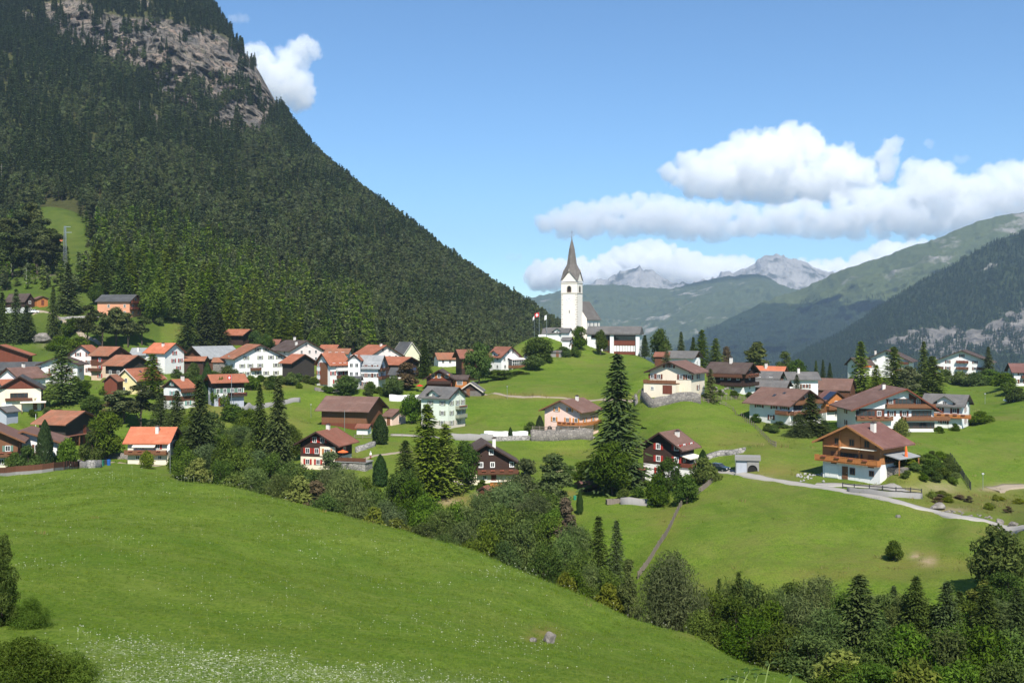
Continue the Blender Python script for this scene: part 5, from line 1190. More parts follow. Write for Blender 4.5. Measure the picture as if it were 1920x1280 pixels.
T1('spruce',1556,680,16,'right one of three small pointed firs behind the plain brown roof',d=380)
T1('larch',1614,640,46,'leftmost tall larch before the tree-hidden apartment house',d=332,ov=2)
T1('larch',1676,650,58,'broad middle larch before the tree-hidden apartment house',d=328,ov=0)
T1('larch',1643,684,36,'lower larch between the two tall ones before the apartment house',d=322,ov=1)
T1('spruce',1732,640,42,'dark pointed spruce left of the apartment chalet on the crest',d=338,ov=2)
T1('larch',1748,668,60,'bushy larch leaning against the dark pointed spruce near the crest',d=326,ov=1)
T1('pine',1703,690,46,'olive pine between the larches and the dark pointed spruce',d=322)
T1('spruce',1853,650,28,'dark spruce right of the apartment chalet on the crest',d=446,ov=1)
T1('bush',1838,772,50,'dark round bush right of the orange balcony',d=266)
T1('fir',1698,782,13,'tiny fir in front of the largest house on the right',d=236)
T1('yellowbush',1690,788,30,'light bush below the lower balconies of the largest right-hand house',d=232)
T1('maple',1010,635,56,'large leafy tree on the side of the church knoll',d=398)
T1('maple',1000,668,42,'lower leafy tree below the large one on the church knoll',d=385)
T1('maple',1087,614,30,'leafy tree at the left end of the parish hall',d=424)
T1('maple',1126,622,24,'small leafy tree in front of the parish hall windows',d=420)
T1('bush',1060,652,24,'bush beside the low concrete shed on the church knoll',d=415)
T1('maple',936,694,62,'bushy tree below the house with glazed veranda',d=372)
T1('bush',972,700,44,'dark bush right below the glazed veranda',d=378)
T1('maple',650,706,48,'spreading apple tree on the slope under the red-shuttered white house',d=330)
T1('bush',694,716,26,'bush below the tall white house with metal roof',d=336)
T1('brown',762,682,50,'brownish tree behind the white garden wall',d=345)
T1('maple',738,708,40,'round fruit tree in front of the white garden wall',d=333)
T1('spruce',796,640,32,'dark spruce right of the yellow steep gable',d=372)
T1('maple',772,742,42,'leafy tree at the left wall of the pale villa',d=306)
T1('maple',597,618,40,'light leafy tree at the forest edge above the pink farmhouse',d=446)
T1('maple',620,655,24,'small bush behind the ochre roof house',d=440)
T1('thuja',957,800,9,'small clipped cypress by the road wall left of the pink house',d=283)
T1('bush',995,792,26,'low bush by the wall left of the pink house',d=290)
T1('thuja',1012,778,16,'pointed cypress at the left corner of the pink house',d=289)
T1('birch',620,850,52,'light young tree in front of the dark timber chalet terrace',d=214)
T1('dome',652,888,104,'large round bush with pale tips at the meadow edge below the cypress columns',d=182)
# left part of the village
for (ty,px,top,d,w,lb) in [('pine',232,733,286,72,'dark pine left among the trees below the yellow gable'),('pine',264,724,280,60,'dark pine in the middle of the trees below the yellow gable'),
 ('larch',286,664,322,54,'light larch beside the orange roof of the yellow house'),('fir',302,736,276,56,'dark fir right among the trees below the yellow gable'),
 ('brown',215,742,292,44,'reddish tree below the dark red gabled shed'),('maple',172,744,294,46,'leafy tree below the garden of the pink house'),('maple',150,716,312,44,'leafy tree left of the dark red gabled shed'),
 ('thuja',389,678,305,24,'pointed cypress left of the chalet with grey garage base'),('maple',428,688,350,38,'leafy bush below the stone walled shed'),('bush',362,682,372,24,'bush in front of the lean-to shed'),
 ('bush',512,705,340,34,'bush below the right corner of the white farmhouse'),('bush',470,706,338,38,'bush below the left corner of the white farmhouse'),('bush',545,700,345,30,'bush beside the dark log barn'),
 ('bush',415,712,298,20,'hedge bush at the chalet with grey garage base'),('maple',352,705,330,50,'leafy tree behind the teal-shuttered chalet'),
 ('bush',26,850,217,34,'dark bush in front of the chalet cut by the picture edge'),('bush',52,838,216,46,'broad dark bush beside the brown meadow fence'),('bush',126,826,226,32,'leafy shrub right of the white house by the brown fence'),('yellowbush',276,848,228,30,'yellow-green bush under the balcony of the cream house'),('bush',340,838,226,50,'bush at the right wall of the cream orange-roofed house')]:
    T1(ty,px,top,w,lb,d=d)
for (ty,px,top,base,w,lb) in [('spruce',30,542,640,40,'tall dark spruce in front of the small upper left chalet'),('spruce',50,572,642,38,'second dark spruce in front of the small upper left chalet, lower'),
 ('spruce',100,536,634,28,'slim dark spruce left of the hillside hazel bushes'),('spruce',128,498,588,50,'broad dark spruce below the lattice pylon'),('spruce',4,548,640,40,'dark spruce cut by the left picture edge'),
 ('maple',180,534,572,30,'round bush left of the salmon house'),('maple',288,538,606,52,'dark leafy tree right of the salmon house'),('pine',164,574,650,40,'grey-green pine below the hillside track'),
 ('pine',192,588,655,42,'dark pine below the salmon house, left'),('pine',218,580,655,44,'dark pine below the salmon house, middle'),('pine',240,588,652,34,'dark pine below the salmon house, right'),
 ('pine',266,594,648,36,'lone pine on the grass below the salmon house'),('bush',138,598,628,40,'hazel bush beside the hillside track'),('bush',230,592,620,44,'hazel bush under the salmon house wall'),
 ('maple',116,632,668,56,'leafy clump above the pale rock'),('maple',150,634,672,50,'leafy clump above the pink house'),('spruce',352,578,656,48,'left spruce of the dark group behind the grey-roofed barn'),
 ('spruce',384,568,656,54,'middle spruce of the dark group behind the grey-roofed barn'),('spruce',412,586,650,44,'right spruce of the dark group behind the grey-roofed barn'),('bush',298,592,612,18,'small bush on the grassy slope right of the salmon house'),
 ('maple',478,622,656,30,'bright leafy tree at the forest edge'),('maple',500,628,660,26,'small bright tree at the forest edge')]:
    T1(ty,px,top,w,lb,base=base)
for px,top,d in [(14,412,520),(34,398,528),(58,386,535),(82,412,525),(98,432,515),(70,436,505),(24,444,500),(4,440,498),(46,430,505),(88,455,500)]:
    tree('pine',px,top,d,None,52,'tall pine with bare lower stem beside the grassy pylon clearing','tall pines beside the pylon clearing')
LR=random.Random(5)
for row,(d0,dy) in enumerate(((452,26),(470,10),(488,-6),(506,-20),(526,-34))):
    for i in range(17):
        px=165+i*26.5+row*6+LR.uniform(-9,9)
        if px>605 or (px<275 and row<1): continue
        top=np.interp(px,[150,280,330,400,440,480,520,560,600],[470,470,478,512,530,548,566,588,612])+dy*.55+LR.uniform(-9,9)
        tree('larch' if LR.random()<.85 else 'spruce',px,top,d0+LR.uniform(-7,7),None,LR.uniform(32,44),'bright green larch in the dense young plantation under the dark forest','young larches under the mountain forest')
# gully thicket, behind the meadow edge
GL_='leafy tree in the shady thicket filling the gully behind the meadow edge'; GG='thicket in the gully'
for (ty,px,top,d,w) in [('alder',352,850,214,64),('willow',392,838,216,70),('alder',430,830,214,66),('alder',400,806,250,60),('willow',445,800,252,64),('alder',470,838,218,70),('alder',512,856,212,66),('willow',470,880,200,66),('yellowbush',440,890,196,56),('alder',548,872,206,66),
 ('yellowbush',560,898,190,72),('willow',520,893,194,60),('alder',590,890,196,70),('brown',592,905,182,60),('alder',700,925,184,66),('willow',728,945,178,66),('alder',770,905,194,66),('alder',800,935,184,70),('yellowbush',700,955,168,56),('willow',830,960,176,74),
 ('alder',862,948,178,70),('willow',900,934,178,84),('alder',930,955,170,76),('willow',958,912,180,96),('willow',1000,932,176,92),('alder',980,985,162,80),('alder',905,992,160,76),('willow',870,985,164,72),('alder',1030,975,166,80),('willow',1060,1010,152,70),('alder',1020,1030,148,76),
 ('alder',950,1022,152,74),('alder',1090,1040,146,64),('willow',1105,1065,136,62),('alder',1075,1075,134,60),('yellowbush',1060,1078,128,44),('alder',1135,1075,134,56),('yellowbush',1140,1098,118,56),('alder',1160,1100,122,60),('yellowbush',745,975,160,60),('alder',790,985,158,66),
 ('alder',640,930,184,60),('alder',410,868,206,60),('yellowbush',372,862,203,50),('willow',835,1005,154,60),('alder',610,930,178,60),('alder',470,770,268,60),('bush',440,760,276,50),('bush',395,775,262,50),('alder',545,800,248,46),('alder',690,900,200,50),
 ('alder',505,795,246,50),('willow',356,800,254,52),('alder',330,815,246,44),('willow',480,802,240,50),('alder',365,775,262,50)]:
    tree(ty,px,top,d,None,w,GL_,GG)
RL='leafy tree in the dark thicket at the lower right'; RG='thicket at the lower right'
for (ty,px,top,d,w) in [('alder',1335,1120,112,90),('willow',1362,1100,116,80),('alder',1400,1096,118,84),('alder',1420,1112,112,90),('willow',1455,1112,114,88),('alder',1490,1098,118,88),('willow',1530,1088,116,96),('alder',1380,1130,104,100),('alder',1440,1140,100,104),
 ('willow',1500,1128,102,112),('alder',1405,1165,96,110),('alder',1470,1180,92,120),('willow',1545,1150,98,120),('alder',1530,1200,88,130),('alder',1660,1120,108,90),('willow',1700,1118,106,96),('alder',1640,1160,98,110),('alder',1735,1140,104,90),('alder',1780,1150,102,90),
 ('alder',1820,1135,104,90),('willow',1870,1130,106,100),('alder',1640,1196,86,130),('alder',1700,1188,86,140),('alder',1770,1196,84,140),('alder',1840,1190,85,140),('alder',1900,1195,85,130),('yellowbush',1580,1225,82,110),('alder',1500,1215,92,110),('alder',1590,1250,80,120),
 ('alder',1640,1250,75,130),('yellowbush',1720,1248,74,120),('alder',1800,1252,74,130),('alder',1880,1250,74,130),('alder',1440,1190,98,80),('alder',1890,1080,112,90),('yellowbush',1850,1092,114,70),('alder',1320,1150,104,70),('alder',1590,1120,108,80)]:
    tree(ty,px,top,d,None,w,RL,RG)
for (px,top,d,w) in [(1385,1072,114,56),(1348,1085,118,40),(1718,1080,104,90),(1676,1098,110,50),(1776,1092,102,86),(1850,1098,100,90),(1908,1104,98,90),(1800,1108,108,60)]:
    tree('fir',px,top,d,None,w,'young spruce rising among the leafy trees at the lower right','young spruces at the lower right')
T1('fir',1612,1078,150,'biggest young spruce in the lower right thicket, standing above its neighbours',d=98,ov=0)
for (px,base,w) in [(1772,716,40),(1800,722,44),(1828,724,44),(1856,722,50),(1884,728,50),(1908,752,44),(1890,740,40),(1745,738,40),(1782,704,36)]:
    tree('bush',px,base-w*.55,None,base,w,'dark green bush in the hedge row under the crest chalets','hedge bushes under the crest')
for (px,base,w) in [(1742,872,34),(1756,884,30),(1735,890,30),(1768,898,34),(1722,868,26),(1752,902,30),(1790,902,26)]:
    tree('bush',px,base-w*.6,None,base,w,'shrub in the steep garden right of the honey-coloured log chalet','garden shrubs right of the log chalet')
for (px,base,w) in [(1670,872,30),(1690,872,30),(1708,873,26)]:
    tree('yellowbush',px,base-w*.45,None,base,w,'clipped yellow-green hedge bush beside the log chalet terrace','hedge beside the log chalet')
for (px,base,w) in [(1056,664,20),(1046,668,18),(1078,668,24),(1026,680,20)]:
    tree('bush',px,base-w*.7,None,base,w,'small bush on the lower flank of the church knoll','bushes on the church knoll')
for (px,base,w) in [(560,716,22),(575,718,20),(590,722,20),(536,720,18),(830,746,18),(890,742,14),(690,742,20),(710,738,18),(1120,905,28),(1070,895,30),(1170,935,26),(1195,932,26),(905,918,26),(560,728,14),(610,735,16)]:
    tree('bush',px,base-w*.7,None,base,w,'garden bush among the houses in the middle of the village','garden bushes in the village')
# foreground, left corner
T1('neartall',4,1016,70,'leafy tree at the left edge of the meadow, nearest to the viewer',d=50)
T1('near',56,1124,76,'dark brownish bush at the foot of the nearest leafy tree',d=50)
T1('near',40,1206,190,'large leafy bush in the lower left corner among white umbels',d=36)
T1('near',138,1230,130,'smaller leafy bush right of the corner bush among white umbels',d=36.5)
for (px,base,w) in [(1752,880,26),(1762,866,30),(1778,880,34),(1790,890,30),(1715,884,26),(1730,900,22),(1700,896,22),(1775,868,26),(1748,862,26),(1785,908,22)]:
    tree('bush',px,base-w*.62,None,base,w,'shrub in the steep garden right of the honey-coloured log chalet','garden shrubs right of the log chalet')
for i in range(15):
    px=1740+TR.uniform(0,185); base=np.interp(px,[1740,1925],[940,962])+TR.uniform(-22,6); w=TR.uniform(14,26)
    tree('yellowbush' if i%3 else 'brown',px,base-w*.36,None,base,w,'low scrub bush on the rank bank above the road','scrub on the bank above the road')
for (px,base,w) in [(140,722,22),(160,728,20),(196,740,22),(222,744,18),(330,708,22),(352,712,20),(376,716,18),(300,712,16),(402,712,22),(490,716,18),(505,722,22),(526,716,16),(620,738,18),(650,742,20),(720,742,20),(744,738,18),(815,748,22),(800,742,18),(1300,748,16),(1350,742,16),(1376,745,18),(1405,748,18),(1418,792,22),(1440,808,20),(1452,812,20),(1560,808,20),(1580,814,18),(1760,812,18),(1790,808,20),(60,782,20),(88,776,18),(110,782,22),(20,790,16)]:
    tree('bush',px,base-w*.7,None,base,w,'garden bush among the houses of the village','garden bushes in the village')
M['stonewhite']=m_rock('white_garden_stone',(.5,.48,.45),(.72,.70,.66),2.)
# ------------------------------------------------------------ roads, paths, walls, fences
def smooth_path(pts,step=.9):
    P_=[Vector(p) for p in pts]; out=[]
    for i in range(len(P_)-1):
        a=P_[max(0,i-1)];b=P_[i];c=P_[i+1];e=P_[min(len(P_)-1,i+2)]; n=max(2,int((c-b).length/step))
        for k in range(n):
            t=k/n; out.append(.5*((2*b)+(c-a)*t+(2*a-5*b+4*c-e)*t*t+(3*b-a-3*c+e)*t**3))
    out.append(P_[-1]); return out
def ribbon(name,px,w,mat,lift=.10,cross=5,kind='structure'):
    pts=smooth_path([hit(*p[:2]) if len(p)==2 else onground(p[0],p[2]) for p in px]); V=[];Q=[]
    for i,p in enumerate(pts):
        t=(pts[min(i+1,len(pts)-1)]-pts[max(i-1,0)]); t.z=0; t.normalize(); n=Vector((-t.y,t.x,0))
        ww=w*(1+.12*math.sin(i*.7)+.06*math.sin(i*2.3)); q=[p+n*(ww*(j/(cross-1)-.5)) for j in range(cross)]
        zs=[gxy(v.x,v.y) for v in q]; zc=sum(zs)/cross
        V.append((q[0].x,q[0].y,zs[0]-.5))
        for v,z in zip(q,zs): V.append((v.x,v.y,max(.5*z+.5*zc,z)+lift))
        V.append((q[-1].x,q[-1].y,zs[-1]-.5))
    m=cross+2
    for i in range(len(pts)-1):
        for j in range(m-1): Q.append((i*m+j,i*m+j+1,(i+1)*m+j+1,(i+1)*m+j))
    o=link(name,np_mesh(name,V,Q,[mat],smooth=False)); tag(o,kind=kind); return o
m,T=newmat('worn_asphalt'); v=coords(T); n=noise(T,v,.5,5,.6); n2=noise(T,v,9,3)
M['road']=finish(T,m,mixc(T,n2,mixc(T,n,(.32,.30,.27),(.42,.395,.355)),(.25,.235,.21)),.95,.1,n2,.3,.02)
m,T=newmat('gravel_path'); v=coords(T); n=noise(T,v,.8,5,.65); n2=noise(T,v,7,3)
M['gravel']=finish(T,m,mixc(T,n2,mixc(T,n,(.30,.24,.17),(.42,.36,.28)),(.22,.18,.13)),1,.05,n2,.4,.03)
ribbon('road',[(1338,880),(1360,884),(1395,890),(1430,897),(1480,905),(1530,913),(1575,919),(1620,927),(1660,936),(1700,946),(1750,958),(1800,970),(1860,981),(1935,992)],1.75,M['road'])
ribbon('driveway',[(1528,909),(1560,909),(1600,911),(1640,914),(1690,921)],3.2,M['road'],.07)
ribbon('road',[(735,0,291),(775,0,290),(835,0,287),(880,0,285),(925,0,283.5),(1000,0,282),(1060,0,281),(1115,0,280)],3.2,M['road'])
ribbon('path',[(905,739),(950,742),(1000,744),(1060,747),(1130,750),(1190,753)],1.5,M['gravel'],.05)
ribbon('path',[(668,866),(690,858),(725,852),(770,846)],1.4,M['gravel'],.05)
ribbon('path',[(1860,918),(1885,914),(1925,910)],2.6,M['gravel'],.05)
ribbon('path',[(300,874),(262,870),(225,868),(195,868)],1.6,M['gravel'],.05)
ribbon('path',[(190,648),(150,626),(100,590),(62,588)],1.8,M['gravel'],.05)
def wall(label,px,h,th,mat,cap=None,name='wall',cat='wall'):
    pts=smooth_path([hit(*p) if len(p)==2 else onground(p[0],p[2]) for p in px],1.2); V=[];Q=[]
    for i,p in enumerate(pts):
        t=(pts[min(i+1,len(pts)-1)]-pts[max(i-1,0)]); t.z=0; t.normalize(); n=Vector((-t.y,t.x,0))*(th/2); z=gxy(p.x,p.y); hh=h*(1+.05*math.sin(i*1.9))
        V+=[(p.x-n.x,p.y-n.y,z-1.5),(p.x-n.x,p.y-n.y,z+hh),(p.x+n.x,p.y+n.y,z+hh),(p.x+n.x,p.y+n.y,z-1.5)]
    for i in range(len(pts)-1):
        for j in range(4): Q.append((i*4+j,i*4+(j+1)%4,(i+1)*4+(j+1)%4,(i+1)*4+j))
    e=len(V)-4; Q+=[(3,2,1,0),(e,e+1,e+2,e+3)]
    o=link(name,np_mesh(name,V,Q,[mat])); tag(o,label,cat); return o
wall('long rubble stone retaining wall under the terrace of the cream brown-roofed house',[(1192,754),(1212,757),(1250,758),(1314,757)],2.2,.8,M['stone'],name='stone_wall')
wall('rough stone retaining wall below the pink house and its road railing',[(995,0,279.5),(1030,0,279),(1065,0,278.5),(1112,0,277.5)],2.7,.8,M['stone'],name='stone_wall')
wall('pale concrete parapet wall along the road in front of the pale villa',[(838,0,283.5),(868,0,282.5),(900,0,281.5),(925,0,280.5)],1.7,.4,M['concrete'],name='concrete_wall')
wall('low pale stone wall between concrete parapet and the pink house wall',[(927,0,280.2),(960,0,280),(993,0,279.8)],1.2,.5,M['stonepale'],name='stone_wall')
wall('white plastered wall behind the silver car',[(908,0,288.5),(940,0,287.5),(990,0,286.5)],1.4,.4,M['white'],name='garden_wall')
wall('white garden wall behind the round fruit tree',[(730,752),(765,752),(802,750)],1.9,.4,M['white'],name='garden_wall')
wall('grey concrete retaining wall beside the ramp behind the two slim spruces',[(452,772),(490,766),(525,760),(562,754)],1.3,.5,M['concrete'],name='concrete_wall')
wall('pale rubble wall beside the bins at the meadow edge',[(148,874),(168,877),(188,876)],1.5,.8,M['stonepale'],name='stone_wall')
wall('rubble garden wall below the barn with faded orange roof',[(192,858),(215,860),(240,862)],1.3,.6,M['stone'],name='stone_wall')
wall('low dry stone wall across the slope right of the scarlet-shuttered chalet',[(1302,872),(1325,862),(1350,852),(1396,846)],.8,1.2,M['stonepale'],name='stone_wall')
wall('mossy white garden wall below the foot of the tallest spruce',[(1164,946),(1200,947),(1238,946)],1.2,.5,M['concrete'],name='garden_wall')
wall('concrete retaining wall at the driveway of the log chalet',[(1590,922),(1630,927),(1680,932),(1728,934)],.8,.35,M['concrete'],name='concrete_wall')
wall('white churchyard wall around the foot of the church tower',[(1010,632),(1035,632),(1062,632)],.9,.4,M['white'],name='churchyard_wall')
wall('rough stone wall left of the terrace path below the upper cypress column',[(668,848),(685,842),(702,836)],1.2,.8,M['stonepale'],name='stone_wall')
wall('grey garden wall beneath the big white farmhouse and log barn',[(395,714),(430,716),(470,718)],1.0,.5,M['stone'],name='stone_wall')
wall('low stone wall under the red-shuttered white house',[(590,732),(640,733),(700,734)],1.0,.5,M['stone'],name='stone_wall')
wall('stone edging wall along the hillside track below the salmon house',[(110,600),(140,598),(186,596)],.9,.6,M['stonepale'],name='stone_wall')
def fence(label,px,h,mat,step=2.2,rails=2,boards=False,rw=.05,base=None):
    pts=smooth_path([hit(*p) if len(p)==2 else onground(p[0],p[2]) for p in px],step); o=empty('fence',pts[0]); o.location=(0,0,0)
    z=[gxy(p.x,p.y) for p in pts]; b=0 if base is None else base
    for p,zz in zip(pts,z):
        MB().box(p.x-.06,p.x+.06,p.y-.06,p.y+.06,zz-.4,zz+b+h+.08).build('post',mat,o)
    rb=[]
    for r_ in range(rails):
        q=MB(); zz0=b+h*(r_+.75)/rails
        for i in range(len(pts)-1):
            a,c=pts[i],pts[i+1]; hh=.07
            V=[(a.x,a.y-.07,z[i]+zz0-hh),(c.x,c.y-.07,z[i+1]+zz0-hh),(c.x,c.y-.07,z[i+1]+zz0+hh),(a.x,a.y-.07,z[i]+zz0+hh),(a.x,a.y-.03,z[i]+zz0-hh),(c.x,c.y-.03,z[i+1]+zz0-hh),(c.x,c.y-.03,z[i+1]+zz0+hh),(a.x,a.y-.03,z[i]+zz0+hh)]
            q.add(V,[(0,1,2,3),(7,6,5,4),(3,2,6,7),(1,0,4,5)])
        q.build('rail',mat,o)
    if boards:
        q=MB()
        for i in range(len(pts)-1):
            a,c=pts[i],pts[i+1]; zt=b+h; V=[(a.x,a.y-.10,z[i]+b-.1),(c.x,c.y-.10,z[i+1]+b-.1),(c.x,c.y-.10,z[i+1]+zt),(a.x,a.y-.10,z[i]+zt),(a.x,a.y-.075,z[i]+b-.1),(c.x,c.y-.075,z[i+1]+b-.1),(c.x,c.y-.075,z[i+1]+zt),(a.x,a.y-.075,z[i]+zt)]
            q.add(V,[(0,1,2,3),(7,6,5,4),(3,2,6,7),(1,0,4,5)])
        q.build('boarding',mat,o)
    if base:
        q=MB()
        for i in range(len(pts)-1):
            a,c=pts[i],pts[i+1]; V=[(a.x,a.y-.2,z[i]-1),(c.x,c.y-.2,z[i+1]-1),(c.x,c.y-.2,z[i+1]+base),(a.x,a.y-.2,z[i]+base),(a.x,a.y+.15,z[i]-1),(c.x,c.y+.15,z[i+1]-1),(c.x,c.y+.15,z[i+1]+base),(a.x,a.y+.15,z[i]+base)]
            q.add(V,[(0,1,2,3),(7,6,5,4),(3,2,6,7)])
        q.build('concrete_base',M['concrete'],o)
    tag(o,label,'fence'); return o
fence('brown board fence on a concrete base along the top of the meadow',[(-20,893),(30,890),(80,886),(120,881),(154,876)],1.1,M['wbrown'],2.4,1,True,base=.6)
fence('wooden rail fence running down the round green hill on the right',[(1350,758),(1375,772),(1398,790),(1425,812),(1455,838)],1.0,M['fencewood'],2.2,2)
fence('long grey board fence curving down the field to the domed willow bush',[(1345,896),(1328,912),(1308,926),(1284,940),(1270,962),(1250,1004),(1226,1042),(1207,1070),(1196,1086)],1.0,M['fencewood'],2.4,1,True)
fence('wooden railing on the stone wall road in front of the pink house',[(998,0,279.9),(1030,0,279.4),(1065,0,278.9),(1112,0,277.9)],1.0,M['fencewood'],2.6,2,base=2.5)
fence('wooden fence on the slope left of the cream terrace house',[(1186,750),(1198,738),(1214,722)],1.0,M['fencewood'],2.0,2)
fence('grey pasture fence in front of the large brown barn',[(665,822),(700,823),(735,820),(790,822)],1.0,M['fencewood'],2.4,2)
fence('metal railing above the concrete retaining wall of the log chalet',[(1580,916),(1630,921),(1680,926),(1728,929)],1.0,M['iron'],2.2,2)
fence('dark mesh fence on the garden slope right of the log chalet',[(1782,862),(1795,880),(1808,900),(1820,918)],1.3,M['iron'],1.8,4)
fence('low wooden fence above the white umbel slope of the hillside clearing',[(60,526),(82,520),(104,518)],1.0,M['fencewood'],2.5,2)
fence('wooden rail fence along the hedge behind the cream terrace house',[(1300,754),(1345,753),(1400,752)],1.0,M['fencewood'],2.4,2)

# ------------------------------------------------------------ poles, lamps, flags
def pole(name,label,px,base,top,r,mat,cat='pole'):
    g=hit(px,base); h=(HZ-top)/F*g.y-g.z; o=empty(name,g); MB().tube((0,0,-.6),(0,0,h),r*1.15,r*.75,8).build('shaft',mat,o); tag(o,label,cat); return o,h
def lamp(label,px,base,top):
    o,h=pole('street_lamp',label,px,base,top,.06,M['metal'],'street lamp')
    q=MB(); q.tube((0,0,h),(0,0,h+.12),.28,.20,8); q.build('lamp_head',M['metal'],o); MB().tube((0,0,h-.16),(0,0,h),.16,.24,8).build('lamp_glass',M['frame'],o); return o
lamp('street lamp with a small sign at the edge of the steep right garden bank',1843,918,888)
lamp('street lamp on the green slope below the church hill path',951,748,724)
lamp('street lamp on the meadow left of the large brown barn',583,784,758)
lamp('street lamp on the grass near the white car',1847,757,738)
o,h=pole('utility_pole','tall bare pole right of the orange balcony house',1818,790,744,.09,M['metal'])
o,h=pole('utility_pole','pole with short crossarm behind the largest house on the right',1703,735,711,.09,M['metal']); MB().box(-1.5,1.5,-.06,.06,h-.25,h-.1).build('crossarm',M['metal'],o)
o,h=pole('utility_pole','thin pale pole in front of the large brown barn',646,808,768,.07,M['metal'])
o,h=pole('utility_pole','white pole on the grass left of the faded-roof barn',67,812,776,.07,M['frame'])
# lattice pylon
g=hit(122,505); h=(HZ-424)/F*g.y-g.z; o=empty('lattice_pylon',g); tag(o,'tall pale lattice pylon with short crossarms on the wooded hillside','pylon')
q=MB(); n=13
for (sx,sy) in ((-1,-1),(1,-1),(1,1),(-1,1)): q.tube((sx*.75,sy*.75,-.5),(sx*.3,sy*.3,h),.11,.08,4)
for k in range(n):
    a=.75-.45*k/n; b=.75-.45*(k+1)/n; z0,z1=h*k/n,h*(k+1)/n; s=1 if k%2 else -1
    for ax in range(4):
        c=[(-1,-1),(1,-1),(1,1),(-1,1)]; p,r_=c[ax],c[(ax+1)%4]
        if s<0: p,r_=r_,p
        q.tube((p[0]*a,p[1]*a,z0),(r_[0]*b,r_[1]*b,z1),.05,.05,3,False)
q.build('lattice',M['metal'],o)
for z,w in ((h-.3,2.6),(h-3.0,3.2)): MB().box(-.3,w,-.1,.1,z-.15,z+.1).build('crossarm',M['metal'],o)
def flagcloth(w,hh,wave=.25,down=.25,n=8):
    b=MB(); V=[]
    for i in range(n+1):
        x=-w*i/n; y=wave*math.sin(i*1.1)*i/n; dz=-down*w*(i/n)**1.3
        V+=[(x,y,dz),(x,y,dz-hh),(x,y+.02,dz),(x,y+.02,dz-hh)]
    for i in range(n):
        a=i*4;c=a+4; b_=[(a+1,c+1,c,a),(a+2,c+2,c+3,a+3)]
        b.f+=[list(f) for f in b_]; b.m+=[0,0]
    b.v+=V; return b
m,T=newmat('red_flag_with_white_cross'); s=T('ShaderNodeSeparateXYZ',{'Vector':T('ShaderNodeTexCoord').outputs['UV']})
def flag_mat():
    m,T=newmat('red_flag_white_cross'); s=T('ShaderNodeSeparateXYZ',{'Vector':T('ShaderNodeTexCoord').outputs['Generated']})
    ax=mth(T,'ABSOLUTE',mth(T,'SUBTRACT',s.outputs[0],.5)); az=mth(T,'ABSOLUTE',mth(T,'SUBTRACT',s.outputs[2],.5))
    c1=mth(T,'MULTIPLY',mth(T,'LESS_THAN',ax,.10),mth(T,'LESS_THAN',az,.32)); c2=mth(T,'MULTIPLY',mth(T,'LESS_THAN',az,.10),mth(T,'LESS_THAN',ax,.32))
    return finish(T,m,mixc(T,mth(T,'MAXIMUM',c1,c2),(.55,.02,.02),(.8,.8,.8)),.9)
M['swiss']=flag_mat()
def flagpole(label,px,base,top,fw,fh,fm,down=.25):
    o,h=pole('flagpole',label,px,base,top,.08,M['metal'],'flagpole'); b=flagcloth(fw,fh,down=down); b.build('flag',fm,o,(-.1,0,h-.15)); MB().tube((0,0,h),(0,0,h+.15),.1,.02,6).build('finial',M['metal'],o); return o
flagpole('tallest flagpole on the church knoll with a red flag bearing a white cross',1011,632,585,1.7,1.7,M['swiss'])
flagpole('left flagpole on the church knoll with a limp pale flag',1002,632,592,.8,1.8,M['whitecloth'],1.2)
flagpole('right flagpole on the church knoll with a pale green and white flag',1025,632,590,.8,1.8,M['whitecloth'],.5)
flagpole('flagpole with limp white flag beside the cream orange-roofed house',319,888,830,.55,1.3,M['whitecloth'],.9)
flagpole('flagpole with a small cross flag before the grey garage base chalet',434,772,703,1.0,1.0,M['swiss'],.1)

# ------------------------------------------------------------ cars
def car(label,px,base,paint,rz,estate=False,d=None):
    g=hit(px,base) if d is None else onground(px,d); o=empty('car',g,rz); tag(o,label,'car')
    L,W,Hh=4.2,1.72,1.45
    pr=[(-2.1,.32),(2.1,.32),(2.1,.62),(1.95,.80),(1.0,.92),(-1.85,.95),(-2.08,.80),(-2.1,.5)]
    MB().prism(pr,-W/2,W/2).build('body',M[paint],o)
    cb=[(-1.75,.93),(1.05,.90),(.45,1.38),(-1.35 if estate else -1.0,1.42)]
    q=MB(); V=[]
    for y,s in ((-W/2+.06,0),(W/2-.06,0)):
        for x,z in cb: V.append((x,y*(1 if z<1 else .82),z))
    q.add(V,[(0,1,2,3),(7,6,5,4),(1,0,4,5),(2,1,5,6),(0,3,7,4)]); q.build('cabin_glass',M['glass'],o)
    q=MB(); V=[(x,y*.82,z) for y in (-W/2+.05,W/2-.05) for x,z in ((.5,1.375),(-1.4 if estate else -1.05,1.42))]; V+=[(a,b,c+.06) for a,b,c in V]
    q.add(V,[(0,2,3,1),(4,5,7,6),(0,1,5,4),(2,6,7,3),(0,4,6,2),(1,3,7,5)]); rf=q.build('roof',M[paint],o)
    for s in (-1,1):
        for x in (.46,-.35,-1.3): MB().box(x-.05,x+.05,s*.74-.02,s*.74+.02,.9,1.38).build('pillar',M[paint],o)
    for sx in (-1.3,1.3):
        for s in (-1,1):
            w=MB(); w.tube((sx,s*.86-.0,.31),(sx,s*.64,.31),.31,.31,14); wo=w.build('wheel',M['tyre'],o); MB().tube((sx,s*.87,.31),(sx,s*.85,.31),.19,.19,10).build('rim',M['metal'],wo)
    for s in (-1,1):
        MB().box(2.04,2.12,s*.62-.2,s*.62+.2,.60,.74).build('headlight',M['frame'],o); MB().box(-2.12,-2.06,s*.68-.12,s*.68+.12,.62,.82).build('tail_light',M['sh_red'],o)
    return o
car('silver estate car parked in front of the white wall by the pale villa',905,821,'carsilver',R(172),True,d=284.5)
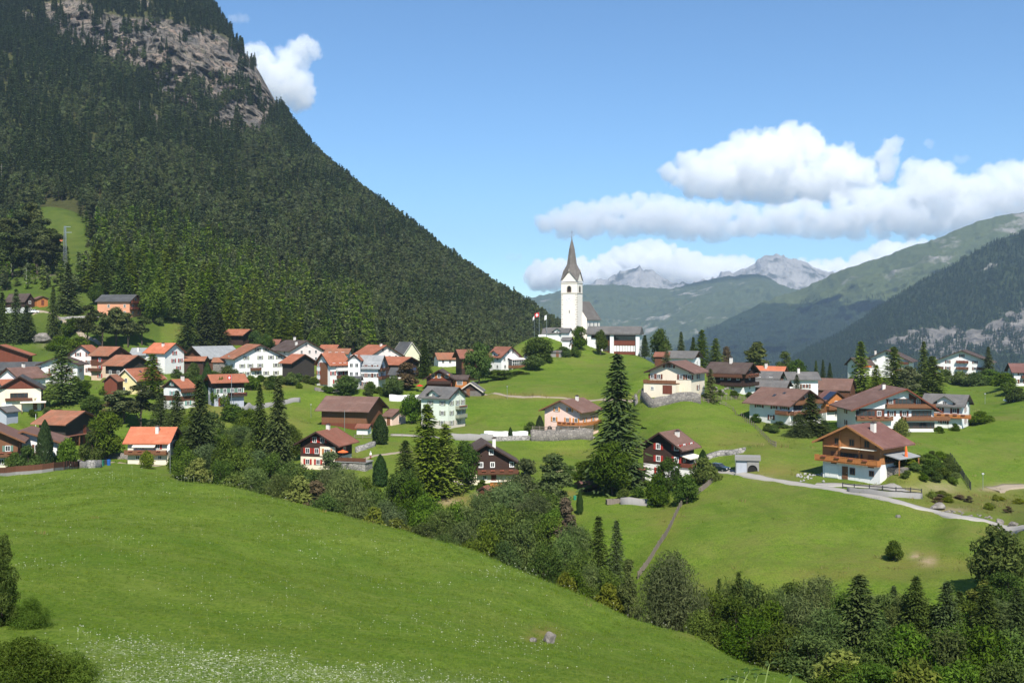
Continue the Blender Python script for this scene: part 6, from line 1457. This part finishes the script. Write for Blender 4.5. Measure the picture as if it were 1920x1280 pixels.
car('dark green car on the narrow road beside the concrete shelter',1347,884,'cardark',R(-40),False)
car('white car parked on the meadow track at the upper right',1896,754,'carwhite',R(175),True)
car('white car beside the small dark chalet on the upper left hillside',64,587,'carwhite',R(10),False)
# ------------------------------------------------------------ small structures and things
def small(name,label,px,base,cat,rz=0,d=None):
    g=hit(px,base) if d is None else onground(px,d); o=empty(name,g,rz); tag(o,label,cat); return o,g
o,g=small('shelter','grey concrete shelter set into the bank with flat roof slab and round opening',1401,886,'shelter',R(-12))
MB().prism([(-2.0,-.8),(2.0,-.8),(2.0,2.2),(-2.0,2.2)],.25,3.0).build('rear_wall',M['concrete'],o)
pl=[(-.1,-.8)]+[(1.0+1.1*cos(a),.35+1.1*sin(a)) for a in np.linspace(pi,0,11)]
MB().prism([(0.0,-.8),(0,2.2),(2.1,2.2),(2.1,-.8),(1.85,-.8)]+[(.95+.9*cos(a),.4+1.0*sin(a)) for a in np.linspace(0,pi,10)]+[(.05,-.8)],-.05,.24).build('arched_wall',M['concrete'],o)
MB().box(-1.95,-.05,.1,.24,-.8,2.2).build('door_panel',M['grey'],o); MB().box(.1,1.8,.16,.24,-.8,1.4).build('opening',M['dark'],o)
MB().box(-2.2,2.4,-.3,3.1,2.2,2.85).build('roof_slab',M['concrete'],o); MB().tube((-2.1,-.5,-.5),(-2.1,-.5,2.4),.05,.05,6).build('lamp_post',M['metal'],o)
def bin_(label,px,base,mat,r=.35,h=1.1):
    o,g=small('bin',label,px,base,'bin'); MB().tube((0,0,-.3),(0,0,h),r*.9,r,12).build('barrel',M[mat],o); MB().tube((0,0,h),(0,0,h+.07),r*1.06,r*1.02,12).build('lid',M[mat],o); return o
bin_('bright blue barrel at the meadow edge below the faded-roof barn',204,872,'bluepl',.38,1.15)
bin_('dark blue-grey bin left of the bright blue barrel',199,871,'iron',.36,1.0)
o,g=small('container','dark green waste container beside the pale rubble wall',189,874,'container'); MB().box(-.6,.6,-.45,.45,-.2,1.15).build('tub',M['greenpl'],o); MB().box(-.65,.65,-.5,.5,1.15,1.25).build('lid',M['greenpl'],o)
bin_('small bright green water butt on the lawn by the red-roofed open hut',1078,937,'greenpl',.3,.7)
# parasols
def parasol(label,px,base,d,mat,closed):
    g=hit(px,base) if d is None else Vector(((px-960)/F*d,d,(HZ-base)/F*d)); o=empty('parasol',g); tag(o,label,'parasol'); h=2.5
    MB().tube((0,0,0),(0,0,h),.035,.03,6).build('pole',M['metal'],o)
    if closed: MB().tube((0,0,.7),(0,0,h-.3),.30,.16,8).tube((0,0,h-.3),(0,0,h+.1),.16,.02,8).build('cloth',M[mat],o)
    else:
        n=8; V=[(0,0,h)]+[(1.2*cos(2*pi*j/n),1.2*sin(2*pi*j/n),h-.45) for j in range(n)]+[(0,0,h-.06)]+[(1.2*cos(2*pi*j/n),1.2*sin(2*pi*j/n),h-.55) for j in range(n)]
        MB().add(V,[(0,1+j,1+(j+1)%n) for j in range(n)]+[(n+1,n+2+(j+1)%n,n+2+j) for j in range(n)]+[(1+j,n+2+j,n+2+(j+1)%n,1+(j+1)%n) for j in range(n)]).build('cloth',M[mat],o)
parasol('closed orange parasol on the terrace of the log chalet',1699,864,181,'orange_cloth',True)
parasol('open orange parasol on the terrace of the dark timber chalet',643,864,235,'orange_cloth',False)
parasol('striped red and white parasol under the brownish tree',787,735,None,'redflag',False)
# person on the terrace steps: one skinned body
def person(label,px,base,d=None):
    g=hit(px,base); o=None
    J=[(0,0,.95),(0,0,1.15),(0,.02,1.38),(0,.02,1.50),(0,-.01,1.62),(0,-.01,1.74),
       (.11,0,.90),(.12,-.03,.50),(.12,.03,.08),(.12,-.12,.03),(-.11,0,.90),(-.12,-.02,.50),(-.12,.05,.08),(-.12,-.10,.03),
       (.20,.02,1.40),(.26,-.02,1.14),(.24,-.20,.98),(-.20,.02,1.40),(-.27,0,1.14),(-.26,-.16,.95)]
    E=[(0,1),(1,2),(2,3),(3,4),(4,5),(0,6),(6,7),(7,8),(8,9),(0,10),(10,11),(11,12),(12,13),(2,14),(14,15),(15,16),(2,17),(17,18),(18,19)]
    Rr=[.15,.14,.16,.06,.095,.08,.10,.07,.045,.04,.10,.07,.045,.04,.06,.045,.035,.06,.045,.035]
    me=bpy.data.meshes.new('person'); me.from_pydata(J,E,[]); o=link('person',me,None,g,R(-20))
    md=o.modifiers.new('skin','SKIN')
    for v,r_ in zip(me.skin_vertices[0].data,Rr): v.radius=(r_,r_)
    me.skin_vertices[0].data[0].use_root=True
    o.modifiers.new('sub','SUBSURF').levels=1; me.materials.append(M['skincl']); tag(o,label,'person')
    MB().tube((0,-.01,1.70),(0,-.01,1.82),.13,.09,10).tube((0,-.01,1.70),(0,-.01,1.72),.2,.2,10).build('hat',M['whitecloth'],o)
m,T=newmat('white_shirt_and_red_trousers'); z=T('ShaderNodeSeparateXYZ',{'Vector':T('ShaderNodeTexCoord').outputs['Object']}).outputs[2]
c=ramp(T,mth(T,'DIVIDE',z,2.0),[(.0,(.03,.02,.02)),(.05,(.30,.06,.06)),(.47,(.30,.06,.06)),(.475,(.78,.76,.72)),(.745,(.78,.76,.72)),(.75,(.50,.30,.22))])
c.node.color_ramp.interpolation='CONSTANT'; M['skincl']=finish(T,m,c,.9)
person('standing person in white top and hat with dark red trousers beside the terrace path',695,861)
# boulders
def boulder(label,px,base,w,hr=.7,group=None,mat='rock',d=None,seed=0):
    g=hit(px,base) if d is None else onground(px,d); r=w/2*g.y/F
    import bmesh as bm_; b=bm_.new(); bm_.ops.create_icosphere(b,subdivisions=3,radius=1); me=bpy.data.meshes.new('boulder'); b.to_mesh(me); b.free()
    v=np.empty(len(me.vertices)*3,np.float32); me.vertices.foreach_get('co',v); v=v.reshape(-1,3); rs=np.random.default_rng(seed+int(px))
    for k in range(9):
        n=rs.normal(size=3); n/=np.linalg.norm(n); dd=rs.uniform(.5,.8); t=v@n; v-=np.maximum(t-dd,0)[:,None]*n*.92
    v*=(1+.28*(fbm(v*2.2+px,4,3)-.45))[:,None]; v*=np.array([1,.8,hr])*r
    me.vertices.foreach_set('co',v.astype(np.float32).ravel()); me.materials.append(M[mat]); me.update()
    o=link('boulder',me,None,(g.x,g.y,g.z+r*hr*.35),rs.uniform(0,6)); tag(o,label,'boulder',group); return o
boulder('largest pale boulder lying in the open meadow',1032,1204,34,.9)
boulder('small pale boulder left of the largest meadow boulder',999,1202,18,.8)
boulder('reddish mossy boulder left under the domed willow bush',1267,1180,26,.7)
boulder('roundest grey boulder at the thicket edge below the domed willow bush',1313,1188,26,.9)
boulder('narrow pale boulder right of the roundest grey one at the thicket edge',1336,1188,14,1.0)
boulder('pale rock outcrop on the slope under the small upper left chalet',82,640,40,.6)
boulder('dark craggy outcrop above the road at the steep right bank',1758,955,34,.6)
boulder('white block at the end of the road, left of two',1874,981,18,.8); boulder('white block at the end of the road, right of two',1902,986,22,.6)
boulder('pale stone lying in the right-hand field below the road',1684,970,10,.8)
for i in range(26):
    r_=random.Random(i); px=1488+r_.uniform(0,58); boulder('white stone in the rock garden left of the log chalet garage',px,905-(px-1488)*.02-r_.uniform(0,16),r_.uniform(4,8),.8,'rock garden stones','stonewhite',seed=i)
for i in range(22):
    r_=random.Random(50+i); px=1332+r_.uniform(0,44); boulder('pale quarry stone in the bank under the double-balcony chalet',px,741-r_.uniform(0,12),r_.uniform(5,9),.8,'stones under the double-balcony chalet','rock',seed=i)
for i in range(18):
    r_=random.Random(90+i); px=1765+r_.uniform(0,95); boulder('grey stone in the scree above the road on the right bank',px,960+(px-1765)*.17-r_.uniform(0,7),r_.uniform(4,9),.7,'scree stones above the road','rock',seed=i)
o,g=small('crate','open wooden compost crate on the lawn below the mossy garden wall',1150,944,'crate',R(8)); 
for (x0,x1,y0,y1) in ((-1.3,1.3,-.6,-.55),(-1.3,1.3,.55,.6),(-1.3,-1.25,-.55,.55),(1.25,1.3,-.55,.55),(-.03,.03,-.55,.55)):
    MB().box(x0,x1,y0,y1,-.1,.75).build('side_board',M['fencewood'],o)
o,g=small('firewood_stack','stacked firewood under a pale cover at the wall of the brown chalet with two chimneys',931,912,'firewood',R(0)); MB().box(-1.3,1.3,-.5,.3,-.1,1.0).build('logs',M['worange'],o); MB().box(-1.5,1.5,-.7,.4,1.0,1.15).build('cover',M['awn'],o)
o,g=small('slide','wooden garden play frame with slide before the white house',72,881,'play frame',R(20)); MB().box(-.5,.5,-.5,.5,.9,1.0).build('platform',M['worange'],o)
for sx in (-.45,.45):
    for sy in (-.45,.45): MB().box(sx-.05,sx+.05,sy-.05,sy+.05,-.2,1.9).build('leg',M['worange'],o)
MB().add([(.5,-.25,.95),(2.1,-.25,.05),(2.1,.25,.05),(.5,.25,.95),(.5,-.25,.88),(2.1,-.25,-.02),(2.1,.25,-.02),(.5,.25,.88)],[(0,1,2,3),(7,6,5,4),(0,4,5,1),(2,6,7,3)]).build('slide_board',M['worange'],o)
# ------------------------------------------------------------ weeds close to the viewer
def weed(px,top,d,h,lab,seed):
    r=random.Random(seed); z=(HZ-top)/F*d; o=empty('weed',Vector(((px-960)/F*d,d,z-h))); tag(o,lab,'weed'); q=MB(); pts=[Vector((0,0,0))]
    for i in range(1,7): pts.append(Vector((r.uniform(-.03,.03)+.02*i*r.choice((-1,1))*.3,0,h*i/6)))
    for a,b in zip(pts,pts[1:]): q.tube(a,b,.009,.007,5,False)
    q.build('stem',M['weed'],o); l=MB()
    for i in range(1,7):
        for s in range(3 if i>3 else 2):
            a=r.uniform(0,6.28) if i<5 else s*2.1; p=pts[i]; ln=r.uniform(.11,.18); dx=Vector((cos(a),sin(a)*.6,r.uniform(-.15,.35)))*ln; sd=Vector((-sin(a),cos(a),0))*ln*.24
            l.add([p,p+dx*.5+sd+Vector((0,0,.01)),p+dx+Vector((0,0,-.03)),p+dx*.5-sd+Vector((0,0,.01))],[(0,1,2,3)])
    l.build('leaves',M['weedleaf'],o)
M['weed']=m_plain('green_stem',(.20,.26,.07),.8); M['weedleaf']=m_leaf('weed_leaf',(.06,.10,.03),(.20,.24,.10),.3,.2)
for i,(px,top,d,h,lab) in enumerate([(1437,1244,13.,1.6,'tallest slim weed stem at the bottom edge of the meadow'),(1396,1256,13.,1.5,'second slim weed stem left of the tallest one'),(1476,1266,13.4,1.5,'slim weed stem right of the tallest one'),(1418,1264,13.2,1.4,'low weed between the two slim stems'),(1362,1272,13.,1.4,'lowest leafy weed at the left of the slim stems'),(1376,1268,13.5,1.4,'leafy weed beside the lowest one at the bottom edge')]): weed(px,top,d,h,lab,i)
# ------------------------------------------------------------ grass tufts and meadow flowers
def tuftmesh(name,n,h,w,mat,seed,spread):
    r=np.random.default_rng(seed); V=[];Q=[];T=[]
    for i in range(n):
        a=r.uniform(0,6.28); b=np.array([r.normal(0,spread),r.normal(0,spread),-.05]); hh=h*r.uniform(.5,1.2); ln=np.array([cos(a),sin(a),0])*hh*r.uniform(.1,.55); sd=np.array([-sin(a),cos(a),0])*w
        p=[b-sd,b+sd,b+ln*.55+[0,0,hh*.7]+sd*.6,b+ln+[0,0,hh]]; k=len(V); V+=p; Q.append((k,k+1,k+2,k+3)); T.append(r.uniform(0,1))
    return np_mesh(name,V,Q,[mat],tint=T)
M['blade']=m_leaf('grass_blades',(.092,.158,.014),(.195,.262,.042),.45,.16)
M['dryblade']=m_leaf('dry_grass_blades',(.14,.12,.04),(.34,.27,.12),.3,.25)
M['petal']=m_leaf('white_umbel_flowers',(.42,.44,.30),(.66,.66,.54),.2,.05)
def umbel(name,seed,n,r0):
    r=np.random.default_rng(seed); V=[];Q=[];T=[]
    for i in range(n):
        a=r.uniform(0,6.28); q=r0*math.sqrt(r.uniform(0,1)); c=np.array([q*cos(a),q*sin(a),.42+r.normal(0,.02)]); s=r0*.36; tl=r.normal(0,.3,2)
        k=len(V); V+=[c+[-s,-s,tl[0]*s],c+[s,-s,tl[1]*s],c+[s,s,-tl[0]*s],c+[-s,s,-tl[1]*s]]; Q.append((k,k+1,k+2,k+3)); T.append(r.uniform(.2,1))
    nq=len(Q); k=len(V); V+=[[-.006,0,0],[.006,0,0],[.005,0,.42],[-.005,0,.42]]; Q.append((k,k+1,k+2,k+3)); T.append(.2)
    return np_mesh(name,V,Q,[M['petal'],M['weed']],tint=T,mi=[0]*nq+[1])
def mead_pts(N,seed,dmin,dmax,keep,bias=1.0):
    r=np.random.default_rng(seed); u=r.uniform(-.62,.34,N); t=r.uniform(0,1,N)**bias; d=dmin*(dmax/dmin)**t; z=gz(u,d); px=960+F*u; py=HZ-F*z/d
    e=np.interp(px,[a[0] for a in EDGE],[a[2] for a in EDGE])
    k=(d<e+3)&(py<1330)&(py>850)&keep(px,py,u*d,d,r); return np.c_[u*d,d,z][k],r
X,r=mead_pts(90000,41,24,220,lambda px,py,x,d,r:(r.uniform(size=len(px))<.35+.65*sstep(fbm(np.c_[x/3.,d/3.,x*0],3,4),.35,.6)),.8)
n=len(X); sc=np.clip(X[:,1]/55,.8,2.6)*r.uniform(.6,1.1,n)
tag(scatter('meadow_grass',X,r.uniform(0,6.28,n),sc,r.integers(0,3,n),[tuftmesh('tuft',12,.125,.011,M['blade'],k,.11) for k in range(3)]),'short green grass covering the sloping meadow','grass',kind='stuff'); print('tufts',n)
def kf(px,py,x,d,r):
    w=fbm(np.c_[x/9.,d/9.,x*0],3,14); f=blobs(px,py,[(250,1215,90,14,.8),(420,1240,120,16,1),(600,1268,170,16,.95),(800,1290,130,14,.8),(330,1290,200,50,.7),(160,1195,40,10,.7)])
    return r.uniform(size=len(px))<np.clip(sstep(w,.47,.68)*.16+.012+f*1.0,0,1)
X,r=mead_pts(60000,42,24,225,kf,.85); n=len(X)
tag(scatter('meadow_flowers',X,r.uniform(0,6.28,n),np.clip(X[:,1]/80,.75,2.2)*r.uniform(.6,1.25,n),r.integers(0,3,n),[umbel('umbel',k,6,.045) for k in range(3)]),'white umbel flowers dotted over the meadow','flowers',kind='stuff'); print('flowers',n)
# longer tufts on the opposite slopes and in rank patches
rr=np.random.default_rng(43); N=60000; a=rr.uniform(0,NU-1.001,N); b=rr.uniform(0,ND-1.001,N); i=a.astype(int); j=b.astype(int)
dv_=dry[j,i]; rv_=rough[j,i]; dd_=DD[j,i]; pxx=PX[j,i]; pyy=PY[j,i]
k=(dd_>85)&(dd_<480)&(pxx>-20)&(pxx<1940)&(pyy<1300)&(rr.uniform(size=N)<np.clip(dv_*.9+rv_*.5+.06,0,1))
X=np.c_[XX[j,i],dd_,ZZ[j,i]][k]+np.c_[rr.normal(0,.6,k.sum()),rr.normal(0,.6,k.sum()),np.zeros(k.sum())]; n=len(X); vi=np.where(rr.uniform(size=n)<np.clip(dv_[k]*1.1,0.05,.9),0,1)
X[:,2]=gz(X[:,0]/X[:,1],X[:,1])
tag(scatter('rank_grass',X,rr.uniform(0,6.28,n),np.clip(X[:,1]/160,.7,2.)*rr.uniform(.6,1.3,n),vi,[tuftmesh('tuft_dry',16,.42,.03,M['dryblade'],7,.35),tuftmesh('tuft_rank',16,.34,.03,M['blade'],8,.35)]),'rank and dry grass tufts on the slopes across the gully','grass',kind='stuff'); print('rank',n)

# ------------------------------------------------------------ sky, sun, air, camera
SUN_AZ,SUN_EL=9.,48.                        # azimuth to the right of straight-behind-the-camera
w=bpy.data.worlds.new('World'); SC.world=w; w.use_nodes=True
T=NT(w.node_tree); w.node_tree.nodes.clear()
sk=T('ShaderNodeTexSky',sky_type='NISHITA'); sk.sun_disc=False; sk.sun_elevation=R(SUN_EL); 
sx,sy=sin(R(SUN_AZ)),-cos(R(SUN_AZ)); sk.sun_rotation=math.atan2(sx,sy); sk.altitude=1800; sk.air_density=1.0; sk.dust_density=.0; sk.ozone_density=1.5
bg=T('ShaderNodeBackground',{'Color':mixc(T,1.0,sk.outputs[0],(.68,.93,1.10),'MULTIPLY'),'Strength':.092}); o=T('ShaderNodeOutputWorld'); T.l.new(bg.outputs[0],o.inputs[0])
L=bpy.data.lights.new('sun','SUN'); L.energy=4.9; L.angle=R(.53); L.color=(1,.95,.87)
so=bpy.data.objects.new('sun',L); COL.objects.link(so)
dv=Vector((sx*cos(R(SUN_EL)),sy*cos(R(SUN_EL)),sin(R(SUN_EL)))); so.rotation_euler=dv.to_track_quat('Z','Y').to_euler(); so.location=(100,-50,300)
cam=bpy.data.cameras.new('camera'); cam.sensor_width=36; cam.lens=36*F/1920; cam.shift_y=-(640-HZ)/1920; cam.clip_start=.5; cam.clip_end=60000
co=bpy.data.objects.new('camera',cam); COL.objects.link(co); co.location=(0,0,0); co.rotation_euler=(R(90),0,0); SC.camera=co
SC.view_settings.view_transform='Standard'; SC.view_settings.look='None'; SC.view_settings.exposure=0.63; SC.view_settings.gamma=1
SC.render.engine='CYCLES'; SC.cycles.max_bounces=14; SC.cycles.diffuse_bounces=2; SC.cycles.transmission_bounces=2; SC.cycles.glossy_bounces=2; SC.cycles.transparent_max_bounces=4; SC.cycles.volume_bounces=14
SC.cycles.use_denoising=True
# ------------------------------------------------------------ air between the camera and the far mountains
def haze_mat():
    m,T=newmat('haze'); v=T('ShaderNodeVolumePrincipled'); v.inputs['Color'].default_value=(.58,.77,1,1); v.inputs['Density'].default_value=HAZE; v.inputs['Anisotropy'].default_value=.2
    o=T('ShaderNodeOutputMaterial'); T.l.new(v.outputs[0],o.inputs['Volume']); return m
HAZE=6.4e-5
mb=MB(); mb.box(-13500,13500,-60,11000,-422,900)
tag(mb.build('haze',haze_mat()),kind='stuff')
# ------------------------------------------------------------ cumulus clouds, far behind the peaks
def cloud_mat(dens):
    m,T=newmat('cloud_vapour'); v=T('ShaderNodeVolumePrincipled'); v.inputs['Color'].default_value=(.998,.998,.998,1); v.inputs['Density'].default_value=dens; v.inputs['Anisotropy'].default_value=0.0
    o=T('ShaderNodeOutputMaterial'); T.l.new(v.outputs[0],o.inputs['Volume']); return m
def cloud(name,polys,d,Rpx,dens,seed,thick=.55,vox=13.,namp=1.0):
    k=d/F; r=np.random.default_rng(seed); Rm=Rpx*k; pts=[]
    for poly in polys:
        pa=np.array(poly,float); x0,y0=pa.min(0); x1,y1=pa.max(0)
        n=int((x1-x0)*(y1-y0)/(Rpx*Rpx)*2.2)+8
        px=r.uniform(x0,x1,n); py=r.uniform(y0,y1,n)
        # signed distance inside
        ins=np.zeros(n,bool); dist=np.full(n,1e9)
        for i in range(len(pa)):
            ax,ay=pa[i]; bx,by=pa[(i+1)%len(pa)]
            c=((ay>py)!=(by>py))&(px<(bx-ax)*(py-ay)/(by-ay+1e-9)+ax); ins^=c
            t=np.clip(((px-ax)*(bx-ax)+(py-ay)*(by-ay))/((bx-ax)**2+(by-ay)**2+1e-9),0,1); dist=np.minimum(dist,np.hypot(px-ax-t*(bx-ax),py-ay-t*(by-ay)))
        g=ins&(dist>Rpx*.62)
        if g.sum()<6: g=ins&(dist>.5)
        px=px[g];py=py[g];dist=dist[g]
        for rep in range(3):
            dd=d+r.uniform(-1,1,len(px))*np.maximum(dist-Rpx*.3,0)*k*1.5*thick/.55
            pts.append(np.c_[(px-960)/F*d,dd,(HZ-py)/F*d])
    X=np.concatenate(pts); lo=X.min(0)-Rm*1.5; hi=X.max(0)+Rm*1.5
    me=bpy.data.meshes.new(name); me.vertices.add(len(X)); me.vertices.foreach_set('co',X.astype(np.float32).ravel())
    o=link(name,me)
    g=bpy.data.node_groups.new(name,'GeometryNodeTree')
    g.interface.new_socket('Geometry',in_out='INPUT',socket_type='NodeSocketGeometry'); g.interface.new_socket('Geometry',in_out='OUTPUT',socket_type='NodeSocketGeometry')
    T=NT(g); i=T('NodeGroupInput'); out=T('NodeGroupOutput')
    pos=T('GeometryNodeInputPosition').outputs[0]
    pr=T('GeometryNodeProximity',target_element='POINTS'); T.l.new(i.outputs[0],pr.inputs[0])
    T.l.new(pos,pr.inputs['Source Position'] if 'Source Position' in pr.inputs else pr.inputs['Sample Position'])
    dist=pr.outputs['Distance']
    n1=noise(T,pos,1/(Rm*1.7),4,.55); n2=noise(T,pos,1/(Rm*.42),5,.68)
    e=mth(T,'SUBTRACT',1.0,mth(T,'DIVIDE',dist,Rm))
    e=mth(T,'ADD',e,mth(T,'MULTIPLY',mth(T,'SUBTRACT',n1,.5),2.2*namp)); e=mth(T,'ADD',e,mth(T,'MULTIPLY',mth(T,'SUBTRACT',n2,.5),1.4*namp))
    den=mth(T,'MULTIPLY',mth(T,'SUBTRACT',e,.05),7.5,clamp=True)
    vc=T('GeometryNodeVolumeCube',{'Density':den,'Min':tuple(lo),'Max':tuple(hi),'Resolution X':max(16,int((hi[0]-lo[0])/vox)),'Resolution Y':max(12,int((hi[1]-lo[1])/(vox*1.6))),'Resolution Z':max(16,int((hi[2]-lo[2])/vox))})
    mat_=cloud_mat(dens); sm=T('GeometryNodeSetMaterial',{'Geometry':vc.outputs[0],'Material':mat_}); T.l.new(sm.outputs[0],out.inputs[0])
    md=o.modifiers.new('vapour','NODES'); md.node_group=g; me.materials.append(mat_)
    tag(o,kind='structure'); return o
DC=15000.
cloud('cloud',[[(1220,318),(1290,285),(1330,280),(1390,248),(1450,232),(1500,225),(1530,238),(1545,268),(1600,272),(1630,300),(1660,258),(1685,262),(1672,330),(1640,372),(1560,385),(1400,380),(1290,372),(1262,345)]],DC+600,17,.0048,1)
cloud('cloud',[[(1000,412),(1060,385),(1140,372),(1200,365),(1300,372),(1420,385),(1560,365),(1680,345),(1700,300),(1740,292),(1780,305),(1800,330),(1850,312),(1940,295),(2100,270),(2100,440),(1900,430),(1760,452),(1560,447),(1420,440),(1320,455),(1200,440),(1060,448),(1005,440)]],DC,15,.0046,2)
cloud('cloud',[[(984,505),(1010,488),(1060,478),(1110,485),(1160,462),(1210,449),(1270,455),(1320,478),(1400,480),(1440,498),(1500,485),(1560,490),(1605,478),(1640,452),(1690,455),(1740,445),(1760,560),(1000,545),(985,525)]],DC-2700,11,.013,3)
cloud('cloud',[[(440,85),(480,82),(520,92),(565,70),(600,72),(606,100),(575,120),(592,160),(588,205),(565,220),(535,205),(480,200)]],DC-900,13,.005,4)
for q,(x,y,w_,h_) in enumerate([(445,35,26,10),(965,482,16,5),(1745,270,24,8),(1800,298,18,5)]):
    cloud('cloud',[[(x-w_,y),(x-w_*.3,y-h_),(x+w_*.6,y-h_*.7),(x+w_,y+h_*.4),(x,y+h_)]],DC-400,7,.0016,20+q)

# a further cumulus overhead, whose shadow lies on the far ridge
cloud('cloud',[[(1446,-192),(1496,-247),(1586,-262),(1686,-232),(1711,-187),(1576,-162)]],5908,30,.006,9,vox=24.)
